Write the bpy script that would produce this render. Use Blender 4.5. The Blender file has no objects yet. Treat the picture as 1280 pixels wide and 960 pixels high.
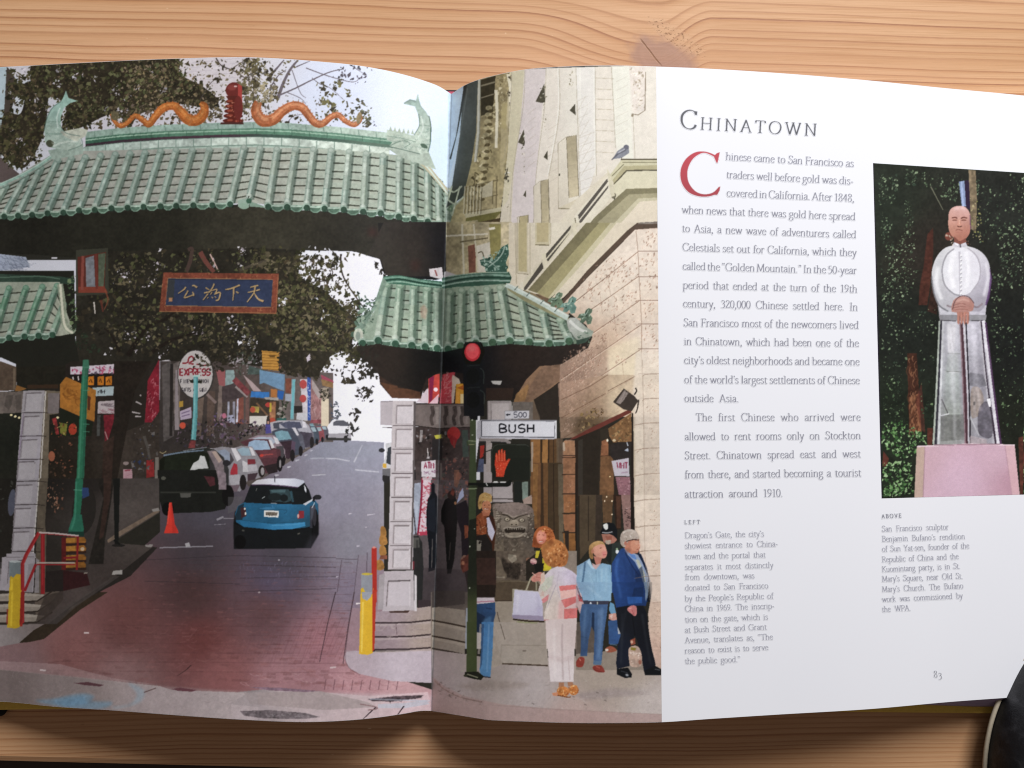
import bpy, bmesh, math
import numpy as np
from mathutils import Vector, Matrix
# An open picture book lying on a pine table, seen from above (1 unit = 1 m).
SC = bpy.context.scene
C = SC.collection
# ---------------------------------------------------------------- camera
FPX, DIST, YAW = 1050.0, 0.420, math.radians(2.5)      # focal length in 1280-px units, distance, sideways tilt
AXIS = np.array([math.sin(YAW), 0, -math.cos(YAW)]); RIGHT = np.array([math.cos(YAW), 0, math.sin(YAW)]); UP = np.array([0, 1., 0])
EYE = -AXIS * DIST
cam = bpy.data.objects.new("camera", bpy.data.cameras.new("camera")); C.objects.link(cam); SC.camera = cam
cam.data.sensor_width = 36; cam.data.lens = FPX / 1280 * 36; cam.data.clip_start = .01; cam.data.clip_end = 100
cam.matrix_world = Matrix([(RIGHT[0], UP[0], -AXIS[0], EYE[0]), (RIGHT[1], UP[1], -AXIS[1], EYE[1]), (RIGHT[2], UP[2], -AXIS[2], EYE[2]), (0, 0, 0, 1)])
# ---------------------------------------------------------------- room light: a dim room and one large window behind the table
W = bpy.data.worlds.new("World"); SC.world = W; W.use_nodes = True
W.node_tree.nodes['Background'].inputs[0].default_value = (1.0, .86, .80, 1); W.node_tree.nodes['Background'].inputs[1].default_value = .125
def lamp(name, loc, aim, size, sy, power, col):
    d = bpy.data.lights.new(name, 'AREA'); d.shape = 'RECTANGLE'; d.size = size; d.size_y = sy; d.energy = power; d.color = col
    o = bpy.data.objects.new(name, d); C.objects.link(o); o.location = loc
    o.rotation_euler = (Vector(aim) - Vector(loc)).to_track_quat('-Z', 'Y').to_euler(); return o
lamp("window_light", (.52, 1.22, .92), (0, 0, 0), .72, .6, 40.5, (.975, .985, 1.0))
SC.view_settings.view_transform = 'Standard'; SC.view_settings.look = 'None'; SC.view_settings.exposure = 0; SC.view_settings.gamma = 1; SC.view_settings.use_curve_mapping = False
SC.cycles.max_bounces = 6; SC.cycles.filter_width = 1.15; SC.cycles.use_denoising = True
# ---------------------------------------------------------------- helpers
def link(name, verts, faces, mats, parent=None, smooth_=True, colours=None, loc=None):
    me = bpy.data.meshes.new(name)
    v = np.asarray(verts, np.float32)
    if isinstance(faces, np.ndarray):
        n = len(faces); k = faces.shape[1]
        me.vertices.add(len(v)); me.vertices.foreach_set('co', v.ravel())
        me.loops.add(n * k); me.loops.foreach_set('vertex_index', faces.astype(np.int32).ravel())
        me.polygons.add(n); me.polygons.foreach_set('loop_start', np.arange(n, dtype=np.int32) * k)
        me.update(calc_edges=True); me.validate()
    else:
        me.from_pydata([tuple(map(float, q)) for q in v], [], faces); me.update()
    if colours is not None:
        a = me.color_attributes.new('ink', 'FLOAT_COLOR', 'POINT')
        a.data.foreach_set('color', np.concatenate([colours, np.ones((len(v), 1))], 1).astype(np.float32).ravel())
    if smooth_: me.polygons.foreach_set('use_smooth', np.ones(len(me.polygons), bool))
    for m in (mats if isinstance(mats, list) else [mats]): me.materials.append(m)
    o = bpy.data.objects.new(name, me); C.objects.link(o)
    if parent: o.parent = parent
    return o
def tag(o, label=None, cat=None, group=None, kind=None):
    for k, v in (('label', label), ('category', cat), ('group', group), ('kind', kind)):
        if v: o[k] = v
    return o
def grid_faces(nu, nv):
    i = np.arange(nu * nv).reshape(nv, nu)
    return np.stack([i[:-1, :-1].ravel(), i[1:, :-1].ravel(), i[1:, 1:].ravel(), i[:-1, 1:].ravel()], 1)
def lin(c):
    c = np.asarray(c, np.float64)
    return np.where(c <= .04045, c / 12.92, ((c + .055) / 1.055) ** 2.4)
class Nodes:
    """small builder for node materials: n.math('ADD', a, b), n.noise(...), n.mix(...)"""
    def __init__(s, name, rough=.5, spec=.3):
        s.m = bpy.data.materials.new(name); s.m.use_nodes = True; s.t = s.m.node_tree; s.b = s.t.nodes['Principled BSDF']
        s.b.inputs['Roughness'].default_value = rough; s.b.inputs['Specular IOR Level'].default_value = spec
    def new(s, kind, **kw):
        n = s.t.nodes.new(kind)
        for k, v in kw.items(): setattr(n, k, v)
        return n
    def plug(s, sock, v):
        if hasattr(v, 'is_output'): s.t.links.new(v, sock)
        elif v is not None: sock.default_value = v
    def math(s, op, a, b=None, c=None):
        n = s.new('ShaderNodeMath', operation=op)
        for i, v in enumerate((a, b, c)):
            if v is not None: s.plug(n.inputs[i], v)
        return n.outputs[0]
    def add(s, a, b): return s.math('ADD', a, b)
    def mul(s, a, b): return s.math('MULTIPLY', a, b)
    def xyz(s, x, y, z=0.):
        n = s.new('ShaderNodeCombineXYZ')
        for i, v in enumerate((x, y, z)): s.plug(n.inputs[i], v)
        return n.outputs[0]
    def noise(s, vec, scale=1., detail=2., rough=.5, out=0):
        n = s.new('ShaderNodeTexNoise'); s.plug(n.inputs['Vector'], vec); n.inputs['Scale'].default_value = scale; n.inputs['Detail'].default_value = detail; n.inputs['Roughness'].default_value = rough
        return n.outputs[out]
    def smooth(s, v, a, b, lo=0., hi=1.):
        n = s.new('ShaderNodeMapRange', interpolation_type='SMOOTHSTEP')
        for i, q in enumerate((v, a, b, lo, hi)): s.plug(n.inputs[i], q)
        return n.outputs[0]
    def mix(s, f, a, b):
        n = s.new('ShaderNodeMix', data_type='RGBA'); s.plug(n.inputs['Factor'], f)
        for k, v in ((6, a), (7, b)): s.plug(n.inputs[k], v if hasattr(v, 'is_output') else (*v, 1))
        return n.outputs[2]
    def bump(s, h, strength, dist):
        n = s.new('ShaderNodeBump'); n.inputs['Strength'].default_value = strength; n.inputs['Distance'].default_value = dist; s.plug(n.inputs['Height'], h); s.t.links.new(n.outputs[0], s.b.inputs['Normal'])
def plain(name, col, rough=.6, spec=.3, var=.08, scale=60., detail=4.):
    n = Nodes(name, rough, spec); co = n.new('ShaderNodeTexCoord').outputs['Object']
    f = n.noise(co, scale, detail)
    n.plug(n.b.inputs['Base Color'], n.mix(f, [c * (1 - var) for c in col], [min(1, c * (1 + var)) for c in col])); return n
# ---------------------------------------------------------------- the table: one weathered pine board with a knot, floor far below
def pine():
    n = Nodes('pine_board', .55, .25)
    sep = n.new('ShaderNodeSeparateXYZ'); n.t.links.new(n.new('ShaderNodeTexCoord').outputs['Object'], sep.inputs[0])
    X, Y = n.mul(sep.outputs[0], 1000.), n.mul(sep.outputs[1], 1000.)           # millimetres
    KX, KY = 76., 166.
    dx, dy = n.math('SUBTRACT', X, KX), n.math('SUBTRACT', Y, KY)
    left = n.smooth(dx, -75., -6.); right = n.smooth(dx, 26., -2.)
    dip = n.mul(n.mul(left, right), n.math('EXPONENT', n.mul(n.mul(dy, dy), -1 / 900.)))
    wav = n.noise(n.xyz(n.mul(X, .004), n.mul(Y, .012)), 1., 2.)
    wav2 = n.noise(n.xyz(n.mul(X, .03), n.mul(Y, .05)), 1., 2.)
    v = n.add(n.add(Y, n.mul(n.math('SUBTRACT', wav, .5), 9.)), n.add(n.mul(dip, 15.), n.mul(n.math('SUBTRACT', wav2, .5), .9)))
    v = n.add(v, n.mul(X, .012))
    wob = n.noise(n.xyz(0., n.mul(v, .075), 3.), 1., 1.)
    ph = n.add(n.add(n.mul(v, .31), n.mul(n.mul(v, v), -.00024)), n.mul(wob, 3.2))
    k = n.math('FLOOR', ph); fr = n.math('SUBTRACT', ph, k)
    wn = n.new('ShaderNodeTexWhiteNoise', noise_dimensions='1D'); n.plug(wn.inputs['W'], k); amp = n.smooth(wn.outputs[0], 0., 1., .35, 1.)
    late = n.mul(n.mul(n.smooth(fr, .30, .86), n.smooth(fr, 1., .90)), amp)
    line = n.mul(n.mul(n.smooth(fr, .60, .86), n.smooth(fr, 1.0, .90)), amp)
    fib = n.noise(n.xyz(n.mul(X, .02), n.mul(Y, 1.6)), 1., 3., .6); fine = n.noise(n.xyz(n.mul(X, .25), n.mul(Y, 3.)), 1., 2.)
    blot = n.noise(n.xyz(n.mul(X, .012), n.mul(Y, .03)), 1., 3.)
    col = n.mix(blot, (.54, .31, .165), (.64, .385, .215))
    col = n.mix(n.mul(late, .75), col, (.47, .215, .085))
    col = n.mix(n.mul(line, n.smooth(fine, .2, .75, .6, 1.)), col, (.27, .115, .06))
    col = n.mix(n.mul(n.smooth(fib, .42, .75), .5), col, (.40, .20, .085))
    # knot: a greyed violet heart, a ragged torn edge to its right, one drying crack
    kx, ky = n.add(dx, n.mul(dy, .55)), dy
    hx, hy = n.add(kx, 1.), n.add(ky, 3.)
    r2 = n.add(n.mul(n.mul(hx, hx), 1 / 330.), n.mul(n.mul(hy, hy), 1 / 190.))
    kn = n.noise(n.xyz(n.mul(X, .16), n.mul(Y, .16)), 1., 4.)
    heart = n.smooth(n.add(r2, n.mul(n.math('SUBTRACT', kn, .5), 1.3)), 1.15, .35)
    rings = n.noise(n.xyz(n.mul(r2, 5.), 0., 0.), 1., 1.)
    col = n.mix(n.mul(heart, .85), col, n.mix(rings, (.25, .15, .125), (.37, .225, .185)))
    tx, ty = n.math('SUBTRACT', dx, 7.), n.math('SUBTRACT', dy, 9.)
    u, w_ = n.add(n.mul(tx, .85), n.mul(ty, -.53)), n.add(n.mul(tx, .53), n.mul(ty, .85))
    zone = n.smooth(n.add(n.mul(n.mul(u, u), 1 / 330.), n.mul(n.mul(w_, w_), 1 / 22.)), 1.2, .4)
    torn = n.mul(zone, n.smooth(n.noise(n.xyz(n.mul(X, .55), n.mul(Y, .7)), 1., 3., .65), .55, .66))
    col = n.mix(n.mul(zone, .3), col, (.58, .37, .22)); col = n.mix(n.mul(torn, .85), col, (.17, .085, .04))
    cu, cw = n.add(n.mul(dx, .63), n.mul(dy, -.78)), n.add(n.add(n.mul(dx, .78), n.mul(dy, .63)), 4.1)
    crack = n.mul(n.smooth(n.math('ABSOLUTE', n.add(cw, n.mul(n.math('SUBTRACT', kn, .5), 1.))), .55, .2), n.mul(n.smooth(cu, -14., -11.), n.smooth(cu, 6., 1.)))
    col = n.mix(n.mul(crack, .85), col, (.13, .06, .035))
    pore = n.smooth(n.noise(n.xyz(n.mul(X, .09), n.mul(Y, 4.2), 7.), 1., 2.), .60, .72); col = n.mix(n.mul(pore, .28), col, (.30, .14, .06))
    tone = n.noise(n.xyz(n.mul(X, .006), n.mul(Y, .05), 12.), 1., 2.); col = n.mix(n.smooth(tone, .35, .7, 0., .35), col, (.45, .23, .10))
    dent = n.smooth(n.noise(n.xyz(n.mul(X, .075), n.mul(Y, .16), 9.), 1., 3.), .73, .80)
    col = n.mix(n.mul(dent, .5), col, (.22, .10, .05))
    nick = n.smooth(n.noise(n.xyz(n.mul(X, .12), n.mul(Y, .22), 4.), 1., 2.), .76, .80)
    col = n.mix(n.mul(nick, .45), col, (.86, .66, .44))
    n.plug(n.b.inputs['Base Color'], col)
    n.plug(n.b.inputs['Roughness'], n.smooth(fib, 0., 1., .45, .7))
    h = n.add(n.add(n.mul(late, .5), n.mul(line, -.5)), n.add(n.mul(fib, .25), n.mul(n.add(torn, crack), -1.2)))
    n.bump(h, .35, .0004)
    return n.m
PINE = pine()
def board(name, x0, x1, y0a, y0b, y1, z, th, m):
    """a board with a slightly slanting, rounded front edge (y0a at x0, y0b at x1)"""
    prof = [(0, -th), (0, -.004), (.0012, -.0012), (.004, 0)]
    vs, fs = [], []
    for x, y0 in ((x0, y0a), (x1, y0b)):
        for dy, dz in prof: vs.append((x, y0 + dy, z + dz))
        vs += [(x, y1, z), (x, y1, z - th)]
    k = len(prof) + 2
    for i in range(k): fs.append((i, (i + 1) % k, k + (i + 1) % k, k + i))
    fs += [tuple(range(k))[::-1], tuple(range(k, 2 * k))]
    return link(name, vs, fs, m, None, False)
tbl = tag(board('pine_table', -.62, .72, -.1684, -.2287, .62, 0., .03, PINE), 'weathered orange pine table top with dark grain lines and one knot', 'table')
fl = plain('floor_boards', (.05, .035, .028), .6, .2, .3, 4.).m
tag(link('floor', [(-3, -3, -.74), (3, -3, -.74), (3, 3, -.74), (-3, 3, -.74)], [(0, 1, 2, 3)], fl, None, False), kind='structure')
for x in (-.56, .66):
    vs = [(x + sx * .035, .52 + sy * .035, z) for z in (-.74, -.0305) for sx, sy in ((-1, -1), (1, -1), (1, 1), (-1, 1))]
    link('leg', vs, [(0, 1, 5, 4), (1, 2, 6, 5), (2, 3, 7, 6), (3, 0, 4, 7), (3, 2, 1, 0)], PINE, tbl, False)
# ---------------------------------------------------------------- drawing the printed pictures (numpy)
SS = 2
CX0, CY0, CW, CH = 0, 50, 1290, 870            # canvas window, in print units
CAN = np.zeros((CH * SS, CW * SS, 3), np.float32)
RNG = np.random.RandomState(7)
def value_noise(cell, seed):
    r = np.random.RandomState(seed)
    gh, gw = CH * SS // cell + 3, CW * SS // cell + 3
    g = r.rand(gh, gw).astype(np.float32) * 2 - 1
    yy = np.arange(CH * SS) / cell; xx = np.arange(CW * SS) / cell
    y0 = yy.astype(int); x0 = xx.astype(int)
    fy = (yy - y0)[:, None].astype(np.float32); fx = (xx - x0)[None].astype(np.float32)
    fy = fy * fy * (3 - 2 * fy); fx = fx * fx * (3 - 2 * fx)
    a = g[y0][:, x0]; b = g[y0][:, x0 + 1]; c = g[y0 + 1][:, x0]; d = g[y0 + 1][:, x0 + 1]
    return (a * (1 - fx) + b * fx) * (1 - fy) + (c * (1 - fx) + d * fx) * fy
NZ = 0.5 * value_noise(5, 1) + 0.35 * value_noise(14, 2) + 0.35 * value_noise(50, 3)
TX, TY, TS = 0.0, 0.0, 1.0
def T(ox=0, oy=0, s=1.0):
    global TX, TY, TS
    TX, TY, TS = ox, oy, s
def pts_of(s):
    if isinstance(s, str):
        s = [tuple(map(float, q.split(','))) for q in s.split()]
    a = np.array(s, float)
    return np.stack([TX + a[:, 0] / TS, TY + a[:, 1] / TS], 1)
def hexc(h):
    return np.array([int(h[i:i + 2], 16) / 255 for i in (0, 2, 4)], np.float32)
def smooth(a, closed, k=6):
    n = len(a); out = []
    if n < 3: return a
    for i in range(n if closed else n - 1):
        if closed: p = [a[(i + j) % n] for j in (-1, 0, 1, 2)]
        else: p = [a[max(i - 1, 0)], a[i], a[i + 1], a[min(i + 2, n - 1)]]
        for t in np.arange(k) / k:
            out.append(0.5 * (2 * p[1] + (p[2] - p[0]) * t + (2 * p[0] - 5 * p[1] + 4 * p[2] - p[3]) * t * t + (3 * p[1] - p[0] - 3 * p[2] + p[3]) * t ** 3))
    if not closed: out.append(a[-1])
    return np.array(out)
def box(m, r):
    for ax in (0, 1):
        for _ in range(2):
            c = np.cumsum(np.pad(m, [(r + 1, r) if i == ax else (0, 0) for i in (0, 1)]), axis=ax)
            n = m.shape[ax]; k = 2 * r + 1
            m = (np.take(c, range(k, k + n), ax) - np.take(c, range(0, n), ax)) / k
    return m
def raster(p, pad=0):
    """even-odd coverage of a closed outline on the canvas: mask and window"""
    q = (p - (CX0, CY0)) * SS
    x0 = max(int(math.floor(q[:, 0].min())) - pad, 0); x1 = min(int(math.ceil(q[:, 0].max())) + 1 + pad, CW * SS)
    y0 = max(int(math.floor(q[:, 1].min())) - pad, 0); y1 = min(int(math.ceil(q[:, 1].max())) + 1 + pad, CH * SS)
    if x1 <= x0 or y1 <= y0: return None
    f = np.zeros((y1 - y0, x1 - x0 + 1), np.int32)
    r = np.roll(q, -1, 0)
    for (ax, ay), (bx, by) in zip(q, r):
        if ay == by: continue
        if ay > by: ax, ay, bx, by = bx, by, ax, ay
        i0 = max(int(math.ceil(ay - .5)), y0); i1 = min(int(math.ceil(by - .5)), y1)
        if i1 <= i0: continue
        ii = np.arange(i0, i1)
        xs = ax + (ii + .5 - ay) * (bx - ax) / (by - ay)
        f[ii - y0, np.clip(np.ceil(xs - .5).astype(int) - x0, 0, x1 - x0)] += 1
    m = (np.cumsum(f, 1)[:, :-1] & 1).astype(np.float32)
    return m, x0, x1, y0, y1
def colour(c, x0, x1, y0, y1):
    if isinstance(c, str): return hexc(c)
    if isinstance(c, np.ndarray): return c
    # a field of colour control points (x, y, hex): inverse distance weights
    st = 4
    X = (np.arange(x0, x1 + st, st) + .5) / SS + CX0; Y = (np.arange(y0, y1 + st, st) + .5) / SS + CY0
    W = 0; S = 0
    for (px, py, h) in c:
        px, py = TX + px / TS, TY + py / TS
        w = 1 / (((X[None] - px) ** 2 + (Y[:, None] - py) ** 2) + 320.) ** 1.6
        W = W + w; S = S + w[..., None] * hexc(h)
    f = (S / W[..., None]).astype(np.float32)
    return np.repeat(np.repeat(f, st, 0), st, 1)[:y1 - y0, :x1 - x0]
def put(R, c, a=1., n=.05, soft=0):
    if R is None: return
    m, x0, x1, y0, y1 = R
    if soft: m = box(m, max(1, int(soft * SS)))
    col = colour(c, x0, x1, y0, y1)
    if n: col = col * (1 + n * NZ[y0:y1, x0:x1, None])
    m = (m * a)[..., None]
    D = CAN[y0:y1, x0:x1]
    D += m * (col - D)
def p(c, s, a=1., sm=0, n=.06, soft=0):
    q = pts_of(s)
    if sm: q = smooth(q, True)
    put(raster(q, int(soft * SS * 3) + 1 if soft else 0), c, a, n, soft)
def l(c, s, w=1., w2=None, a=1., sm=1, n=.05, soft=0):
    """a stroke of width w (print units), tapering to w2"""
    q = pts_of(s)
    if sm: q = smooth(q, False)
    d = np.gradient(q, axis=0); d /= np.maximum(np.hypot(d[:, 0], d[:, 1]), 1e-6)[:, None]
    nn = np.stack([-d[:, 1], d[:, 0]], 1)
    ww = (np.linspace(w, w if w2 is None else w2, len(q)) / 2 / TS)[:, None]
    put(raster(np.concatenate([q + nn * ww, (q - nn * ww)[::-1]]), int(soft * SS * 3) + 1 if soft else 0), c, a, n, soft)
def e(c, cx, cy, rx, ry, rot=0, a=1., n=.06, soft=0):
    t = np.linspace(0, 2 * math.pi, 28, endpoint=False)
    x, y = rx * np.cos(t), ry * np.sin(t); k, s_ = math.cos(rot), math.sin(rot)
    p(c, np.stack([cx + x * k - y * s_, cy + x * s_ + y * k], 1), a, 0, n, soft)
def inside(poly, n, rnd):
    """n random points inside an outline (local units)"""
    q = np.array([tuple(map(float, z.split(','))) for z in poly.split()]) if isinstance(poly, str) else np.array(poly, float)
    out = []
    lo, hi = q.min(0), q.max(0); r = np.roll(q, -1, 0)
    while len(out) < n:
        c = lo + rnd.rand(400, 2) * (hi - lo)
        ins = np.zeros(400, bool)
        for (ax, ay), (bx, by) in zip(q, r):
            if ay == by: continue
            h = ((c[:, 1] >= ay) != (c[:, 1] >= by)) & (c[:, 0] < (bx - ax) * (c[:, 1] - ay) / (by - ay) + ax)
            ins ^= h
        out += list(c[ins])
        if not ins.any(): break
    return out[:n]
def leaves(poly, n, s0, s1, cols, seed=1, a=1.):
    """ragged lobed leaves scattered in a region; sizes in local units"""
    rnd = np.random.RandomState(seed)
    for (x, y) in inside(poly, n, rnd):
        k = rnd.randint(5, 9); s = s0 + (s1 - s0) * rnd.rand() ** 2; t = np.sort(rnd.rand(k)) * 2 * math.pi
        rr = s * (.35 + .65 * rnd.rand(k)); asp = .5 + .5 * rnd.rand(); ro = rnd.rand() * 3.1
        u, v = rr * np.cos(t), rr * np.sin(t) * asp
        p(cols[rnd.randint(len(cols))], np.stack([x + u * math.cos(ro) - v * math.sin(ro), y + u * math.sin(ro) + v * math.cos(ro)], 1), a, 0, .12)
def fringe(poly, n, s0, s1, cols, spread, seed=1):
    """leaves strewn along an outline so that it does not end in a clean edge"""
    q = smooth(np.array([tuple(map(float, z.split(','))) for z in poly.split()]), True, 8); rnd = np.random.RandomState(seed)
    for i in rnd.randint(0, len(q), n):
        x, y = q[i] + rnd.randn(2) * spread
        leaves([(x - 1, y - 1), (x + 1, y - 1), (x + 1, y + 1), (x - 1, y + 1)], 1, s0, s1, cols, rnd.randint(1 << 30))
def ticks(poly, n, c, ln, w, ang, seed=1, a=.6, jit=.6):
    """short rough marks (stone dressing, scribbles)"""
    rnd = np.random.RandomState(seed)
    for (x, y) in inside(poly, n, rnd):
        t = ang + rnd.randn() * jit; L_ = ln * (.4 + rnd.rand())
        l(c if isinstance(c, str) else c[rnd.randint(len(c))], [(x, y), (x + L_ * .5 * math.cos(t + .4), y + L_ * .5 * math.sin(t + .4)), (x + L_ * math.cos(t), y + L_ * math.sin(t))], w * (.5 + rnd.rand()), w * .3, a)
# ---- picture one: the gate, the street and the passers-by (spread over both pages; dimmer light at lower left is painted in)
T()
p('2a2822', "-5,50 835,50 835,915 -5,915", n=.1)
p([(0,100,'c4c8d2'),(150,100,'c6c1ca'),(300,100,'d3d0d8'),(420,130,'d2d8ec'),(520,150,'dfe6f8'),(560,180,'d0e0f2'),(440,350,'e8e8f6'),(450,520,'eeecf6')], "-5,50 600,50 600,600 -5,600", n=.01)
T(0, 60, 4)                                          # top left: building sliver, tree, fish, dragon
p('a6b6be', "0,80 35,90 24,330 0,480")
p('d5cdd2', "880,40 1280,40 1280,240 1000,260 890,120")
for i in range(7): l('b9aeb8', [(890, 60 + i * 22), (1270, 20 + i * 24)], 4, a=.5, sm=0)
p('453c36', "34,92 60,120 95,190 60,300 25,470 0,560 0,440 22,300", sm=0)
p('c9c5cd', "60,90 160,80 170,150 110,170 60,130"); p('584c4a', "0,540 60,600 110,640 0,690")
DARKLEAF = ['2a2a1b', '34331f', '3e3d28', '4a472d', '232219', '565238', '4a3f2e']
D1 = "160,85 300,70 600,55 880,52 900,130 1010,190 1090,260 1040,300 900,280 800,300 700,330 650,380 560,330 400,400 310,410 330,300 250,240 230,380 190,500 120,600 40,560 0,500 20,330 100,330 120,240 60,230 50,180 150,170"
p('322c21', D1, sm=1, n=.3); fringe(D1, 420, 6, 26, DARKLEAF, 16, 90)
rn = np.random.RandomState(5)
for cx, cy, r, k in [(390,130,26,8),(165,240,26,6),(205,310,40,10),(240,280,34,8),(578,210,24,10),(610,310,34,9),(350,420,40,10),(110,480,28,8),(150,550,36,10),(60,240,20,4),(280,180,24,5),(470,150,16,4),(760,110,12,3),(820,210,20,5),(120,120,18,3),(690,200,16,5),(60,400,18,4),(300,110,16,3),(640,250,18,4),(530,300,14,3)]:
    leaves([(cx - r, cy - r), (cx + r, cy - r), (cx + r, cy + r), (cx - r, cy + r)], k * 2, 4, 15, ['c9c6d0', 'b8b2bb', 'd6cdd6', '8f8a92'], cx)
leaves(D1, 620, 8, 26, DARKLEAF, 11)
leaves(D1, 240, 6, 18, ['5f5440', '6b5f4a', '4f4a30', '776650'], 12)
leaves("40,100 240,90 250,330 190,520 60,600 10,480 60,200", 150, 6, 22, DARKLEAF, 13)
leaves("600,60 880,60 1000,180 1060,300 760,330 600,300", 170, 6, 18, ['6d5f4b', '80705a', '5c5238', '8a7a66'], 14)
l('4c4340', "1080,50 1110,90 1180,120 1280,190", 7, 4); l('5a5048', "1150,110 1230,60 1280,55", 4, 3); l('4f4644', "1000,260 1050,180 1100,140", 4, 2)
leaves("980,60 1290,60 1290,370 1060,370 1040,260 1000,190", 230, 6, 20, ['4b4332', '5f543c', '3b3529', '73664d', '82785a'], 15)
leaves("1200,60 1300,60 1300,300 1230,300", 90, 8, 22, ['5e5638', '77704a', '4b4432'], 16)
T(300, 60, 4)
for s, w in [("190,250 215,180 250,110 290,60", 18), ("160,130 220,60", 12), ("200,235 280,200 360,160 450,120 520,105", 8), ("280,95 350,65", 6), ("330,100 440,140 560,170 600,150", 5), ("230,220 300,250 330,280", 4), ("260,110 300,220 330,250", 4), ("360,150 400,180 450,200 520,260", 4), ("150,200 190,140 230,110", 7), ("240,370 270,340 330,330", 4), ("560,90 620,130", 4)]:
    l('6a6168', s, w, w * .5)
leaves("0,60 150,55 180,180 190,260 100,290 0,300", 200, 7, 24, ['4b4433', '5d543d', '72694c', '3a342a', '8a8060'], 17)
leaves("150,70 290,60 240,200 170,260", 40, 6, 20, ['5a5040', '6b6248'], 18)
leaves("380,180 520,150 560,240 660,290 640,390 480,360 400,260", 80, 8, 30, ['3d382c', '4d4635', '6f6945', '837c50', '554e3c'], 19)
leaves("430,110 560,80 660,100 680,130 640,170 500,190", 34, 5, 22, ['4b4650', '57505a', '3d3a40'], 20)
leaves("580,260 640,270 660,390 590,390", 40, 6, 20, ['4d5038', '6a6a48', '3b3c30'], 21); leaves("660,340 710,340 700,390 660,400", 8, 3, 9, ['4a4650'], 22)
leaves("200,240 400,200 420,330 240,370", 30, 4, 12, ['5b5450', '6a6258'], 23)
T(0, 60, 4)
leaves("300,300 560,320 560,400 400,400 320,440", 110, 7, 22, DARKLEAF + ['5f5440'], 60); leaves("560,260 1120,260 1120,380 560,400", 330, 6, 20, ['4a4030', '5f5440', '3b3325', '77684e', '6a5a50'], 61); leaves("0,300 220,480 200,600 60,600 0,560", 140, 6, 24, DARKLEAF, 62); leaves("20,90 170,120 240,250 60,300", 110, 6, 22, DARKLEAF + ['5a4c38'], 63)
leaves("640,80 1000,80 1000,260 640,300", 240, 5, 16, ['63543c', '786a50', '4a4a30', '8a7858', '55503a', '39321f'], 64)
T(300, 60, 4); leaves("-20,60 170,60 200,300 620,330 640,395 0,380", 190, 6, 22, ['4b4433', '5d543d', '72694c', '3a342a', '65605a'], 65)
T(0, 60, 4); leaves("170,90 880,55 1000,200 800,300 560,330 300,300", 260, 7, 20, ['4d5233', '5d6040', '6a6a48', '424628'], 66)
# ridge with its bands
def ridge(dy):
    xs = [66, 85, 107, 150, 207, 275, 320, 362, 425, 487, 512]; ys = [186, 176, 165, 160, 156, 153.5, 152.5, 154, 159, 166, 171]
    return [(x, y + dy) for x, y in zip(xs, ys)]
T()
def band(c, a, b, i0=2, i1=11, n=.1):
    p(c, ridge(a)[i0:i1] + ridge(b)[i0:i1][::-1], n=n)
band([(110,175,'86ab98'),(280,158,'8fb2a2'),(480,175,'a8c3ae')], 0, 9, n=.2)
band('5f9176', 7.5, 9, n=.1)
band([(110,180,'2f6a4e'),(280,168,'4e8a68'),(480,180,'4f8a6b')], 8.5, 15.5, n=.15); band('8fbf9f', 9.6, 11.2)
band([(110,180,'3a2c34'),(250,172,'4a3640'),(380,175,'3c5a4c'),(480,185,'55765f')], 15, 18.5)
band([(100,185,'9ab5a8'),(200,180,'b2c4b8'),(320,176,'b9cbbb'),(480,188,'c3d3c1')], 18.5, 29, 1, 10, n=.22)
band([(90,190,'79a08c'),(280,185,'8fae9b'),(500,200,'a9c2aa')], 28, 36, 0, n=.15); band('aac6b2', 30, 32, 0)
rr_ = ridge(0)
xs_ = np.array([q[0] for q in rr_]); ys_ = np.array([q[1] for q in rr_])
for i, x in enumerate(np.arange(118, 486, 22.)):
    y = np.interp(x, xs_, ys_)
    l('55806c', [(x, y + 1), (x + 1, y + 8)], 1, a=.7, sm=0); l('567f6c', [(x - 8, y + 18.5), (x - 8, y + 29)], 1.1, a=.8, sm=0); l('2c5c44', [(x + 5, y + 9), (x + 5, y + 15)], .8, a=.5, sm=0)
band('6d8f7d', 28.2, 29.2, 1); band('678a78', 18.3, 19, 1)
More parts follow.
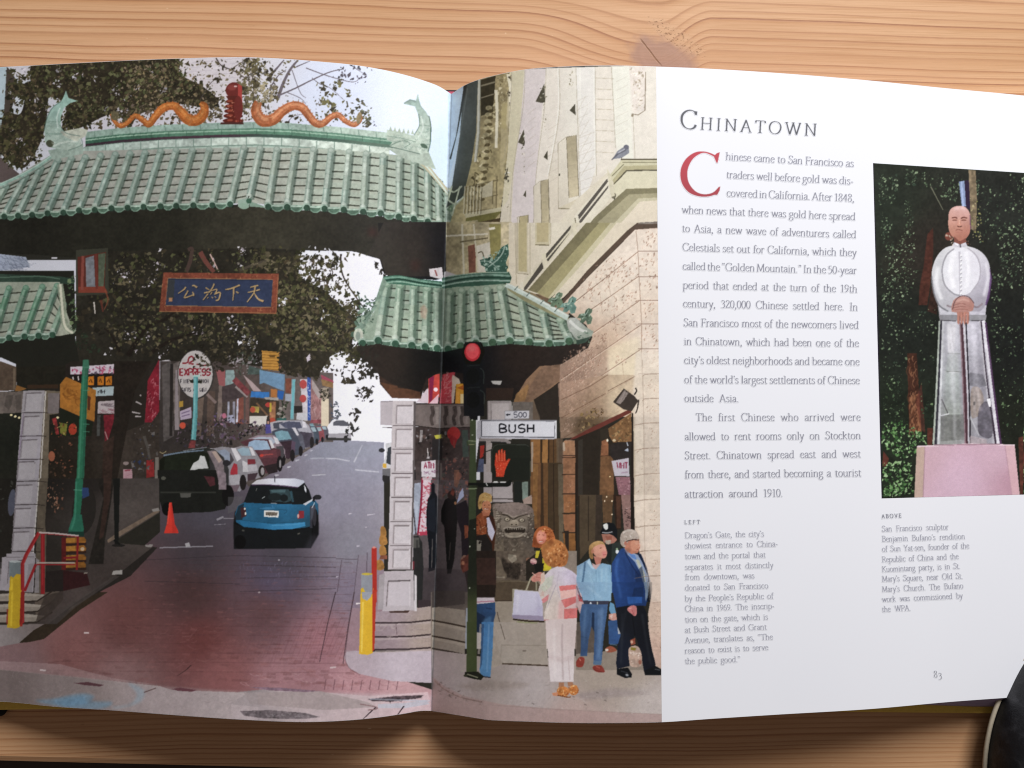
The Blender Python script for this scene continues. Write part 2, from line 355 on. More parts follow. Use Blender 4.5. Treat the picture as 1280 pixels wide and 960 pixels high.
# main tiled roof
def tiled(outline, rolls, pan, roll, hi, sh, w, rows, seed=1, disc='2d5f42'):
    p(pan, outline, n=.12)
    rn = np.random.RandomState(seed)
    R = [(np.array(a, float), np.array(b, float)) for a, b in rolls]
    for (a0, b0), (a1, b1) in zip(R[:-1], R[1:]):
        for k in range(rows):
            t = (k + .45 + .15 * rn.rand()) / rows
            u, v = a0 + (b0 - a0) * t, a1 + (b1 - a1) * t
            dy = 3 * (rn.rand() - .5); o = np.array([0, dy])
            m = (u + v) / 2; d = (v - u) * .28
            l(['b7b8aa', '9aa898', 'aab5a2', 'a39f92'][rn.randint(4)], [m - d + o + (0, 9), m + d + o + (0, 8)], 14, a=.35, sm=0)
            l('33342b', [m - d * 1.3 + o, m + d * 1.2 + o - (0, 1.5)], 8, 5.5, a=.9, sm=0, n=.3)
    for a, b in R:
        q = [a, (a + b) / 2, b]
        l('2f4a3a', [z + np.array([.38 * w, 0]) for z in q], w * .62, a=.55, n=.1)
        l(roll, q, w * .9, n=.14)
        ns = max(3, int(np.hypot(*(b - a)) / (1.75 * w))); ph = rn.rand() * .6
        for k in range(ns + 1):                      # each glazed length has its own tone
            t0, t1 = max(0, (k - ph) / ns), min(1, (k + 1 - ph) / ns)
            if t1 <= t0: continue
            c = [None, '9fb193', '7c9f90', '93ab9b', 'a8b5a0', '86a08a'][rn.randint(6)]
            u, v = a + (b - a) * t0, a + (b - a) * t1
            if c: l(c, [u, v], w * .86, a=.5, sm=0, n=.1)
            l(sh, [u + np.array([.30 * w, 0]), v + np.array([.30 * w, 0])], w * .30, a=.6, sm=0)
            l(hi, [u - np.array([.12 * w, 0]), v - np.array([.12 * w, 0])], w * (.2 + .2 * rn.rand()), a=.4 + .4 * rn.rand(), sm=0, n=.2)
            l('3f5546', [v - np.array([w * .44, 0]), v + np.array([w * .44, .1 * w])], 3.5, a=.55, sm=0)
            l('c5d2c5', [v + np.array([-w * .3, 4]), v + np.array([w * .1, 5])], 4, a=.4, sm=0)
        e('cfdacb', *(b - np.array([0, .5 * w])), .36 * w, .32 * w, a=.45)
        e(roll, a[0], a[1], .45 * w, .4 * w); e(hi, a[0] - 2, a[1] - 2, .28 * w, .22 * w, a=.5)
def eaves(R, w, disc='2b4f3a'):
    """drip tiles and round roll ends along the lower edge"""
    for i in range(1, len(R)):
        m = (np.array(R[i]) + np.array(R[i - 1])) / 2; g = abs(R[i][0] - R[i - 1][0])
        x, y = m
        p('6f9d80', [(x - g * .42, y - .1 * w), (x + g * .42, y - .1 * w), (x + g * .34, y + .45 * w), (x + g * .12, y + .85 * w), (x - g * .12, y + .85 * w), (x - g * .34, y + .45 * w)], n=.2)
        p('41654e', [(x - g * .3, y + .1 * w), (x + g * .3, y + .1 * w), (x + g * .22, y + .45 * w), (x + g * .05, y + .72 * w), (x - g * .1, y + .72 * w), (x - g * .24, y + .45 * w)], n=.25, a=.8)
        l('b5cdb8', [(x - g * .36, y), (x, y + .06 * w), (x + g * .36, y)], .2 * w, a=.8, n=.2)
    for (x, y) in R:
        e('8fae98', x - 1, y + .08 * w, .56 * w, .56 * w, n=.2); e(disc, x + 1, y + .2 * w, .46 * w, .46 * w, n=.25); l('1a2a20', [(x + .5 * w, y + .3 * w), (x + .42 * w, y + .75 * w)], .16 * w, a=.8, sm=0)
T(0, 60, 4)
p('2b2a24', "0,800 160,835 480,815 800,795 1280,780 1280,1010 1280,1060 0,1060")
tops = [(130,640),(205,597),(290,560),(357,550),(427,545),(503,536),(577,530),(650,526),(725,521),(803,514),(880,509),(962,508),(1046,506),(1132,505),(1216,502)]
bots = [(20,836),(90,832),(160,828),(237,820),(316,817),(394,805),(473,803),(556,795),(637,792),(717,788),(802,785),(880,783),(966,780),(1061,780),(1150,775)]
rolls_left = [((-40, 730), (-150, 845)), ((30, 690), (-60, 842))] + list(zip(tops, bots))
tiled("270,525 420,515 1300,495 1300,775 800,790 400,812 0,838 -60,840 -60,720 0,690", rolls_left,
      [(100, 800, '92958c'), (600, 650, '9b9c93'), (1200, 620, 'a2a69b')], [(100, 750, '6d8a7c'), (500, 650, '7a9687'), (1200, 600, '869e8d')], 'a9bdb0', '4f6a5a', 36, 7, seed=3)
l('7fae9a', "278,528 190,590 100,640 -10,690", 17, 14, n=.2); l('b3cfc0', "276,524 190,584 100,634 -10,683", 5, a=.7)
l('55705f', "285,545 200,600 110,655 0,705", 5, a=.8)
T(300, 60, 4)
topr = [(20,497),(100,500),(185,505),(277,505),(367,506),(456,512),(546,518),(631,527),(716,537),(796,552),(869,567),(936,605),(990,665),(1036,730)]
botr = [(-50,775),(45,757),(140,787),(235,789),(333,792),(422,797),(518,802),(615,812),(703,820),(793,837),(868,848),(938,862),(995,878),(1040,890)]
tiled("-10,498 370,500 640,520 880,545 980,655 1040,730 1095,790 1110,870 1040,890 870,848 700,818 430,795 140,785 -10,765", list(zip(topr, botr)),
      [(100, 650, 'a9ada0'), (600, 700, 'a6b39f'), (1000, 800, '8fa48a')], [(100, 620, '8aa090'), (600, 650, '90a794'), (1000, 780, '7d957f')], 'bccbbb', '587060', 38, 7, seed=4)
p('b9b196', "870,545 930,570 1040,705 1040,740 980,665"); l('c5d5c6', "875,540 940,600 1040,730", 9, 7); leaves("1040,720 1110,790 1110,880 1040,880", 40, 8, 26, ['7f9c7c', '5c7d5c', '97ad8a', '3f5c44'], 3)
l('23251f', "45,740 38,765 44,800", 5, 3); p('8fb09a', "-10,760 45,750 40,800 20,812 -10,815"); p('7aa086', "45,765 120,790 110,815 70,812 48,790")
# dark underside of the eave
T()
p([(20,300,'22211b'),(150,290,'26251e'),(330,300,'38352b'),(450,300,'2d2a23'),(560,320,'16161a')],
  "0,271 40,270 80,268 120,267 200,262 255,261 310,258 360,262 430,265 480,271 520,277 552,287 575,284 572,300 566,345 545,350 480,346 478,325 470,326 440,314 370,313 300,312 150,318 90,322 40,318 0,318", n=.2)
T(0, 60, 4); eaves([(-55, 840)] + bots, 33)
T(300, 60, 4); eaves(botr[2:], 35); e('33664a', 45, 765, 14, 14); e('86ad92', 20, 790, 26, 16)
# ornaments on the ridge
T(); p('8fa898', "60,188 104,180 104,192 66,200", n=.15); p('a5b8a4', "482,184 536,190 545,212 500,196", n=.15)
T(0, 60, 4)
FISH_L = "330,212 342,250 388,265 352,275 320,300 303,350 305,400 330,425 400,440 408,485 340,512 260,500 225,470 222,410 235,350 262,300 305,268 318,245"
p([(330,250,'7fb0a0'),(280,330,'94c0b2'),(250,420,'a6c2b0'),(350,490,'9fb5a3')], FISH_L, sm=0, n=.15)
p('b5b8a8', "300,420 400,400 440,410 430,440 380,470 320,440", n=.2); l('6f9784', "240,365 300,372", 3, sm=0); l('6f9784', "228,430 310,430", 3, sm=0); e('474c38', 250, 478, 20, 18, .4); l('d2dccf', "265,490 330,470 400,468", 12, 6, a=.6)
T(300, 60, 4)
FISH_R = "890,228 880,262 848,256 820,280 842,284 875,292 890,330 898,385 870,438 800,420 735,408 735,460 762,470 745,492 800,505 870,520 905,530 942,524 952,470 956,410 948,350 930,320 905,290 896,262"
p([(870,270,'8fa9a0'),(930,380,'a9c0b0'),(900,470,'b5c9b3'),(780,450,'b0c4ac')], FISH_R, sm=0, n=.15)
for x in range(745, 880, 22): p('a9bca2', [(x, 412 + (x - 740) * .16), (x + 8, 390 + (x - 740) * .16), (x + 16, 414 + (x - 740) * .16)], n=.1)
l('7c9a85', "735,440 800,450 880,470", 4); l('6e8d78', "745,492 790,470 830,465 850,480 820,497", 5); e('4a6a52', 920, 490, 20, 10, .5); l('7c9a85', "895,385 950,390", 3, sm=0); l('5a7364', "945,340 955,400 950,470", 5); l('7e938c', "820,278 850,262 880,270", 7)
def scales(poly, n, seed, c=('7f9f8c', 'd2dccc', '8fb0a0', '68897a')):
    r = np.random.RandomState(seed)
    for (x, y) in inside(poly, n, r): l(c[r.randint(len(c))], [(x - 7, y - 3), (x, y + 4), (x + 7, y - 3)], 3, a=.45)
T(0, 60, 4); scales("235,360 300,360 310,420 400,450 400,480 330,500 250,480 228,430", 70, 3); l('4f7466', "222,410 236,350 262,300 305,268", 5, a=.7); l('d8e4dc', "300,300 285,350 290,400", 7, a=.6); l('5d7d6e', "300,385 330,425 400,440", 4, a=.8); l('5d7d6e', "405,450 408,485 340,512", 4, a=.7)
T(300, 60, 4); scales("745,420 870,445 900,400 945,400 945,470 930,510 870,512 760,490", 90, 4); l('4d6a5c', "952,400 952,470 940,520", 6, a=.7); l('d5e0d6', "905,340 915,400 890,450", 8, a=.6); l('4d6a5c', "893,330 898,385 870,436", 4, a=.7); l('4d6a5c', "745,492 800,505 900,530", 5, a=.7)
T(0, 60, 4)
def dragon(path, widths, c, hi, spike):
    q = smooth(pts_of(path), False, 8); n = len(q)
    d = np.gradient(q, axis=0); d /= np.hypot(d[:, 0], d[:, 1])[:, None]; nn = np.stack([-d[:, 1], d[:, 0]], 1)
    ww = np.interp(np.linspace(0, 1, n), np.linspace(0, 1, len(widths)), widths)[:, None] / 2
    if nn[:, 1].mean() > 0: nn = -nn
    for i in range(2, n - 2, 3):
        b = q[i] + nn[i] * ww[i]
        put(raster(np.array([b - d[i] * .8, b + d[i] * .8, b + nn[i] * 2])), hexc(spike), 1, 0)
    put(raster(np.concatenate([q + nn * ww, (q - nn * ww)[::-1]])), hexc(c), 1, .2)
    put(raster(np.concatenate([q + nn * ww * .6, (q + nn * ww * .05)[::-1]])), hexc(hi), .6, .3)
    for i in range(2, n - 3, 2):
        for f in (-.5, 0., .5):
            z = q[i] + nn[i] * ww[i] * (f + .15 * (i % 4 - 1)); put(raster(np.array([z - d[i] * .7, z + nn[i] * .7, z + d[i] * .7, z - nn[i] * .35])), hexc('7a4426' if (i + int(f * 2)) % 3 else 'e2ac74'), .55, 0)
    put(raster(np.concatenate([q - nn * ww * .5, (q - nn * ww * .98)[::-1]])), hexc('7e3f1e'), .45, .2)
dragon("552,330 572,368 605,390 640,372 675,340 715,362 745,382 775,345 815,302 868,290 905,322 940,358 985,362 1018,330 1022,290 1000,275", [2, 4, 6, 5.5, 6, 7, 8, 9, 10, 10, 12, 13, 13, 12, 9, 4], 'b5662f', 'd08a4a', 'a05a38')
l('a8612f', "750,385 735,395", 12, 6); l('b06a38', "960,355 945,390", 14, 8); e('5e5640', 575, 340, 20, 22, n=.3); ticks("545,310 600,310 600,360 560,370", 14, '7e7354', 18, 4, 1.2, 2)
e('6b2a26', 1170, 212, 42, 40); e('8a3f3a', 1160, 198, 22, 14, a=.9, soft=.6); e('d9b8b4', 1178, 192, 8, 5, a=.9); p('5a2620', "1130,240 1205,240 1195,258 1140,258")
for i in range(5): y = 268 + i * 24; e('5e231c', 1165, y, 36 + 4 * i, 13); e('9a4a38', 1150, y - 3, 14, 6, a=.9); e('8f3a2c', 1185, y + 2, 12, 6, a=.8); ticks([(1125, y - 8), (1205, y - 8), (1205, y + 8), (1125, y + 8)], 4, 'cf8a70', 8, 4, .4, i, .8)
p('4a2a26', "1105,372 1215,372 1220,382 1100,382")
T(300, 60, 4)
dragon("92,268 80,315 110,362 165,358 210,318 262,290 310,298 345,340 380,378 415,378 455,345 492,336 530,368 572,384 600,362 604,335", [9, 13, 15, 14, 12, 11, 11, 10, 9, 8, 7.5, 7, 6, 6, 5, 3][:16], 'b56a45', 'd99a70', 'a8714e')
l('a85f3c', "150,350 155,388", 16, 8); l('b06a45', "390,380 420,392", 14, 8)
leaves("70,190 180,190 170,270 90,280", 60, 8, 22, ['8a7f68', '9d8f70', '6f664e', 'a69a7c'], 5); e('8f7c5a', 595, 350, 12, 30, .2, n=.3); p('a8403a', "-10,180 10,190 12,330 -10,360"); e('6b2a26', -8, 300, 22, 60)
# tail of the tree under the gate, with sky through it
T(0, 280, 4)
p('2a2720', "380,140 1280,120 1500,130 1500,860 1000,700 560,960 380,900", n=.25)
p('9aa2b4', "0,150 130,165 150,215 0,235"); ticks("0,150 120,165 140,215 0,230", 60, '6d7486', 40, 3, .4, 4, .8, .05); p('c9c7cf', "258,166 286,166 286,174 258,174")
T(300, 280, 4)
p('eceaf6', "270,170 300,150 360,165 420,150 460,180 500,150 580,140 660,165 720,180 740,250 720,330 690,380 610,380 590,440 540,520 560,640 640,740 720,850 770,890 730,970 500,970 480,800 410,700 470,590 430,420 300,280", n=.02)
leaves("220,120 480,140 700,140 500,200 440,260 300,230", 60, 8, 26, DARKLEAF, 30)
FOL = "100,140 290,160 300,260 420,330 470,380 540,440 590,500 560,600 590,680 530,640 440,640 430,700 330,770 220,740 230,650 160,560 100,560 60,440 190,440 190,250 60,240"
p('2e2a21', FOL, sm=1, n=.25); fringe(FOL, 260, 8, 28, DARKLEAF, 16, 91)
leaves(FOL, 420, 9, 30, DARKLEAF, 31); leaves(FOL, 130, 8, 20, ['4d4634', '5a4f3b', '463f2c'], 32)
leaves("270,160 480,150 500,330 590,420 560,460 440,380 300,270", 120, 7, 26, ['37332b', '453e32', '544a38', '2b2822'], 33)
leaves("440,380 600,380 620,560 560,700 640,760 560,800 480,760 430,640", 110, 9, 32, ['2b2822', '37332b', '3f392d'], 34)
leaves("560,640 720,700 700,780 600,760", 40, 9, 30, ['2b2822', '37332b'], 35); leaves("570,820 660,800 670,890 580,880", 22, 8, 22, ['2b2822', '37332b'], 36)
leaves("590,340 690,370 700,470 600,520", 60, 8, 24, ['4e6a50', '3b5240', '67806a', '2c3b30'], 37); leaves("660,190 760,200 740,260 680,260", 16, 8, 24, ['2b2822'], 38)
l('3a332c', "505,150 505,220 530,290 590,380 620,420", 9, 5); l('3a332c', "380,170 460,230 440,280 360,290", 5, 3)
for cx, cy, r, k in [(345,140,40,6),(210,390,20,5),(400,560,20,4),(345,670,14,4),(330,210,50,9),(430,450,26,5),(530,490,12,2),(440,140,20,3),(20,130,14,4),(150,500,12,2),(370,380,20,3),(20,580,30,6),(60,600,20,4)]:
    leaves([(cx - r, cy - r), (cx + r, cy - r), (cx + r, cy + r), (cx - r, cy + r)], k * 2, 4, 17, ['e4e2ee', 'e4e2ee', 'c9c6d0'], cx)
T(0, 280, 4)
FO2 = "400,160 800,130 1280,120 1280,700 1100,730 900,640 760,660 640,660 560,640 520,560 400,600 380,400"
leaves(FO2, 420, 9, 30, ['211e18', '2b271f', '352f24', '27251c', '3d3628'], 40); leaves(FO2, 120, 8, 20, ['4a4230', '554b38', '3c3a28'], 41)
for cx, cy, r, k in [(795,225,36,9),(630,265,26,8),(760,290,22,7),(1060,200,30,7),(1215,140,24,6),(1190,210,20,4),(600,240,14,3),(990,545,30,8),(640,560,26,7),(690,560,26,6),(735,560,22,6),(1180,520,44,12),(1250,590,40,11),(720,310,12,2),(565,300,6,1),(845,520,6,1),(1150,465,14,3),(960,300,6,1),(805,130,8,2),(680,640,12,3),(540,640,20,4),(820,640,30,6),(1100,400,30,2),(1240,680,40,8)]:
    leaves([(cx - r, cy - r), (cx + r, cy - r), (cx + r, cy + r), (cx - r, cy + r)], k * 2, 3, 14, ['cfc8d2', 'bdb4bd', 'd9d4dc', '8f868c', '6a6060'], cx)
l('4a3a34', "940,130 960,125 950,190 930,240", 18, 20); l('6d4038', "1000,140 1030,190 1070,240", 26, 20); l('c9a8a0', "1050,150 1075,200 1095,240", 8, 5); l('4a4238', "1200,230 1280,200 1340,180", 14, 10)
for s, w in [("640,660 700,560 760,500 900,460", 26), ("700,560 660,480 600,420", 18), ("760,640 860,580 980,545", 22), ("600,640 560,560 520,520", 16), ("820,480 900,430 1000,440", 12)]: l('231d18', s, w, w * .4, n=.2)
for s_, n_, sd in [("560,150 820,140 800,330 600,420 560,300", 120, 1), ("820,450 1250,460 1250,560 900,600", 120, 2), ("520,460 800,440 800,640 560,620", 110, 3), ("1000,560 1280,500 1280,680 1120,720", 100, 4)]: leaves(s_, n_, 7, 20, ['4d4636', '5f5844', '3f3d2a', '6a6048', '59503e', '2b2a1c'], 300 + sd)
T(300, 280, 4)
for s_, n_, sd in [("60,140 280,170 300,260 190,250 60,230", 90, 1), ("200,290 430,360 560,500 540,620 360,560 200,440", 190, 2), ("160,460 420,520 430,680 330,750 230,720 160,560", 130, 3)]: leaves(s_, n_, 7, 22, ['564e3c', '665d48', '48452f', '6f654e', '3a3626'], 310 + sd)
leaves("270,160 480,150 540,250 600,400 560,460 430,400 320,300", 170, 8, 26, ['3a3a26', '4a472f', '57543a', '2e2d1f', '454028'], 320); leaves("430,380 600,400 640,560 600,700 480,660 430,560", 130, 8, 28, ['34321f', '45412a', '525036', '2a2a1c'], 321); leaves("200,280 430,360 540,480 430,640 250,640 160,480", 160, 8, 24, ['5a5a3a', '666242', '48492e', '6d6648'], 322)
T(0, 280, 4); leaves("420,160 1280,130 1280,600 900,640 560,600", 330, 7, 22, ['45482c', '565838', '3a3a24', '626044', '4d4a30'], 323)
# lantern and lower left roof
p('3a3a30', "380,130 540,120 545,350 380,360"); p('5a2a22', "388,165 530,140 522,345 390,345"); p('7c7f86', "428,170 470,158 478,330 432,335", n=.2); p('57644c', "492,150 528,145 518,320 492,330", n=.2); p('7d3a2c', "392,315 522,312 540,345 395,345"); l('83443a', "415,160 410,330", 14); l('6b322a', "480,150 485,325", 12); l('8a4a34', "525,330 540,380 520,430", 10, 4, a=.7); l('6f3328', "505,380 515,440", 14, 6, a=.7); l('c9c0b8', "470,390 476,450", 8, 5)
p('22221c', "0,235 370,235 380,560 330,600 330,780 240,830 85,830 80,700 0,660"); p('2a4434', "0,250 300,262 375,275 372,300 0,292", n=.2); l('4a6e56', "0,268 200,262 300,275", 6)
tiled("0,290 300,290 325,420 372,545 300,560 0,575 -40,560 -40,290", list(zip([(-25,330),(45,320),(130,318),(212,312),(285,308),(318,400)], [(-110,575),(-32,572),(45,562),(122,556),(192,552),(262,548)])) , [(50,480,'8d9684'),(280,480,'a3a794')], [(50,450,'4f8a64'),(280,400,'5c9370')], '86b595', '2f5d42', 34, 5, seed=8, disc='2c5a40')
l('8f9a80', "300,300 315,400 325,500 372,545", 30, 34, n=.2); l('cfcdb8', "302,300 310,400 325,510 365,545", 12, 12); p('22221c', "0,585 60,590 190,575 300,560 372,548 400,700 330,780 300,840 85,830 80,700 0,665"); leaves("340,250 375,250 395,560 350,520", 40, 6, 20, ['57733f', '3f5a34', '6f8a50'], 9)
eaves([(-110,575),(-32,572),(45,562),(122,556),(192,552),(262,548)], 34, '2c5a40')
leaves("360,460 470,600 560,640 380,640", 60, 8, 24, ['1f241a', '2a3a26', '262a20'], 10)
# the board over the road: gilt characters on blue
T(190, 330, 7.53)
p('7a4030', "108,80 1195,92 1172,470 68,448", n=.25)
ticks("108,90 1190,95 1170,465 72,445", 330, ['a06042', '94503a', 'b0744e', '6a3224'], 22, 7, .5, 6, .8, 1.5)
p('313a54', "150,135 1138,148 1122,408 128,392", n=.12); p('3a3a34', "150,140 215,142 205,330 140,330", a=.7)
l('a07a52', "150,133 1138,146 1122,408 128,392 150,133", 7, sm=0, a=.8); l('20263a', "155,143 1130,153", 7, sm=0, a=.8); l('a87850', "70,446 1172,464", 8, sm=0, a=.7); l('b07850', "1188,100 1168,460", 7, sm=0, a=.6)
p('a07050', "158,318 194,318 192,355 156,353"); l('c79a68', "165,330 187,330", 4, sm=0); l('c79a68', "165,342 187,342", 4, sm=0)
for s, w, w2 in [("318,215 300,240 245,278", 18, 9), ("375,205 400,205 425,222", 12, 20), ("340,250 320,285 300,318", 16, 12), ("300,318 330,312 390,290", 16, 12), ("380,262 392,285 390,302", 12, 18),
                 ("585,185 565,230 480,340", 18, 10), ("505,222 540,245", 14, 10), ("490,272 560,262 550,288", 14, 10), ("545,255 610,240 590,285", 10, 12), ("585,285 640,268 630,330 600,345", 14, 16), ("530,310 520,325", 10, 6), ("560,310 575,322", 9, 7), ("590,305 605,320", 9, 7),
                 ("690,240 740,232 828,198", 12, 18), ("770,225 768,280 760,345", 16, 10), ("790,258 815,275", 12, 16),
                 ("925,220 960,210 1000,202", 12, 16), ("900,268 960,255 1015,240", 10, 14), ("970,215 960,270 895,358", 16, 10), ("960,270 1000,330 1050,350", 10, 22)]:
    l('1f2232', [(x + 5, y + 6) for x, y in [tuple(map(float, q.split(','))) for q in s.split()]], w, w2, a=.8); l('9c8058', s, w, w2, n=.3); l('bea272', s, w * .4, w2 * .4, a=.7)
# ---- street level, left
T(0, 440, 5.3333)
p([(60,600,'1e201a'),(400,800,'262019'),(700,300,'28221e'),(900,700,'3c342e')], "0,270 150,250 480,60 780,90 1280,60 1280,960 0,960", n=.2)
p('55463a', "0,60 110,100 110,255 0,260", n=.2); l('7a6a58', "96,110 96,250", 14, a=.7); p('8a5e30', "110,220 180,245 130,262 100,262"); p('665c56', "0,265 155,262 150,405 0,410", n=.2); p('3d3733', "40,290 90,285 80,350 60,390 30,360", a=.5); p('3d3733', "100,290 140,280 140,380 110,395", a=.4)
for x, y in [(75,420),(102,430),(128,438),(385,437),(460,478),(490,470)]: e('e8d8a8', x, y, 9, 8)
p('23211a', "110,100 440,90 430,200 390,240 180,245 110,200", n=.2); p('3a2a1e', "180,220 390,215 390,242 180,245")
p('c9bcc6', "470,100 770,80 770,140 470,150"); ticks("490,105 770,85 765,140 480,148", 60, ['a8385c', '9a4a6a', 'b85a78', '5a4a5a'], 16, 12, 1.2, 3, .9, .5)
p('1f1a18', "455,150 760,150 755,225 600,225 500,200"); l('cfc4c4', "485,165 490,185", 8); l('cfc4c4', "520,160 525,190", 8)
for x in (585, 650, 705): p('b56a1e', [(x, 165), (x + 42, 160), (x + 42, 220), (x, 222)], n=.3); l('3a2010', [(x + 10, 200), (x + 20, 180), (x + 30, 205)], 7, sm=0, a=.8)
p('a3b2b6', "615,238 760,228 755,290 640,295"); ticks("645,250 710,250 710,272 645,272", 12, '2c2c30', 20, 7, 1.5, 2, .9, .2)
p('a4692a', "400,215 440,165 640,255 630,465 560,440 400,370", n=.15); ticks("420,230 520,250 520,320 420,300", 18, '7d4a1c', 40, 12, .4, 5, .6); p('5a2f1c', "585,290 605,300 600,390 585,385"); p('1e2218', "400,370 560,445 620,470 610,560 340,560 400,440"); e('a83a28', 485, 515, 28, 38); p('6a6a2c', "400,470 450,480 440,560 400,540", n=.3); l('8a3030', "360,440 385,550", 30, 20, n=.4); leaves("330,430 540,460 540,580 330,580", 40, 6, 16, ['8a5030', '302820', 'b8a060', '5a2a24'], 7)
p('b0a4a6', "655,330 765,322 768,410 650,412"); ticks("670,340 760,335 760,365 670,365", 14, '6a5c62', 40, 5, -.05, 3, .8, .1); ticks("660,375 760,372 760,405 660,405", 14, '8a5c66', 40, 5, -.05, 4, .8, .1)
p('6a1f28', "690,420 760,415 755,560 700,600", n=.3); l('4a4a48', "660,420 655,560", 22, n=.3); l('c8b8b0', "700,530 720,590", 8, a=.6)
p('2a2520', "765,60 1000,60 960,480 760,560"); 
for s in ["790,120 800,200 790,280", "850,220 840,280", "880,400 935,410", "900,430 940,430", "795,330 810,345", "905,330 945,350", "935,285 940,295", "900,60 905,75", "900,110 908,130"]: l('b9b0b0', s, 11, 8, a=.9)
p('7c1f2c', "985,190 1060,50 1060,400 1010,470 965,470", n=.2); ticks("990,200 1050,150 1040,420 990,440", 40, 'b86a72', 26, 6, 1.6, 4, .7, .4)
p('8d868e', "1060,60 1130,50 1125,330 1060,320", n=.2); l('c9c3c8', "1080,70 1110,60 1160,75 1220,100", 14, 12); p('6a615e', "1130,60 1190,60 1180,560 1110,600", n=.25); l('a09894', "1105,250 1095,450 1085,660", 9, 6); l('a89a70', "1065,665 1085,675 1110,660", 6, 4); l('2c2826', "1160,80 1150,560", 24, 24, n=.2)
p('57504e', "1185,80 1200,500 1180,560 1170,100"); p('a57e2e', "1195,330 1225,325 1225,370 1195,370"); p('b7a6b6', "1198,385 1280,370 1280,450 1198,460"); ticks("1205,395 1275,385 1275,445 1205,450", 14, '8d6f92', 40, 5, -.05, 6, .7, .1); e('d0542e', 1218, 490, 22, 20)
# pillar left
p([(220,300,'9d979b'),(190,700,'a6a0a8'),(170,940,'9d979f')], "155,258 300,255 275,960 100,960", n=.06)
p('6a5f50', "300,255 400,262 390,410 330,420 320,960 250,960", n=.15); p('776d6c', "320,275 398,275 392,408 318,412", n=.1); l('cfc9c4', "305,262 262,960", 8, 8, a=.9, sm=0)
for i in range(5):
    y = 265 + i * 156; x = 172 - i * 14
    p('8e878c', [(x, y + 8), (x + 108, y + 4), (x + 98, y + 128), (x - 8, y + 130)], n=.05); p('aaa4a8', [(x + 8, y + 16), (x + 110, y + 12), (x + 98, y + 130), (x - 2, y + 132)], n=.05)
    l('5a5256', [(x - 24, y + 140), (x + 122, y + 138)], 7, sm=0); l('5f575a', [(x + 4, y + 10), (x + 104, y + 6)], 6, sm=0, a=.8); l('5f575a', [(x + 2, y + 10), (x - 10, y + 128)], 5, sm=0, a=.5); l('3d342c', [(x + 122, y + 138), (x + 150, y + 142)], 5, sm=0)
p('5a3a66', "155,410 160,412 105,950 98,950", a=.4)
# tree trunk, poles
p('251f1a', "760,60 1010,60 900,260 850,500 760,960 670,960 690,700 770,420 760,250", n=.25); p('3a2a24', "690,600 760,560 740,960 675,960", n=.3, a=.8)
l('26704f', "573,55 560,300 530,960", 40, 52, n=.1); l('3c8a68', "565,60 550,300 518,960", 10, 12, a=.7, sm=0); l('1c5440', "590,70 575,300 548,960", 8, 10, a=.7, sm=0); p('2d7a58', "558,50 590,50 596,110 552,110"); e('2c3e70', 575, 930, 22, 34, a=.8)
for y in (100, 255, 480, 530): l('4a9a78', [(552, y), (598, y + 2)], 6, sm=0, a=.6)
leaves("330,650 480,600 500,940 330,940", 70, 5, 18, ['5a4030', '7a4a38', '30281f', '45342a'], 8); e('9a5a42', 345, 695, 22, 34); ticks("330,860 440,860 440,950 330,950", 40, ['8a5a44', 'a06a50', '6a4838'], 20, 8, 1, 3)
p('b08a92', "820,782 882,780 885,890 825,895"); l('8a3a48', "832,790 870,788", 8, sm=0); ticks("832,800 875,800 878,885 832,885", 14, '9a6a78', 26, 4, 0, 9, .8, .1); e('8a7a78', 840, 742, 20, 12); l('4a4440', "845,900 845,960", 8)
p('8a2a2a', "975,720 1025,715 1030,830 975,840", n=.2); l('55504c', "960,560 985,640 1000,720", 20, 14, a=.8); leaves("880,480 1060,480 1060,960 880,960", 90, 6, 24, ['3d3834', '55504e', '2a2624', '6b6664', '2f3a5a'], 12); l('3a4a86', "945,860 945,960", 14, 12)
p('6a625e', "900,870 1050,840 1050,960 830,960", a=.5); p('777068', "1035,700 1060,700 1055,960 1030,960")
# ---- the road
T()
p([(500,565,'9a9aac'),(440,560,'9797a8'),(520,640,'b0aab4'),(420,620,'8f8b9c'),(440,680,'86838f'),(260,640,'4c4852'),(250,690,'453d43'),(350,700,'4a454d'),(440,735,'7d7284'),(340,725,'5a5066'),(240,740,'4d3636'),(330,760,'644648'),(160,780,'6e4543'),(90,815,'855856'),(250,800,'6e3d3b'),(280,840,'905b5b'),(400,800,'a27078'),(350,855,'a87a80'),(20,830,'86686a'),(150,850,'8c6a6a'),(30,870,'6c5a58'),(500,860,'c39a9e'),(450,850,'b98a90'),(480,750,'9c8088')],
  "300,545 445,551 480,553 480,760 440,830 540,862 545,915 -5,915 -5,806 30,800 70,765 160,700 200,665 200,600 290,590", n=.06)
rn = np.random.RandomState(31)
T(300, 740, 4)
for i in range(26):                                   # lines of the brick paving
    x = 20 + i * 22 + rn.randint(-5, 5); l('70464c', [(x, 120 + rn.randint(0, 60)), (x - 60 - i * .5, 330 + rn.randint(-30, 40))], 3, a=.28, sm=0)
for i in range(16):
    y = 100 + i * 18 + rn.randint(-4, 4); l('70464c', [(rn.randint(-60, 200), y), (rn.randint(300, 540), y + 4)], 2.5, a=.25, sm=0)
l('33262c', "478,0 440,150 398,350", 5, 3, a=.8, sm=0); l('33262c', "572,0 540,180 515,360", 6, 4, a=.7, sm=0)
for i in range(9): x = 430 + i * 45; l('5a3c44', [(x, 435 + i), (x - 8, 490)], 4, a=.6, sm=0)
ticks("0,380 520,380 900,470 600,520 300,480 0,470", 90, ['9a6a70', '8d5c62', 'c9a0a4'], 60, 4, 0, 5, .4, .2)
rb = np.random.RandomState(8)
T()
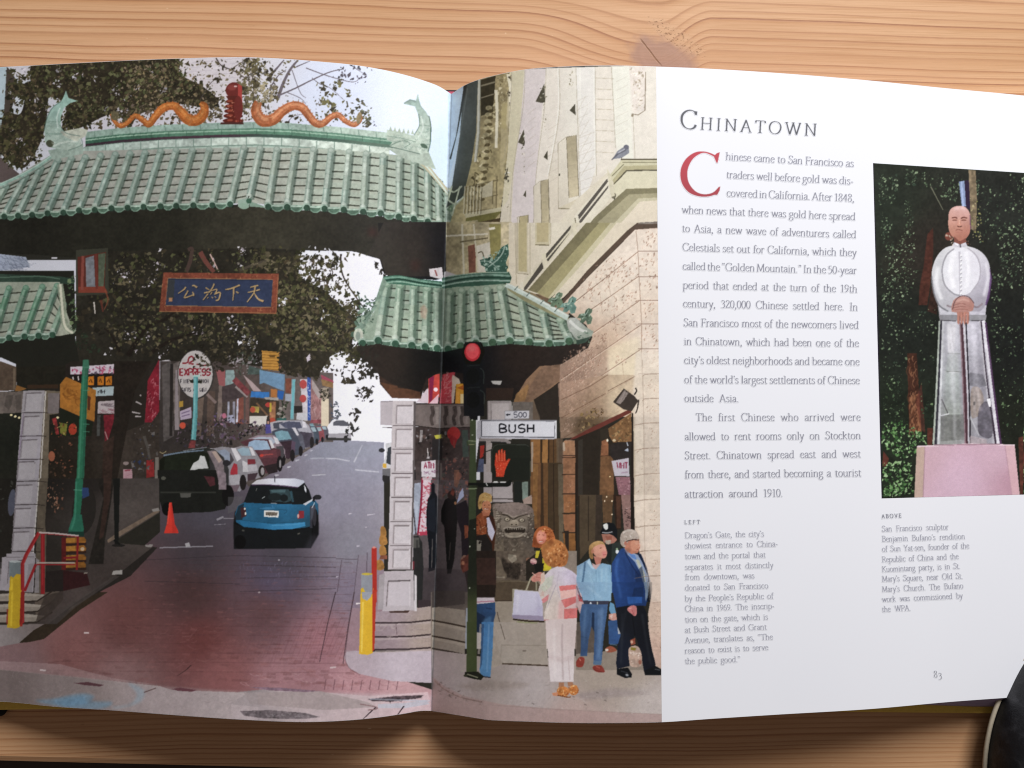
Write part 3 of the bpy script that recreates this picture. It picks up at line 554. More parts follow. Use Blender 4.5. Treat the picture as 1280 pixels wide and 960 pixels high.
for i in range(420):
    v = rb.rand() ** .7; y = 690 + 165 * v; x0 = 250 - 230 * v; x = x0 + rb.rand() * (445 - x0); w = 3 + 9 * v; h = 1.2 + 2.4 * v
    p(['8a5654', '5a3636', '9a6664', '6d4444'][rb.randint(4)], [(x, y), (x + w, y + .4), (x + w - .6, y + h), (x - .6, y + h - .3)], .22, n=.1)
for i in range(15):
    y = 700 + 150 * (i / 15) ** 1.2; l('4a2c2e', [(250 - 1.35 * (y - 690), y), (440, y + 3)], .8, a=.22, sm=0, n=.3)
T(300, 740, 4)
# the far kerb strip and the cement in front
p([(0,560,'8f8486'),(300,500,'c0aeb0'),(600,560,'cdb4b6'),(900,540,'d6b8bc')], "-10,500 180,480 640,520 940,500 960,640 960,680 -10,680", n=.06)
p('a89898', "20,505 400,495 640,550 680,575 420,590 50,560", n=.08, a=.8); p('846a78', "40,475 200,478 400,495 330,500 150,492", n=.3)
p('6f6468', "0,595 150,590 330,605 400,625 320,635 120,632 20,618", n=.4); ticks("0,595 330,605 400,625 60,620", 40, 'a39a9c', 14, 4, 0, 4, .5); p('55474c', "640,535 780,520 920,515 900,530 760,548 660,545", n=.5); ticks("640,535 780,520 920,515 900,530 760,548", 30, '2c2528', 12, 4, 0, 8, .7)
p('bdbcc8', "690,560 820,555 930,540 950,560 830,580 690,580", a=.8); l('2c2226', "680,575 610,640", 6, 3, sm=0); l('2c2226', "820,570 780,625", 6, 3, sm=0); l('b8c0d0', "650,535 950,545", 8, a=.5); l('8a6a6c', "600,560 680,575 680,585 640,590", 5)
# pale island by the bollard, steps
p([(600,330,'b4a3ac'),(800,380,'c0b2bc'),(950,420,'bcaeb8')], "530,290 700,300 958,290 958,455 760,445 600,410 545,380 522,330", n=.06)
p('9d8088', "560,80 600,80 600,290 525,300", a=.8); l('5c4248', "570,0 530,290 540,370 600,415", 4, a=.4)
p([(700,100,'a5929a'),(940,200,'a8968c'),(700,260,'97838a')], "675,100 958,70 958,295 670,290", n=.07)
for y0, y1 in [(155, 140), (225, 212), (288, 278)]: l('33282a', [(672, y0), (850, y0 - 3), (958, y1)], 8, sm=0, a=.9); p('b7a7a6', [(675, y0 + 5), (850, y0 + 3), (958, y1 + 5), (958, y1 + 16), (675, y0 + 18)], a=.6)
l('4a3a3e', "780,160 785,215", 3, sm=0, a=.6); p('3a2f33', "890,0 960,0 960,70 890,80"); ticks("680,110 950,90 950,270 680,270", 60, ['8d7a7a', 'b8a8a4'], 30, 6, 0, 3, .4)
l('e8dcdc', "580,58 610,55", 10, 4); l('2c2024', "750,100 830,98", 8); l('c9b2b4', "450,378 480,376", 8)
# left kerb, blue paint on the cement
T(0, 740, 4)
p([(0,230,'8a8080'),(150,170,'7c706e'),(60,260,'8d8484'),(300,90,'594c48')], "-10,165 180,160 200,150 330,60 430,0 480,0 330,140 210,220 100,255 -10,275", n=.08)
p('33291f', "95,255 170,190 330,100 470,0 540,0 400,90 300,170 220,235 150,250", n=.15)
p([(0,430,'746664'),(300,470,'8a7c7a'),(700,520,'b0a09f'),(1200,560,'bfb0b0')], "-10,385 380,425 800,470 860,490 1290,505 1290,680 -10,680", n=.06)
p('a88f90', "0,345 300,360 560,430 800,465 400,430 0,390", n=.1, a=.5)
p('6a9dc0', "180,545 260,535 400,508 470,520 460,545 560,550 520,580 380,585", sm=1, n=.15, soft=1.6, a=.42); p('8bb4cc', "640,455 720,490 700,550 600,580 560,575 650,560 685,510", sm=1, a=.3, n=.1, soft=1.5); p('5a93bd', "260,545 420,520 440,560 330,575", a=.3, soft=2)
p('5a3a40', "370,455 440,450 520,465 500,472 420,465"); p('6a4048', "860,485 900,478 985,490 960,498 890,494"); l('4a3030', "955,365 930,390 885,420", 6, 2); l('6a5654', "780,480 720,502", 5); p('a79a9c', "1140,560 1240,505 1290,500 1290,575", a=.6); l('c8b8b8', "200,390 230,392", 8); l('d8c8c8', "420,205 445,203", 8, a=.7)
ticks("100,250 1250,60 1280,400 600,440", 130, ['9a6a68', '6a403f', '7d5252'], 70, 4, -.15, 6, .3, .3)
ticks("0,390 800,480 1280,520 1280,620 0,540", 120, ['8a7a78', 'c0b0ae', '6a5c5a'], 30, 4, 0, 7, .4)
T()
p([(0,850,'7b6d6b'),(100,860,'8a7c7b'),(200,875,'a5979a'),(330,880,'b8a9ab'),(420,885,'c0aeb2'),(520,875,'cdb4ba')], "-5,838 95,846 200,858 322,866 420,866 545,868 545,912 -5,912", a=.55, n=.08, soft=1.5)
p('c4b4ba', "290,880 320,868 335,866 335,905 290,905", a=.35, soft=3)
T(300, 740, 4)
p('a89898', "20,505 400,495 640,550 680,575 420,590 50,560", n=.08, a=.8); p('846a78', "40,475 200,478 400,495 330,500 150,492", n=.3)
p('6f6468', "0,595 150,590 330,605 400,625 320,635 120,632 20,618", n=.4); ticks("0,595 330,605 400,625 60,620", 40, 'a39a9c', 14, 4, 0, 4, .5); p('55474c', "640,535 780,520 920,515 900,530 760,548 660,545", n=.5); ticks("640,535 780,520 920,515 900,530 760,548", 30, '2c2528', 12, 4, 0, 8, .7)
p('bdbcc8', "690,560 820,555 930,540 950,560 830,580 690,580", a=.8); l('2c2226', "680,575 610,640", 6, 3, sm=0); l('2c2226', "820,570 780,625", 6, 3, sm=0); l('b8c0d0', "650,535 950,545", 8, a=.5); l('8a6a6c', "600,560 680,575 680,585 640,590", 5)
T(0, 740, 4)
p('6a9dc0', "180,545 260,535 400,508 470,520 460,545 560,550 520,580 380,585", sm=1, n=.15, soft=1.6, a=.42); p('8bb4cc', "640,455 720,490 700,550 600,580 560,575 650,560 685,510", sm=1, a=.3, n=.1, soft=1.5); p('5a93bd', "260,545 420,520 440,560 330,575", a=.3, soft=2)
p('5a3a40', "370,455 440,450 520,465 500,472 420,465"); p('6a4048', "860,485 900,478 985,490 960,498 890,494"); l('4a3030', "955,365 930,390 885,420", 6, 2); l('6a5654', "780,480 720,502", 5); p('a79a9c', "1140,560 1240,505 1290,500 1290,575", a=.6); l('c8b8b8', "200,390 230,392", 8); l('d8c8c8', "420,205 445,203", 8, a=.7)
# road furniture: white marks
T(180, 580, 5.3333)
for s, w in [("485,372 530,352", 14), ("530,362 600,362", 5), ("105,558 460,548", 8), ("1120,75 1210,70", 8), ("470,405 545,400", 4)]: l('9c98a0', s, w, a=.8, sm=0)
p('a8a4a8', "272,530 300,522 310,548 280,555"); l('b8b4bc', "870,78 900,72", 14, 6); l('b8b4bc', "955,22 980,16", 12, 6)
for s in ["620,610 1280,625", "650,670 1280,690", "640,760 1280,750", "0,640 620,610", "0,780 640,800", "640,850 1280,830"]: l('332b30', s, 5, a=.5, sm=0)
ticks("640,640 1270,640 1270,780 640,780", 120, ['6d6480', '54495c', '7d7490'], 22, 5, 1.57, 9, .45, .2); e('a8989c', 768, 856, 7, 6); e('989098', 900, 640, 8, 6)
T(360, 440, 5.3333)
for s, w, w2 in [("150,710 240,708", 9, 8), ("250,708 330,712 412,728", 9, 8), ("440,735 495,620", 12, 7), ("445,785 605,800", 9, 9), ("160,822 250,818", 6, 6), ("50,725 75,718", 12, 6), ("110,690 130,684", 10, 6), ("150,660 165,655", 8, 5), ("0,770 15,765", 12, 6)]: l('c9c8d2', s, w, w2, a=.75, sm=0)
p([(220,620,'7f8493'),(440,640,'8e909e'),(600,700,'9d9fae')], "215,600 330,600 440,608 640,625 640,690 400,700 100,720 210,612", a=.35, n=.05)
T(420, 600, 6.4)
for s in ["100,272 125,268", "250,280 310,272", "165,530 190,526", "235,378 250,376", "0,775 20,772"]: l('c8c0cc', s, 9, 5, sm=0)
for s in ["0,630 170,635", "45,640 10,900", "180,600 140,950", "250,580 245,740"]: l('453840', s, 6, sm=0, a=.6)
p('8a7c88', "180,600 245,605 240,740 200,900 140,960", a=.4)
# ---- shops up the hill
T(180, 440, 5.3333)
p([(400,400,'453c38'),(650,300,'564a46'),(300,500,'332e2c'),(900,400,'6d625f')], "110,60 480,60 800,100 1260,140 1260,600 1180,600 700,900 500,640 100,660", n=.15)
p('57504e', "120,90 180,60 200,560 130,600", n=.2); p('6e6460', "190,80 240,60 240,520 205,520", n=.2); p('8d8285', "210,120 225,120 232,520 205,520"); l('2a2624', "185,80 180,560", 20)
for s, c, w in [("380,300 360,560", '6a5a50', 40), ("450,260 440,560", '5a4a42', 50), ("520,150 500,460", '7d6d66', 30), ("600,330 600,480", '8d8a98', 16), ("565,330 560,470", 'a0a0b0', 14), ("640,300 640,480", '7d4a40', 50), ("690,180 690,480", '6a4f4a', 24), ("625,310 620,470", 'c0c0d0', 12), ("580,420 585,470", 'a8a8c0', 30)]: l(c, s, w, n=.2, sm=0)
p('9a5a5c', "480,120 540,120 540,230 500,220"); p('8ba0a0', "545,120 600,120 610,200 540,235", n=.2); p('4a3f40', "520,230 640,200 660,300 520,340", n=.2); l('9a8e8c', "610,230 690,300", 14); l('7d3f42', "600,180 670,250 700,280", 36, n=.3); p('b09a9a', "660,150 710,190 780,260 730,262 690,200"); l('83706c', "420,280 480,340", 20)
leaves("560,0 800,0 800,150 640,150 560,60", 130, 8, 26, ['6d6466', '8d8486', '453c36', '5a5c54', 'a39aa0', '3d4238'], 41); p('4f5e58', "700,90 800,120 800,150 690,150", n=.3)
p('c08a3e', "785,-10 905,0 900,125 790,115", n=.1)
for i in range(7): l('7d5222', [(788, 0 + i * 19), (902, 4 + i * 19)], 5, sm=0, a=.7)
p('6a4a22', "830,22 880,20 870,35 840,34"); p('8d5a50', "900,0 1000,0 1000,130 905,120", n=.25); ticks("905,0 1000,0 1000,120 905,120", 30, ['5a3430', 'b08a80'], 30, 6, 1, 2)
p('6d8fae', "770,120 940,150 935,260 880,240 800,205 770,215", n=.1); p('3a78c0', "715,262 835,268 835,310 710,300", n=.1); p('2f5fa8', "890,255 935,262 925,320 890,310"); p('b0703c', "845,245 888,250 885,305 845,300"); p('a8a09a', "800,300 895,305 895,325 810,320"); p('40382f', "710,305 900,325 900,470 700,440", n=.2); p('b09a4c', "715,360 770,365 765,405 712,400", n=.3); e('b5503c', 725, 385, 18, 20); e('b8423c', 830, 352, 22, 16); p('9a6a4c', "840,330 880,330 875,470 835,470", n=.4); l('c8b83c', "845,340 842,400", 14, a=.8); e('b04a38', 855, 460, 22, 22); l('7a5a42', "750,340 830,430", 12)
p('d2ccc4', "705,428 825,425 820,492 702,495", n=.06); e('3a342f', 828, 465, 12, 40)
p('7d4a3c', "945,175 985,175 985,280 945,270", n=.2); p('7fa6b0', "985,180 1010,180 1000,450 975,450", n=.1); l('6db0b8', "1000,190 985,440", 14); p('a0a4b0', "940,280 985,280 985,330 940,325"); p('c8c0c6', "1040,180 1090,180 1090,420 1060,420", n=.15); e('b54a48', 1062, 215, 24, 30); e('b54a48', 1060, 310, 22, 26); p('3a55a0', "1088,170 1112,165 1112,455 1092,455"); ticks("1090,180 1110,180 1110,440 1092,440", 26, 'b8c0e0', 16, 5, 1, 3, .8); p('9a7070', "1112,180 1180,280 1180,480 1112,460", n=.2); ticks("1115,200 1178,290 1178,470 1115,450", 30, ['6a4a48', 'c0a0a0'], 60, 5, 1.5, 4, .6, .2); p('a89a98', "1120,180 1180,270 1170,320 1120,240"); p('8a6a48', "1180,180 1260,200 1260,240 1190,225", n=.2); p('a04a5c', "1180,150 1220,170 1260,190 1265,205 1185,180"); p('d8c8b0', "1180,320 1232,310 1232,500 1180,500", n=.05); p('c8b8a0', "1180,240 1230,235 1230,320 1180,330", a=.6)
p('2e2a28', "1000,360 1055,360 1055,400 1000,410"); p('c4c2c8', "1020,405 1090,405 1090,460 1015,450"); p('35605a', "885,440 950,440 950,465 885,465"); leaves("900,320 960,330 950,440 890,440", 24, 8, 22, ['2c3428', '38402f', 'a09a90'], 7); leaves("1170,250 1240,250 1240,320 1180,330", 22, 8, 22, ['2c2c26', '3d382f'], 8)
leaves("1240,310 1300,330 1320,450 1245,460", 50, 8, 24, ['4a5060', '5a6068', '3f4648', '6a6a74'], 18)
p('8a4a52', "1110,455 1180,450 1180,475 1110,475", n=.3)
leaves("230,480 640,430 820,480 800,560 640,600 420,640 200,620", 200, 8, 26, ['2a2628', '3a3540', '5c4a5c', '4a3438', '23211f', '6a5a66'], 9); leaves("470,400 560,410 550,500 470,500", 20, 8, 20, ['8a6a8a', 'a07a90', '5a4a6a'], 10); e('c07088', 535, 425, 14, 18); p('4f4a8a', "810,480 850,485 850,540 810,545", n=.2); e('b88a7a', 828, 470, 8, 10)
leaves("640,490 820,490 800,550 640,580", 40, 6, 18, ['1e1c1c', '2e2a2c', '8a8488'], 12); ticks("420,480 560,500 560,600 420,600", 30, '8a8488', 20, 5, 1, 13)
# oval sign and its teal post
e('3a3634', 345, 150, 122, 166); e('bdb6b4', 343, 148, 115, 158, n=.06)
l('8a2c34', "255,75 290,70 300,40 320,30 330,55 300,75 330,80", 10); l('8a2c34', "350,80 400,90 430,80", 9)
def sign_text(txt, x, y, h, w, c, lw, gap=.35):
    """block capitals drawn with straight strokes"""
    S_ = {'E': "1,0 0,0 0,1 1,1;0,.5 .8,.5", 'X': "0,0 1,1;0,1 1,0", 'P': "0,1 0,0 1,.1 1,.45 0,.5", 'R': "0,1 0,0 1,.1 1,.45 0,.5;.4,.5 1,1", 'S': "1,.1 .5,0 0,.2 .1,.45 .9,.55 1,.8 .5,1 0,.9", 'F': "0,1 0,0 1,0;0,.5 .8,.5", 'I': ".5,0 .5,1", 'N': "0,1 0,0 1,1 1,0", 'A': "0,1 .5,0 1,1;.2,.65 .8,.65", 'T': "0,0 1,0;.5,0 .5,1", 'G': "1,.15 .5,0 0,.3 0,.7 .5,1 1,.85 1,.55 .6,.55", 'L': "0,0 0,1 1,1", 'H': "0,0 0,1;1,0 1,1;0,.5 1,.5", 'O': ".5,0 0,.3 0,.7 .5,1 1,.7 1,.3 .5,0", 'B': "0,1 0,0 .9,.1 .9,.4 0,.5;0,.5 1,.6 1,.9 0,1", 'U': "0,0 0,.75 .5,1 1,.75 1,0", 'M': "0,1 0,0 .5,.6 1,0 1,1", 'W': "0,0 .25,1 .5,.4 .75,1 1,0", '5': "1,0 .1,0 0,.45 .6,.4 1,.65 .9,.95 .4,1 0,.9", '0': ".5,0 0,.3 0,.7 .5,1 1,.7 1,.3 .5,0", '&': "1,1 .2,.3 .5,0 .7,.25 0,.75 .4,1 1,.6", ' ': ""}
    for ch in txt:
        for s in filter(None, S_[ch].split(';')):
            l(c, [(x + u * w, y + v * h) for u, v in [tuple(map(float, q.split(','))) for q in s.split()]], lw, sm=1 if ch in 'SOGBPRU05' else 0, n=0)
        x += w * (1 + gap) if ch not in 'I' else w * (.8 + gap)
sign_text('EXPRESS', 240, 112, 44, 22, '8a2430', 9)
sign_text('FINE FASHION', 243, 182, 25, 11, '38343a', 4.5, .5); sign_text('GIFTS & LINEN', 252, 240, 25, 9, '38343a', 4.5, .45)
leaves("320,20 460,-40 460,110 420,130 330,110", 44, 8, 26, ['2b271f', '3a3428', '4d4636'], 14); p('2a2a22', "300,185 390,190 385,210 310,205")
l('5ea0a4', "345,160 342,400 330,585", 28, 34, n=.1); l('8cc4c6', "340,170 336,400 324,580", 7, a=.7, sm=0); l('3d7a80', "356,170 354,400 344,580", 6, a=.6, sm=0); p('7a3a3a', "310,590 345,590 340,640 295,640", n=.3); l('a8ccc4', "325,160 375,158", 12, sm=0)
e('c9503a', 258, 490, 20, 22); p('b0a0b4', "240,395 315,365 318,440 242,455"); l('6d5a78', "250,410 305,392", 6, sm=0); l('6d5a78', "250,430 305,415", 6, sm=0); p('b08a3a', "235,330 262,325 262,365 235,368")
# leaves hanging in front of the street
leaves("880,0 1250,0 1240,80 1160,190 1090,160 900,150", 200, 12, 34, ['2b281f', '332e24', '3c372b', '403a2c'], 15); p('2f2b22', "930,0 1230,0 1220,60 1150,160 1080,150 930,110", sm=1, n=.2); p('c8bcc8', "1080,40 1105,10 1115,45 1090,70"); leaves("900,0 1240,0 1160,190 920,150", 80, 12, 34, ['37322a', '453e30', '2b281f'], 16)
leaves("430,0 620,0 600,90 520,130 440,120", 60, 10, 28, ['26231c', '322d23'], 17)
# ---- parked cars, far to near
def car(body, glass, c, gl, dark='23211f', hl=None):
    p(c, body, n=.1)
    if glass: p(gl, glass, n=.15)
    if hl: l(hl, hl_pts, 5)
T(360, 440, 5.3333)
p('e4e2e8', "265,490 300,450 360,450 400,465 420,500 420,575 265,575 255,530", n=.03); p('5a5a64', "300,470 325,455 370,455 410,480 410,495 300,490"); p('a5a0a8', "262,545 420,540 420,575 262,575"); e('2c2a2a', 385, 580, 14, 24); p('3a3838', "255,570 420,575 420,590 255,590"); p('e9e7ec', "440,470 470,480 480,540 440,560", a=.5)
leaves("400,460 475,500 460,570 380,580", 20, 8, 24, ['2c2c2c', '3d3a36'], 2); leaves("420,360 490,370 480,440 420,470", 12, 10, 30, ['33302a'], 3); leaves("440,230 570,230 560,330 450,330", 26, 8, 24, ['2e2a24'], 4)
for b, g, c, gc in [("190,490 215,480 240,530 245,590 215,600 190,560", "", '5a5a64', '55606a'), ("135,478 160,470 195,500 215,560 210,605 170,610 150,540", "140,480 165,475 185,505 160,515", '7a5a60', '7fa0ac'), ("60,465 110,470 140,510 160,560 160,630 110,640 90,560", "70,470 105,475 125,505 90,505", '6a6470', '8d98a8'), ("-120,470 -60,455 60,460 100,480 130,540 130,640 60,650 40,560 -110,540", "-100,475 -40,465 50,475 85,505 70,520 -95,510", 'b0aab0', '4a4c58')]:
    p(c, b, n=.12)
    if g: p(gc, g, n=.12)
for x, y, r in [(205,585,20),(150,620,26),(100,640,30),(65,650,30)]: e('2a2526', x, y - 15, r * .6, r)
T(180, 440, 5.3333)
for x, y, k, c in [(1200, 520, .5, '5a5560'), (1165, 530, .6, '8a4a50'), (1125, 535, .7, '48505c'), (1085, 545, .8, '6d6a74')]: p(c, [(x - 60 * k, y + 40 * k), (x - 50 * k, y - 30 * k), (x - 20 * k, y - 55 * k), (x + 30 * k, y - 55 * k), (x + 55 * k, y - 10 * k), (x + 65 * k, y + 70 * k), (x + 30 * k, y + 110 * k), (x - 50 * k, y + 90 * k)], n=.15, sm=0); p('9fb2bc', [(x - 44 * k, y - 26 * k), (x - 18 * k, y - 48 * k), (x + 22 * k, y - 46 * k), (x + 36 * k, y - 8 * k), (x - 40 * k, y)], n=.15); e('201f22', x + 40 * k, y + 90 * k, 14 * k, 30 * k)
p('aaa8b2', "900,480 960,455 1055,455 1100,490 1120,545 1080,560 905,520", n=.06); p('54566a', "905,478 965,462 1040,468 1055,505 1000,515 940,505", n=.15); p('4a4450', "1040,530 1120,540 1130,620 1080,640 1050,600", n=.2); p('d8d4dc', "1055,460 1075,465 1090,505 1060,505"); e('2a2628', 1120, 600, 14, 36)
p('5c5c68', "990,520 1010,500 1060,560 1075,640 1040,680 1000,660", n=.2); p('6f9aa4', "950,525 985,520 1000,575 975,580"); p('d0ccd2', "985,505 1010,505 1035,555 1010,560")
p('4a4e5c', "850,530 900,510 990,510 1020,560 1060,650 1050,680 960,700 880,610", n=.12); p('7ba2b0', "870,535 915,522 960,530 985,580 890,590", n=.12); p('3c2c34', "900,600 985,590 1000,690 960,715 910,680", n=.2); p('5c4a5c', "985,590 1010,600 1005,690 975,710"); e('242022', 990, 690, 16, 40); e('242022', 1045, 660, 14, 34)
p('93808a', "690,580 760,555 870,555 905,600 940,650 945,720 900,760 830,640", n=.12); p('a8b0c0', "720,578 770,565 850,568 880,600 860,615"); p('d6d2d8', "860,560 890,575 905,610 880,615"); e('1f1c1e', 925, 715, 18, 46); p('4a464a', "880,630 930,625 935,690 900,740"); 
p('56343a', "640,600 700,580 830,580 870,640 910,650 915,740 880,800 810,810 760,690", n=.14); p([(720,620,'9ab0c8'),(800,620,'b8cada'),(760,650,'6f8cae')], "700,600 740,585 820,592 845,650 720,655 690,640", n=.1); p('683a40', "770,660 880,650 890,700 770,710", n=.1); l('a04a48', "770,690 860,680", 8); e('c04038', 785, 690, 12, 10); p('d8d4d8', "830,585 850,590 872,640 850,642"); p('2a2224', "800,760 890,740 890,800 830,815", n=.2); e('1e1a1c', 905, 745, 20, 52); e('8a8486', 908, 745, 8, 28)
p('8f8a90', "600,640 650,625 720,630 760,690 800,760 790,830 740,850 680,840 640,720", n=.1); p('93aab8', "620,650 660,635 700,642 715,690 650,690"); p('d4d0d4', "700,632 722,640 745,690 720,690"); p('7d3038', "690,715 740,715 745,745 690,750"); p('aeaab0', "680,755 750,750 760,790 690,800", n=.08); e('26211f', 785, 795, 22, 40); e('9a9496', 790, 795, 12, 26); p('44343a', "680,815 760,805 740,850 690,860")
p('8c888e', "430,650 520,630 600,640 650,700 690,780 690,860 640,930 560,920 540,800", n=.08); p('8d96a8', "490,660 540,648 570,670 575,740 530,740", n=.12); p('d5d0d4', "580,640 610,640 650,710 620,730"); p('4a4448', "575,670 600,720 570,760"); p('a8323c', "578,790 600,740 622,750 625,815 575,820", n=.1); p('aaa6ac', "560,825 640,815 640,880 580,890"); p('6a5a62', "560,890 640,885 620,930 560,930"); e('221e1e', 660, 870, 22, 52); p('c4c0c4', "655,720 690,740 695,800 660,800")
p([(120,760,'15180f'),(450,800,'3c3a3c'),(300,720,'20241c')], "105,720 150,680 250,660 420,640 470,650 530,700 565,780 565,900 490,960 100,965", n=.15)
p('1e2319', "140,700 400,665 430,680 440,780 130,800", n=.2); p('c9c9c8', "300,800 330,740 365,720 375,690 405,695 430,775 360,780", n=.1); p('7d7074', "420,660 470,655 530,730 540,850 500,880 470,760", n=.2); p('b09a90', "450,665 480,660 520,720 500,740"); e('2c2a2e', 550, 740, 26, 20); l('7d90a8', "130,690 260,668 400,655", 12, 8, a=.8); l('9aa4b0', "260,660 420,635", 6, a=.6); p('6a3030', "430,830 470,830 478,900 440,900", n=.2); p('4a3a36', "385,815 430,815 430,835 385,835"); p('45453f', "240,930 310,930 310,960 240,960")
T(180, 580, 5.3333)
p('1c1d1a', "90,40 480,40 500,130 580,200 540,300 440,320 130,330 100,230", n=.15); p('55544f', "240,195 315,190 310,222 245,225"); l('33342f', "110,190 480,190", 10); e('0f0f0f', 160, 300, 40, 46); e('141313', 560, 210, 40, 70); p('6a3038', "400,80 470,85 475,140 440,150", n=.2, a=.7); e('55554c', 130, 95, 16, 12)
p('8d7d84', "490,40 545,60 550,170 500,170", n=.2)
p('5e5b5e', "560,220 660,215 640,300 560,330", a=.5)
# cone and kerb
p('d9382c', "168,255 185,255 205,400 225,440 230,460 132,462 140,440 152,400", n=.06); p('b02a24', "180,255 186,255 206,400 228,455 190,460", a=.5); l('e8604c', "172,262 158,400", 6, a=.6)
p('6a5a50', "0,320 60,300 100,310 0,370", n=.15); p('9a9490', "55,300 95,292 100,310 60,315"); p('4a3a30', "0,345 90,315 95,325 0,375")
p('b8b4b0', "10,540 55,535 60,555 5,555"); 
# the blue hatchback
T(280, 580, 8)
p('0e0f10', "95,600 110,480 200,380 940,400 950,700 870,840 100,850", n=.1, soft=.6)
p([(250,430,'235c80'),(600,420,'2f78a6'),(780,430,'2c6890'),(500,560,'1f4c68'),(830,540,'22404f')], "110,500 140,420 200,385 400,395 800,405 900,350 940,400 945,500 880,620 800,640 500,660 200,630 120,580", n=.08)
p('1b1d20', "100,560 145,420 200,395 185,560", a=.7); p('191c1e', "200,380 270,200 400,205 740,235 800,180 850,260 880,350 790,405", n=.12)
p([(300,190,'c8c4ca'),(600,160,'e6e8f4'),(780,190,'b8bccc')], "270,205 330,160 440,145 700,142 800,165 805,185 745,230 600,212 450,205", n=.02); l('4a3050', "275,210 450,208 740,236", 9, sm=0, a=.8)
p('33454a', "455,255 640,250 680,300 670,370 620,385 480,370", n=.2); p('4f6a70', "470,260 620,255 610,285 480,285", a=.8); e('1e2426', 510, 330, 70, 38); e('1a1e20', 600, 340, 40, 36); l('aab0b0', "380,345 410,325", 8); l('8a8a84', "320,270 330,240", 6); l('3f6a7a', "670,270 690,380", 22, a=.6)
p('e0e2ea', "800,205 820,240 830,300 805,260"); p('c8cad2', "790,400 890,345 895,360 815,415"); p('16181b', "830,250 870,345 850,350 820,300")
e('26262a', 935, 332, 40, 26); p('1c1b1f', "890,330 915,330 905,380 885,370")
p('4a8cba', "340,445 440,430 520,440 460,460", a=.5); l('1f4a66', "345,445 400,460 620,460 600,500", 8, a=.7); p('dedcd8', "398,462 550,468 545,535 400,528"); p('6f665c', "415,478 535,483 532,518 416,512", n=.3); ticks("420,480 530,485 528,515 420,510", 14, '3c342c', 18, 5, 1.4, 3, .8, .2)
p('8a2c34', "750,470 800,470 800,540 735,548", n=.1); e('d8a8a0', 742, 520, 10, 22); p('402428', "165,440 215,430 225,520 175,540"); e('d8d4c8', 207, 448, 9, 12); e('e0dcd0', 215, 495, 8, 16)
p([(300,600,'22608a'),(500,620,'347fb0'),(750,600,'3a88ba')], "150,560 480,600 700,590 810,580 815,620 690,650 480,655 180,620", n=.06); l('58a0cc', "480,615 700,605 800,590", 8, a=.6); l('1c4a66', "160,560 480,590 700,580", 7, a=.6)
p('16181a', "105,600 200,630 480,665 800,650 880,620 870,840 100,850", n=.1); l('4a4a44', "180,662 205,668", 16); l('55524c', "735,700 760,692", 14); p('3a3a44', "860,420 910,410 925,500 890,640 860,640", n=.2); p('555a66', "870,430 900,420 895,520 870,560", a=.6); e('121214', 915, 600, 30, 150); e('4a4650', 905, 520, 20, 100, a=.6); e('0d0d0e', 160, 780, 60, 70); l('c8c8d0', "880,440 900,400 905,385", 7)
l('2a2a30', "507,115 510,190", 7, sm=0); l('d8d8dc', "470,390 530,395", 8, a=.6); l('3c7cb0', "480,410 490,435", 8)
p('5c5664', "880,700 1000,760 880,850 800,860", a=.3, soft=2)
# the car behind the right pillar
T(360, 440, 5.3333)
p('c9c8cc', "650,610 700,600 700,800 640,870 630,760 655,680", n=.08); p('3a3e44', "665,640 700,625 700,760 655,740", n=.1); p('d8a840', "632,745 655,745 655,775 632,770"); e('2a2828', 655, 840, 26, 36); p('6a686c', "630,780 690,775 690,830 630,820"); e('2e2e32', 625, 655, 20, 14); p('b8b4bc', "835,590 860,600 880,760 870,860 835,850"); p('2a2a2c', "845,640 870,660 872,740 845,740"); p('d08a30', "858,730 878,735 876,765 858,760"); p('232224', "835,780 878,790 875,880 835,880")
# ---- under the small roof: bracket, pillar, crossbeam, flags, street beyond
p('3c3230', "600,500 1230,500 1230,960 860,960 830,520", n=.2)
p([(900,600,'3a302e'),(1100,800,'453836'),(1000,900,'4f4648')], "850,500 1220,490 1210,960 850,960", n=.25)
p('2a2320', "840,90 1240,90 1240,350 850,350 860,330 905,330 900,250", n=.2); p('dcd4dc', "850,335 900,320 935,240 935,345 850,347", n=.05)
p('b54038', "935,160 1010,145 1010,300 935,345", n=.2); p('b5404a', "1030,150 1115,130 1090,350 1010,345", n=.15); ticks("1030,160 1105,145 1085,340 1015,340", 26, 'd08a8c', 40, 7, -.9, 3, .7, .5); p('7a2040', "940,170 975,160 960,320 940,340"); p('c9b8c0', "860,330 930,240 935,345", n=.05); p('d6b0ba', "940,345 1005,280 1000,350"); p('d2922e', "1120,205 1190,215 1180,345 1115,345", n=.1); p('e0c890', "1150,280 1180,280 1178,345 1150,345"); p('a0541c', "1125,240 1180,215 1180,260", n=.2); p('c8b8a8', "1095,150 1140,180 1150,210 1120,215 1105,340 1090,340"); e('e0d0d8', 985, 250, 14, 14)
p('e6a040', "1120,260 1145,260 1140,345 1118,345", a=.6)
p([(900,420,'6a5f5c'),(1100,430,'776a66')], "850,345 1230,345 1225,500 1000,508 850,490", n=.12)
for x in (960, 1050, 1110, 1160): l('3a322f', [(x, 360), (x + 6, 410), (x - 6, 440), (x + 4, 490)], 26, 20, a=.8, n=.3); l('8f8580', [(x + 34, 365), (x + 34, 480)], 18, a=.5)
l('2a2422', "850,345 1230,348", 6, sm=0); l('2a2422', "850,492 1000,510 1225,500", 6, sm=0)
e('a82e2e', 1105, 545, 44, 46); p('8a2428', "1065,540 1130,580 1110,640 1085,610"); l('8a3a34', "1105,590 1110,640", 10)
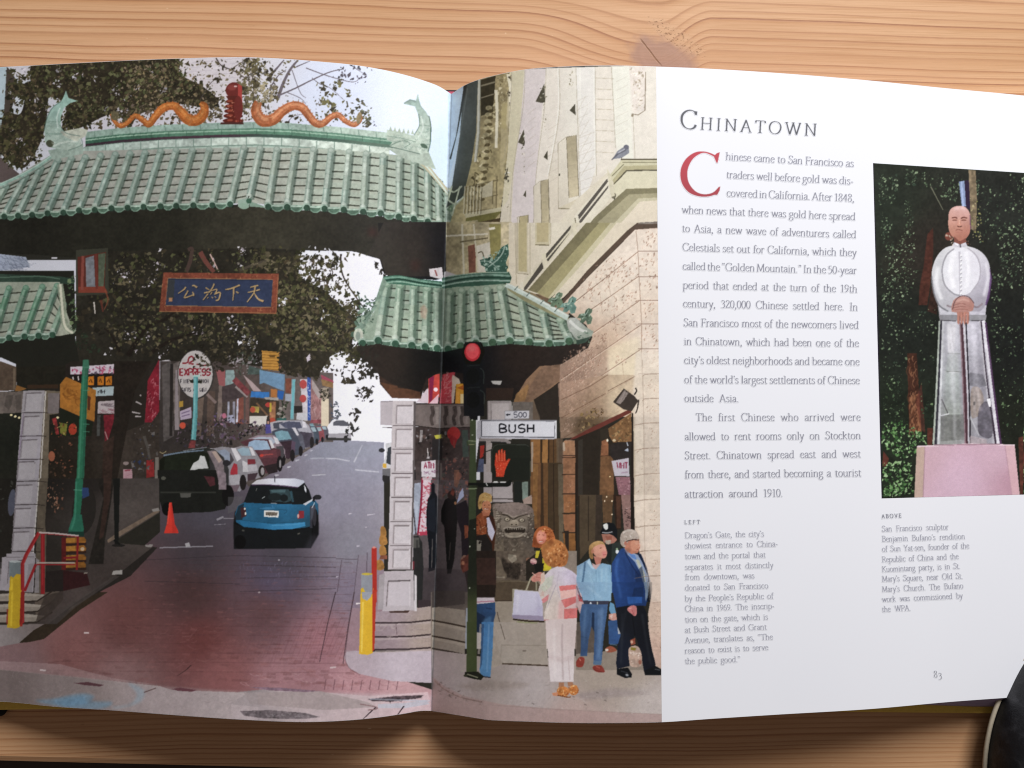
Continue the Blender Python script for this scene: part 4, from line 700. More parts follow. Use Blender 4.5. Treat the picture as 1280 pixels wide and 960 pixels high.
leaves("860,520 1060,520 1060,720 880,700", 70, 7, 24, ['1e1c1c', '6a6468', '332a2c', '8a8488', '55443f', '221f1e'], 5); p('b8b040', "975,555 1020,550 1022,575 985,580"); l('b0a8a8', "890,520 885,600", 18, a=.8, n=.3); p('2a2626', "960,580 1030,590 1030,720 960,720"); l('c9c0c0', "930,640 935,710", 6)
leaves("1030,700 1200,700 1200,960 1000,960", 110, 8, 26, ['3a3030', '5a4440', '7a5048', '6b5c58', '8a5a50', '2a2626', '4a4a44'], 6); l('3f5a50', "1180,520 1185,700", 40, a=.6); l('a86a58', "1135,800 1120,950", 20, a=.7, n=.3); l('6a605c', "1020,740 1020,900", 14)
p('cbc3c8', "888,730 985,720 985,835 890,832", n=.04); sign_text('ATM', 908, 735, 40, 18, '8a3048', 8, .25); ticks("905,790 975,788 975,810 905,812", 10, '7a4a68', 24, 5, 0, 4, .8, .1); p('c0aab0', "895,835 960,830 950,960 890,960"); ticks("900,840 980,835 965,960 895,960", 34, ['b04050', 'a83848', '8a3040'], 18, 9, .3, 5, .7); l('8a2c3c', "893,840 888,960", 8)
T(420, 600, 6.4)
p([(750,600,'5c5254'),(780,900,'4a4244'),(950,700,'5a5052')], "600,0 1060,0 1060,960 600,960", n=.12)
p('9aa0b0', "610,30 680,20 660,420 615,440", n=.15); p('b9c0d0', "620,160 660,180 650,400", a=.6); l('3a3438', "610,150 640,440", 8)
p('d0bcc4', "690,0 760,0 735,250 725,430 660,440 680,200", n=.05); ticks("690,0 755,0 725,420 665,430", 70, ['b03c50', 'a83848', 'c05a68'], 26, 11, .2, 15, .75); l('8a2038', "690,0 680,200 655,440", 14); p('b03a50', "665,415 735,410 730,440 670,445"); 
leaves("840,0 1060,0 1060,200 840,140", 70, 8, 30, ['7a5048', '5a4440', '8a5a50', '3a3030', 'a07068', '4a4a44'], 16); p('6a5a5a', "800,30 850,40 850,160 800,130", n=.2)
p('15171c', "775,20 790,35 790,95 810,130 810,420 800,440 805,640 790,720 740,735 745,560 725,380 722,260 735,150 762,110 760,40", sm=0, n=.1); p('22262f', "735,170 790,140 800,300 790,420 735,400", a=.6); l('55504f', "772,470 765,700", 7, sm=0)
p('141413', "905,95 940,100 960,150 975,240 960,480 945,640 920,750 890,750 880,560 865,370 840,330 842,240 870,160 900,140", sm=0, n=.1); e('2a1f1a', 925, 120, 32, 36); l('4a4240', "915,500 905,640", 6, sm=0); p('6a3428', "930,60 950,90 940,130 915,110", n=.3)
p('231c22', "960,200 1040,160 1070,250 1060,600 1010,640 1000,420 970,320", n=.15); p('a8b0d0', "1015,60 1025,130 985,170 965,190 985,110", n=.05); e('a0704f', 955, 185, 10, 14); p('8a4a34', "1025,360 1060,365 1055,460 1030,470", n=.3); e('7a5a4c', 1030, 660, 36, 60, n=.3); p('2a2220', "1010,640 1060,600 1070,960 1040,800"); l('4a4448', "975,540 1000,530", 14)
p('282828', "608,450 660,445 690,500 700,700 690,960 608,960", n=.12); p('55534f', "618,460 665,460 668,540 615,545"); p('3c3b39', "640,480 660,480 660,540 640,540"); p('6a2830', "605,650 628,650 625,720 605,715")
p('352d30', "700,700 1060,720 1060,960 690,960", a=.4, n=.1)
# right pillar of the gate
T(360, 440, 5.3333)
p('b3a9ae', "615,330 700,325 700,490 615,485", n=.05); l('7d7276', "615,332 700,328", 5, sm=0)
T()
p([(500,510,'c0b6b8'),(495,620,'c5bcc0'),(490,720,'bfb4b8')], "491,501 520,501 518,590 516,712 485,712 488,590", n=.05); p('5a5252', "517,502 520,502 518,600 515,712 513,712 516,600")
for i in range(7):
    y = 503.5 + i * 29.9 if i < 1 else 503 + i * 30.1
    x = 493.5 - i * .7
    p('b0a5a8', [(x + 1, y + 2), (x + 22.5, y + 2), (x + 22, y + 27), (x + .5, y + 27)], n=.04); p('c9c0c4', [(x + 3.4, y + 4.6), (x + 22, y + 4.6), (x + 21.5, y + 26), (x + 2.6, y + 26)], n=.05)
    l('6a6062', [(x - 2.5, y + 28.5), (x + 24.5, y + 28.5)], 1.2, sm=0); l('7a7072', [(x + 2.6, y + 3.8), (x + 21.5, y + 3.8)], 1.2, sm=0); l('857b7d', [(x + 2.6, y + 3.8), (x + 1.8, y + 26)], 1, sm=0, a=.8); l('e0dadc', [(x + 22.6, y + 3), (x + 22, y + 27)], .8, sm=0, a=.7)
p([(480,730,'b7acb2'),(515,740,'bcb2b6')], "480,714 517,713 518,763 478,764", n=.04); p('a39a9e', "474,719 481,716 479,762 472,762"); p('d0c8cc', "518,718 521,720 521,764 518,764"); l('5f5658', "485,726.5 513,725.5", 1.6, sm=0); l('7a7072', "485,727 483,758", 1.2, sm=0); l('e0d8dc', "512.5,728 512.5,758", 1, sm=0, a=.6); p('c4bac0', "486.5,728.5 512,727.5 512,757 485,757", n=.03); p('48342e', "486,764 512,763 510,766 488,766")
for x, y, r in [(482, 675, 7), (481, 688, 6), (478, 706, 7), (481,664,5)]: p('a0703a', [(x - r, y - 5), (x, y - 5), (x + 2, y + 5), (x - r, y + 6)], n=.25, sm=1)
p('7d4a38', "476,694 484,694 484,699 474,699", n=.3)
# bracket under the roof
T(300, 280, 4)
p([(800,600,'2a221e'),(1000,680,'141414'),(750,820,'3a2a22')], "590,600 700,590 1000,620 1100,600 1130,610 1130,720 1000,740 930,780 905,870 760,870 700,800 690,720 600,640", n=.2)
p('5a3a28', "700,790 900,840 905,875 760,870", n=.2, a=.8); p('3d2a22', "700,620 760,640 760,790 700,760", a=.5); p('1c1a18', "780,770 890,770 890,830 790,820", a=.6)
leaves("590,640 700,640 690,740 600,700", 16, 10, 34, ['2b2822', '222019'], 50)
# ---- lower left: pavement, pillar foot, railings, bollard, crates, trunk
T(0, 600, 5.3333)
p([(50,0,'1e1c18'),(300,0,'201d1a'),(600,0,'231f1c'),(850,0,'4a423f'),(1000,0,'4a4340'),(50,400,'23201c'),(350,500,'2c2824'),(600,300,'3a3431'),(850,200,'5d5450'),(900,350,'4a413d'),(700,650,'403734'),(500,800,'4f4441')], "-10,-10 250,-10 700,-10 1060,-10 1060,220 790,390 760,420 1020,440 1010,470 800,620 600,770 330,960 -10,960", n=.12)
p('7d6a5a', "790,345 1000,225 1060,190 1065,210 800,375 720,420 715,400", n=.15, a=.9); p('2a2522', "1020,445 1050,450 870,640 560,800 470,850 380,960 320,960 500,820 760,650", n=.12); p('8f8884', "975,432 1020,430 1010,448 970,446"); p('a09a96', "755,605 815,600 815,628 745,632"); p('8d8782', "1010,195 1055,185 1065,205 1020,212")
p('4a423f', "560,770 760,640 800,640 500,850 380,960 300,960 380,880", n=.1, a=.7)
e('24211e', 560, 200, 80, 160, .1, a=.8); leaves("320,20 420,20 420,220 320,200", 50, 6, 20, ['7a5040', '8a6450', '4a3428', 'a07860'], 60); leaves("0,0 110,0 60,480 0,480", 20, 6, 24, ['2f302a', '1b1d18', '3a3a34'], 61); e('7a80a0', 80, 150, 26, 90, .1, a=.5)
p('26221e', "640,-10 760,-10 745,120 700,400 690,560 590,560 650,300 690,120", n=.25); p('3d2b25', "690,-10 745,-10 735,120 690,380 660,400 690,150", n=.25, a=.8); p('191a18', "755,-10 800,-10 790,430 765,430", n=.1); e('22201e', 790, 436, 44, 10); l('151614', "760,400 800,430", 14)
l('1f6a4c', "530,-10 520,150 510,250", 52, 46, n=.1); p('226b52', "490,230 545,230 560,330 555,350 455,350 460,320", n=.1, sm=0); l('3a8f70', "508,10 500,240 475,330", 12, a=.6); p('2c4478', "545,50 590,50 595,105 550,125", a=.8); p('18382e', "455,345 560,345 560,375 460,370"); l('4a9a7c', "490,65 548,68", 7, sm=0, a=.7)
for y in (380, 435, 495, 545): p('8d5a24', [(430, y + 6), (560, y), (575, y + 20), (570, y + 44), (430, y + 50)], n=.25, sm=0); p('b07a30', [(440, y + 10), (500, y + 6), (500, y + 34), (440, y + 38)], a=.7, n=.2); p('33201a', [(430, y + 42), (575, y + 38), (575, y + 54), (430, y + 58)])
e('c8b49a', 550, 460, 14, 12, a=.8); p('5a1c1c', "410,380 440,380 440,600 410,600", n=.2); p('33191a', "400,600 580,620 600,700 420,740", n=.15); p('26201e', "300,610 420,600 420,740 300,760", n=.1); l('8a8074', "560,622 585,618", 8)
p([(170,100,'9c969c'),(150,400,'9d969c'),(80,600,'958e94')], "112,-10 255,-10 225,490 78,490", n=.06); p('5d5346', "255,-10 320,-10 300,300 310,360 300,760 230,760 240,490", n=.15); l('cfcac6', "260,-10 222,490", 7, sm=0, a=.9)
for i in range(4):
    y = -132 + i * 156; x = 122 - i * 11
    p('8a8388', [(x - 4, y + 8), (x + 108, y + 4), (x + 98, y + 126), (x - 14, y + 128)], n=.05); p('a7a1a6', [(x + 8, y + 18), (x + 108, y + 14), (x + 98, y + 126), (x - 2, y + 128)], n=.05)
    l('4f484b', [(x - 14, y + 142), (x + 120, y + 138)], 7, sm=0); l('5a5256', [(x + 2, y + 12), (x + 106, y + 8)], 6, sm=0, a=.8); l('5a5256', [(x, y + 12), (x - 10, y + 126)], 5, sm=0, a=.5); l('332b26', [(x + 120, y + 138), (x + 190, y + 146)], 5, sm=0)
p('9b949a', "42,492 235,488 240,520 222,750 0,735 14,515 42,512", n=.06); l('5a5256', "60,545 150,535", 8, sm=0); l('5a5256', "60,545 50,690", 6, sm=0, a=.7); p('857e80', "240,520 262,535 260,755 225,750", n=.1); l('2c2624', "238,520 226,750", 6, sm=0); l('6a6266', "42,515 230,512", 5, sm=0, a=.8); p('80797d', "190,560 225,555 215,750 170,750", a=.6)
p('5d5148', "225,755 400,740 300,860 240,900", n=.1)
for y in (760, 830, 900): p('8a8076', [(-10, y), (150, y - 10), (300, y + 5), (250, y + 45), (-10, y + 50)], n=.12); p('a59b90', [(-10, y), (150, y - 10), (300, y + 5), (285, y + 14), (-10, y + 14)], n=.1, a=.7); l('2f2722', [(-10, y + 54), (150, y + 52), (250, y + 46), (350, y - 20)], 9, sm=0)
p('3d342f', "300,770 420,740 420,800 300,930 240,940 260,870", n=.1, a=.8)
for s, w in [("285,355 285,760", 28), ("150,955 150,560 175,500 260,350", 24), ("165,740 240,560", 18)]: l('8f2226', s, w, sm=0, n=.1)
l('b83a3a', "155,950 155,565 180,505 262,355", 7, sm=0, a=.7); l('b03034', "285,360 285,700", 8, sm=0, a=.6); l('b8a8a4', "260,350 360,355 525,372", 11, sm=0); l('8f2226', "262,358 380,365 525,380", 5, sm=0); l('a89a90', "245,553 500,552", 11, sm=0); l('8f2226', "245,564 500,564", 6, sm=0); l('7d1e22', "520,375 512,600", 14, sm=0); l('7d1e22', "425,520 520,515", 14, sm=0)
T(0, 600, 5.3333)
p([(70,800,'d0ac28'),(130,800,'a4841c')], "68,620 140,620 132,975 48,985", n=.08); p([(60,580,'7d868a'),(110,580,'5f686a')], "62,545 140,540 138,630 110,625 90,650 72,640 62,650", n=.08); e('a8adae', 100, 543, 38, 8); l('e8c83c', "80,660 66,960", 14, a=.5); p('9a2a22', "140,900 155,900 150,975 132,975"); l('8a2a24', "50,860 48,960", 10, a=.8); e('3d2c10', 124, 833, 5, 5)
T(0, 740, 4)
p([(70,100,'cfab28'),(100,100,'a8881e')], "50,-10 108,-10 98,175 80,183 42,178", n=.06); l('e8c83c', "62,0 56,170", 9, a=.5); p('8a2420', "104,0 124,0 112,150 98,165", n=.1)
# right bollard and red post
T(420, 600, 6.4)
p([(305,700,'c8382c'),(325,700,'902420')], "285,545 305,530 325,545 325,980 285,980", n=.05); e('d88a80', 305, 540, 14, 8)
p([(210,800,'9a9ca4'),(290,800,'7d7f8a')], "203,750 292,750 292,980 203,980", n=.05); e('c8b040', 247, 752, 44, 9); p('d8b02c', "200,870 215,860 235,900 262,950 285,935 300,860 300,980 198,980")
T(300, 740, 4)
p([(605,100,'e0b02c'),(630,100,'f0c63c'),(660,100,'c89420')], "603,10 660,10 668,30 664,305 640,314 596,310", n=.04); p('9a9ca6', "608,0 660,0 655,25 635,44 612,32"); p([(670,100,'c8402c'),(684,100,'a83020')], "662,-10 686,-10 680,40 672,290 662,300", n=.05); l('f4d868', "615,50 608,300", 9, a=.6)
# ---- the small roof across the gutter
T(300, 280, 4)
p('1c1a18', "690,-5 800,-10 800,100 1080,100 1080,220 1010,250 900,260 720,250 700,180", n=.15)
p([(1020,100,'17161a'),(850,120,'2e2824'),(740,150,'35302a')], "720,-10 1100,-10 1095,100 1085,235 1020,262 880,262 790,262 730,255 705,180 640,150", n=.15)
p('4a1f1f', "640,20 680,20 690,60 640,60", a=.4, soft=3); p('4a2420', "850,180 900,180 900,230 860,240", a=.3, soft=3)
p('c5bcc0', "945,225 985,220 1010,215 1018,280 950,262", n=.1); l('8a5050', "975,230 985,260", 8); p('b8b2b4', "1020,240 1085,215 1085,270 1020,285")
Ls = [((735,300),(690,570)),((800,305),(776,590)),((868,310),(858,600)),((935,320),(925,605)),((988,325),(985,612))]
tiled("715,290 790,268 1012,295 1012,620 850,600 770,590 690,575 612,600 620,520 670,440", Ls, [(750,400,'7f9a80'),(850,500,'9fb395'),(950,400,'6f8a70')], [(740,560,'a3b89e'),(800,350,'6f9676'),(950,450,'7d9a80')], 'b0c5aa', '3a5a44', 44, 6, seed=9, disc='2c5a40')
Rs = [((1052,335),(1040,620)),((1110,330),(1102,608)),((1168,328),(1178,592)),((1232,325),(1262,588)),((1300,328),(1345,585)),((1365,330),(1440,588))]
T(560, 280, 4)
Rs = [((10,340),(0,625)),((68,332),(62,605)),((122,330),(138,592)),((195,325),(222,588)),((262,318),(308,580)),((362,372),(405,585)),((470,432),(505,590)),((560,480),(605,580))]
p('6f8a6c', "-30,290 60,280 290,300 400,380 620,480 720,560 640,600 500,600 0,630 -30,630", n=.15)
tiled("-25,300 290,305 400,400 620,520 640,570 500,590 300,580 140,590 -25,622", Rs, [(50,450,'8fa588'),(300,450,'a3b294'),(500,540,'9aab8e')], [(50,450,'7f9c80'),(300,400,'8aa585'),(500,540,'86a484')], 'b8cbb0', '3f5f48', 44, 6, seed=10, disc='3a5f42')
p('8d8a68', "290,300 330,320 600,460 610,490 500,445 380,385 300,330", n=.12); l('b8c8bc', "290,303 450,385 600,470", 22, 30, n=.1); l('d8dcd4', "300,300 450,378 600,460", 7, a=.8)
for x, y in [(340,322),(400,352),(470,390),(540,430)]: l('6a7a70', [(x - 8, y + 10), (x + 10, y - 12)], 5, sm=0)
p('a9aaa0', "595,480 640,470 690,520 725,535 715,560 650,580 610,540", n=.1, sm=1); l('d0d0c8', "610,485 660,530 700,545", 14, a=.8); leaves("640,540 725,530 710,600 640,600", 20, 8, 22, ['5a7a5c', '3f5f46', '7a9478'], 4)
p('255c45', "-30,270 60,250 180,240 305,238 318,268 310,295 150,310 -30,318", n=.15); l('5f947a', "-30,285 80,262 200,252 310,258", 9, n=.2); l('7fae92', "-30,310 60,292 180,282 312,285", 8, n=.2); l('173d2e', "-30,298 80,275 200,266 315,272", 6); l('8ab89c', "0,262 160,243 300,241", 5, a=.8)
p([(380,330,'7a6a4c'),(520,400,'a08870'),(640,440,'c8a894')], "318,262 420,330 445,345 560,385 610,430 600,462 590,470 430,380 318,300", n=.12)
p('5a4636', "430,345 560,395 575,405 520,420", n=.15, a=.8); l('b8c8bc', "290,303 450,385 600,470", 22, 30, n=.1); l('d8dcd4', "300,300 450,378 600,460", 7, a=.8)
l('4f8f78', "545,370 560,345", 6)
for cx, cy, s, c in [(540,380,1.,'5d7a58'),(605,410,1.05,'5f9080'),(685,465,1.,'5a7a5c')]:
    p(c, [(cx - 42*s, cy + 5), (cx - 30*s, cy - 12), (cx - 5*s, cy - 14), (cx + 5*s, cy - 34*s), (cx + 18*s, cy - 40*s), (cx + 34*s, cy - 30*s), (cx + 24*s, cy - 14), (cx + 34*s, cy + 6), (cx + 22*s, cy + 34), (cx + 6*s, cy + 36), (cx - 2*s, cy + 18), (cx - 14*s, cy + 30), (cx - 28*s, cy + 26), (cx - 22*s, cy + 8)], n=.25)
    leaves([(cx - 30*s, cy - 10), (cx + 20*s, cy - 30*s), (cx + 20*s, cy + 20), (cx - 20*s, cy + 16)], 14, 4, 12, ['34523c', '8aa88c', '9ab8a0', '2c4434'], int(cx))
p('1f5240', "160,180 195,170 220,185 240,165 250,140 270,115 300,100 305,150 290,190 295,235 190,232 185,215 165,205", n=.2); leaves("170,175 300,105 295,230 190,230", 70, 6, 20, ['6fa48c', '9ac0a8', '2c5f4c', '88b098', '1f4a3a'], 12); l('a8c8b0', "285,110 270,150 240,185 200,215", 8, a=.7)
eaves([(0,622),(62,602),(138,588),(222,584),(308,577),(405,582),(505,590),(605,578)], 42, '3f6a48')
T(300, 280, 4)
p('2f6a50', "715,262 790,255 900,275 1015,288 1060,285 1060,320 1010,322 880,310 720,295", n=.15); l('5f947a', "720,272 800,266 900,284 1015,300", 9, n=.2); l('79a88c', "715,296 800,288 900,304 1012,318", 7, n=.2); l('163a2c', "720,283 800,276 900,294 1015,308", 6)
p('6f8f78', "715,265 735,290 690,400 650,470 600,560 570,590 575,520 620,470 665,420", n=.25); leaves("600,400 690,380 660,500 600,590 560,580", 60, 8, 24, ['7a9a7c', '50725a', '93ac90', '2f4a38', '405f48'], 14); e('b0b4a4', 592, 555, 24, 34, n=.2); e('7f9080', 590, 560, 12, 22)
eaves([(612,590),(690,575),(776,592),(858,600),(925,606),(985,614),(1040,618)], 40, '2c5a40')
p('b07a70', "900,420 920,400 940,430 930,480 905,470", a=.5, soft=1)
p('1e241e', "985,310 1025,310 1025,620 990,620", a=.45, soft=3)
p([(700,640,'2c241f'),(1000,650,'121212'),(1100,680,'1c1a18')], "600,612 690,600 780,615 860,622 930,630 1000,640 1060,635 1110,622 1130,640 1130,720 1100,735 985,745 930,770 905,840 760,800 700,760 600,650", n=.15, a=.97)
leaves("580,590 700,610 690,700 610,680", 22, 10, 30, ['23201b', '2c2822'], 51)
T(560, 280, 4)
p([(100,700,'17171a'),(400,650,'2a211d'),(550,640,'2c2420')], "-20,640 60,622 140,615 230,608 310,600 400,606 500,614 600,606 690,590 700,620 640,660 560,705 450,715 400,790 330,880 190,880 150,760 60,745 -20,735", n=.15)
p('8a6a52', "330,880 390,780 460,710 560,705 560,790 430,880 420,960 320,960", n=.15, sm=0); p('a0764a', "340,850 400,800 410,880 330,890", n=.2, a=.8); p('2a211e', "425,890 555,790 560,960 420,960"); p('7a5f4e', "470,715 560,700 558,780 440,870 380,900 400,830", a=.7, n=.2)
p('b8b4b0', "215,785 270,785 262,805 225,800"); p('3a2a22', "190,820 330,820 320,880 190,880", a=.7)
# ---- the hotel facade on the right-hand page
T(560, 60, 4)
p('c3d6e8', "0,215 25,200 80,185 90,300 30,560 0,660")
p([(80,300,'4d534f'),(100,600,'4a4f4a'),(60,700,'3c423c')], "78,182 160,153 148,420 118,570 75,745 -10,800 20,690 60,430", n=.12); p('2f3432', "80,185 96,180 48,420 14,560 8,552 40,440"); l('6a706c', "98,200 62,430 40,600", 5, a=.6)
p([(200,300,'9a8c68'),(150,650,'a0936c'),(250,800,'ab9d78')], "150,153 320,112 310,500 265,800 250,960 -10,960 30,800 75,745 118,570 140,420", n=.25)
p('3b3526', "165,160 238,138 225,320 165,340", n=.2); l('857c66', "165,190 235,170", 8); l('857c66', "165,250 230,230", 6)
leaves("240,150 320,115 310,320 235,420 190,640 120,800 90,780 140,560 190,330 230,300", 190, 5, 22, ['5a4e34', '7d7050', 'c8bc94', 'd8cca8', '4a4028', '8a7c58'], 70)
for y in range(300, 760, 34): e('c0b48c', 205 - (y - 300) * .1, y, 18, 12, a=.7, n=.3); e('52472e', 215 - (y - 300) * .1, y + 14, 14, 8, a=.8)
for s in ["300,130 312,210 308,320", "240,210 245,330 240,500"]: l('e0d8c0', s, 16, 14); ticks("295,130 318,130 318,320 298,320", 16, '4a4232', 12, 8, .8, 7, .9)
l('c8c6b8', "156,153 150,420 135,570", 12, sm=0); l('8a8878', "163,153 158,420 142,570", 4, sm=0)
p('948552', "268,280 296,270 292,410 265,400", n=.1); p('c2b79a', "300,215 312,320 300,400 290,380", n=.15)
for s in ["225,660 222,780", "80,700 250,660", "150,750 250,735", "180,590 225,600", "100,820 270,800", "135,620 130,810", "245,640 240,800"]: l('6a5f44', s, 6, sm=0, a=.8)
p('b9b095', "165,700 225,660 222,740 170,750", n=.1)
p('b9b193', "80,830 270,795 275,815 90,850", n=.1); p('6f6a3c', "90,850 270,815 230,860 85,880", n=.15); p('4a3e2a', "160,870 260,850 260,960 140,960", n=.3); p('9a9070', "60,870 150,860 150,960 60,960", n=.3); l('d8d0bc', "215,900 250,895", 20)
for x in range(78, 170, 16): l('cfc9b4', [(x + 6, 690), (x, 830)], 4, sm=0, a=.8); l('5a523c', [(x + 12, 700), (x + 6, 830)], 4, sm=0, a=.6)
for s in ["0,700 30,720 70,690", "0,760 40,780 80,740", "60,690 20,840", "20,690 0,760"]: l('b8c0a8', s, 8, n=.3)
# main pale face and its bands
p([(400,300,'d8cdc2'),(700,300,'ded8cc'),(950,300,'e2dbd0'),(500,800,'d6cbb9'),(350,900,'cfc5b2')], "318,112 520,100 1044,84 1048,560 880,560 640,830 430,960 250,960 268,800 300,500", n=.04)
p('cfc6aa', "320,112 380,106 375,300 350,500 300,760 270,800 300,500", n=.05); p('beb08a', "268,280 300,260 300,500 270,640 260,600", n=.06, a=.6)
p('d3c8c6', "385,106 490,101 480,300 440,640 425,960 310,960 330,600 360,400", n=.05); p('ddd4c8', "490,101 560,99 560,330 500,640 510,960 425,960 440,640", n=.04); p('e0dbd4', "640,98 735,95 740,600 700,720 640,800 660,400 640,200", n=.04); p('e0d7ca', "735,95 815,93 835,500 840,560 745,640", n=.04); p('e4e1d4', "820,92 905,90 925,560 862,560 838,480", n=.03); p('e0d8cc', "930,90 1044,86 1048,555 930,556", n=.04)
for s in ["735,95 742,640", "817,92 838,500", "640,98 652,480 662,740", "490,101 482,300 440,640 425,960", "555,99 556,330 505,640", "385,106 375,300 325,620 305,960", "925,340 935,555", "318,112 312,300 280,560"]: l('a09680', s, 3.5, sm=1, a=.55)
for s in ["728,95 735,640", "549,99 549,330 498,640", "662,97 662,360"]: l('eae6dc', s, 6, sm=1, a=.7)
for y in (150, 205, 255, 305, 358, 412, 466, 520): l('a89c84', [(737, y), (828, y + 4)], 3, sm=0, a=.6)
for x0, x1, y0 in [(400, 440, 300), (500, 550, 380), (640, 700, 240), (655, 735, 420), (840, 900, 140)]:
    for i in range(7): l('b0a494', [(x0, y0 + 30 + i * 44), (x1, y0 + i * 44)], 2.5, sm=0, a=.5)
for s, sh in [("482,178 438,268 470,275 486,270", "462,250 490,230"), ("380,405 350,472 375,485 384,480", "365,460 385,450"), ("300,595 278,655 296,660", ""), ("635,280 608,312 638,336", ""), ("498,512 478,546 498,560", ""), ("390,710 376,738 390,746", "")]: p('5c5644', s, n=.2); p('37342a', s, a=.4)
for x, y in [(478, 235), (372, 465), (292, 640)]: leaves([(x - 14, y - 40), (x + 12, y - 40), (x + 12, y + 40), (x - 16, y + 40)], 16, 4, 12, ['e0dcd0', '4a4638', '8a8470'], int(x)); leaves([(x - 2, y + 40), (x + 12, y + 40), (x + 14, y + 190), (x + 2, y + 190)], 16, 3, 9, ['a89e88', '8a806c', 'e0d8c8'], int(x) + 1)
leaves("605,100 625,100 625,190 608,190", 14, 3, 9, ['7d745c', 'a89e84'], 71)
for out_, left_, in_ in [("550,478 590,445 642,434 656,745 656,800 552,806", "550,480 590,462 604,752 604,800 552,804", "592,447 641,436 654,738 605,750"), ("428,692 462,665 502,655 512,900 512,985 430,985", "428,692 462,672 470,940 470,985 430,985", "463,667 501,656 508,936 470,940"), ("346,845 402,834 402,975 350,975", "346,845 356,842 358,975 350,975", "357,843 400,836 398,975 360,975")]:
    p('ded5c4', out_, n=.04); p([(400,700,'d0c6b4'),(600,500,'d8cfbf')], left_, n=.04); p([(620,460,'a89c80'),(620,720,'cabd9f'),(480,690,'a89c80'),(490,900,'c8bb9c'),(380,860,'aa9d78'),(380,960,'b5a880')], in_, n=.08)
    l('6a604c', in_ + ' ' + in_.split()[0], 3.2, sm=0, a=.75); l('857b66', out_ + ' ' + out_.split()[0], 2.6, sm=0, a=.6)
for y in (520, 590, 650): l('9c907a', [(598, y), (648, y - 8)], 2.5, sm=0, a=.5)
for y in (740, 810, 870): l('9c907a', [(466, y), (504, y - 6)], 2.5, sm=0, a=.5)
for s_ in ["688,240 640,330", "700,300 655,390", "705,360 655,450", "715,420 660,520", "720,480 660,580", "725,540 665,640"]: l('b5aa98', s_, 2.5, sm=0, a=.5)
p('cfc4ac', "552,800 655,750 655,800 560,808", n=.05); l('7a6f58', "552,802 650,806", 5, sm=0, a=.8); e('3a362c', 557, 634, 4, 6)
p('ddd2c8', "905,95 985,92 987,310 928,328", n=.06); leaves("912,100 980,95 982,300 925,310", 120, 4, 14, ['b5a898', 'e6dfd4', 'a39480', 'd8cec0'], 72); l('7f6f5c', "918,330 950,335 985,312 988,120", 5, sm=0, a=.8); e('8d7f6a', 922, 338, 7, 7)
# cornice
p('d6ccb8', "640,760 800,620 830,660 830,800 640,975 480,975", n=.05)
p('c9c3a4', "812,632 866,560 1048,552 1048,590 885,596 820,664", n=.06); l('4c4232', "866,558 950,556 1048,558", 6, sm=0); l('7d765c', "872,572 1048,572", 4, sm=0); l('7d765c', "820,640 880,580", 4, sm=0); p('b0a884', "880,590 1048,586 1048,612 896,614 830,680 822,662", n=.06); l('5f5844', "890,612 1048,610", 5, sm=0); l('5f5844', "828,682 892,612", 5, sm=0); p('d2cbb0', "895,616 1048,614 1048,700 892,706 838,758 824,690", n=.05)
p('7d765a', "892,704 1048,700 1048,728 905,735 660,960 600,960 640,930", n=.1); p('a39b7c', "905,732 1048,726 1048,752 952,756 760,960 650,960", n=.08); p('c3bb9e', "950,752 1048,748 1048,764 960,770 800,960 750,960", n=.05); p('dccfba', "960,768 1048,762 1048,868 960,874 930,892 860,960 790,960", n=.04)
p('ddd5c2', "640,830 800,640 812,690 820,740 690,900 640,935 560,975 620,870", n=.05)
for a_ in ["650,836 796,652 800,668 655,858", "655,866 802,686 800,700 660,882", "540,972 612,878 614,896 560,968", "570,976 616,915 616,930 590,970"]: p('57514a', a_, n=.1)
p('d8d0ba', "615,850 635,845 648,935 628,950", n=.05); l('7a725c', "635,850 648,930", 5, sm=0); e('6a6452', 828, 738, 12, 16); p('cfc7ae', "795,600 815,640 835,740 815,745 800,650"); e('6a6452', 641, 950, 10, 10)
p('625650', "945,885 965,872 1048,868 1048,892 950,905 935,905", n=.1); l('8a8480', "960,876 1048,872", 6, sm=0); p('dfc6b8', "930,905 1050,898 1050,965 860,965", n=.1)
p('83858f', "822,556 848,514 880,494 904,500 906,525 868,550", n=.15, sm=0); e('666672', 891, 496, 14, 12); l('55555f', "818,560 850,530 890,510", 8, a=.7); l('4a4238', "868,548 865,562", 3); l('c8c8d0', "850,525 885,505", 6, a=.6)
# lower facade: frieze, soffit, quarry-faced stone
T(560, 280, 4)
p([(40,100,'a39674'),(250,150,'c0b292')], "-10,-10 320,-10 310,245 60,260 30,250 -10,235", n=.25)
p('6a3a30', "100,110 140,100 138,240 105,245", n=.2, a=.8); p('d0c8b8', "140,110 210,90 215,240 145,240", n=.08); l('c8c0a8', "70,0 80,250", 10, sm=0); l('c8c0a8', "128,0 150,235", 8, sm=0); p('8d8452', "205,0 265,0 262,160 215,200", n=.15); l('6a6048', "60,90 200,70", 7, sm=0); l('d8d0bc', "-10,60 200,50", 8, sm=0); l('5a523c', "150,145 170,140 180,170", 5); l('e8e0d0', "205,25 235,20", 12)
FAC = "262,0 1050,-5 1058,40 930,30 560,390 640,440 610,470 290,300 300,240 305,100 260,100"
p([(350,100,'d2c6b0'),(600,100,'d6ccb8'),(560,40,'d8cfbc')], "305,-5 900,-5 700,200 500,350 440,350 290,300 305,240", n=.05)
for s in ["335,-5 342,300", "410,-5 410,250", "515,-5 512,100"]: l('9a8f74', s, 4, sm=0, a=.6)
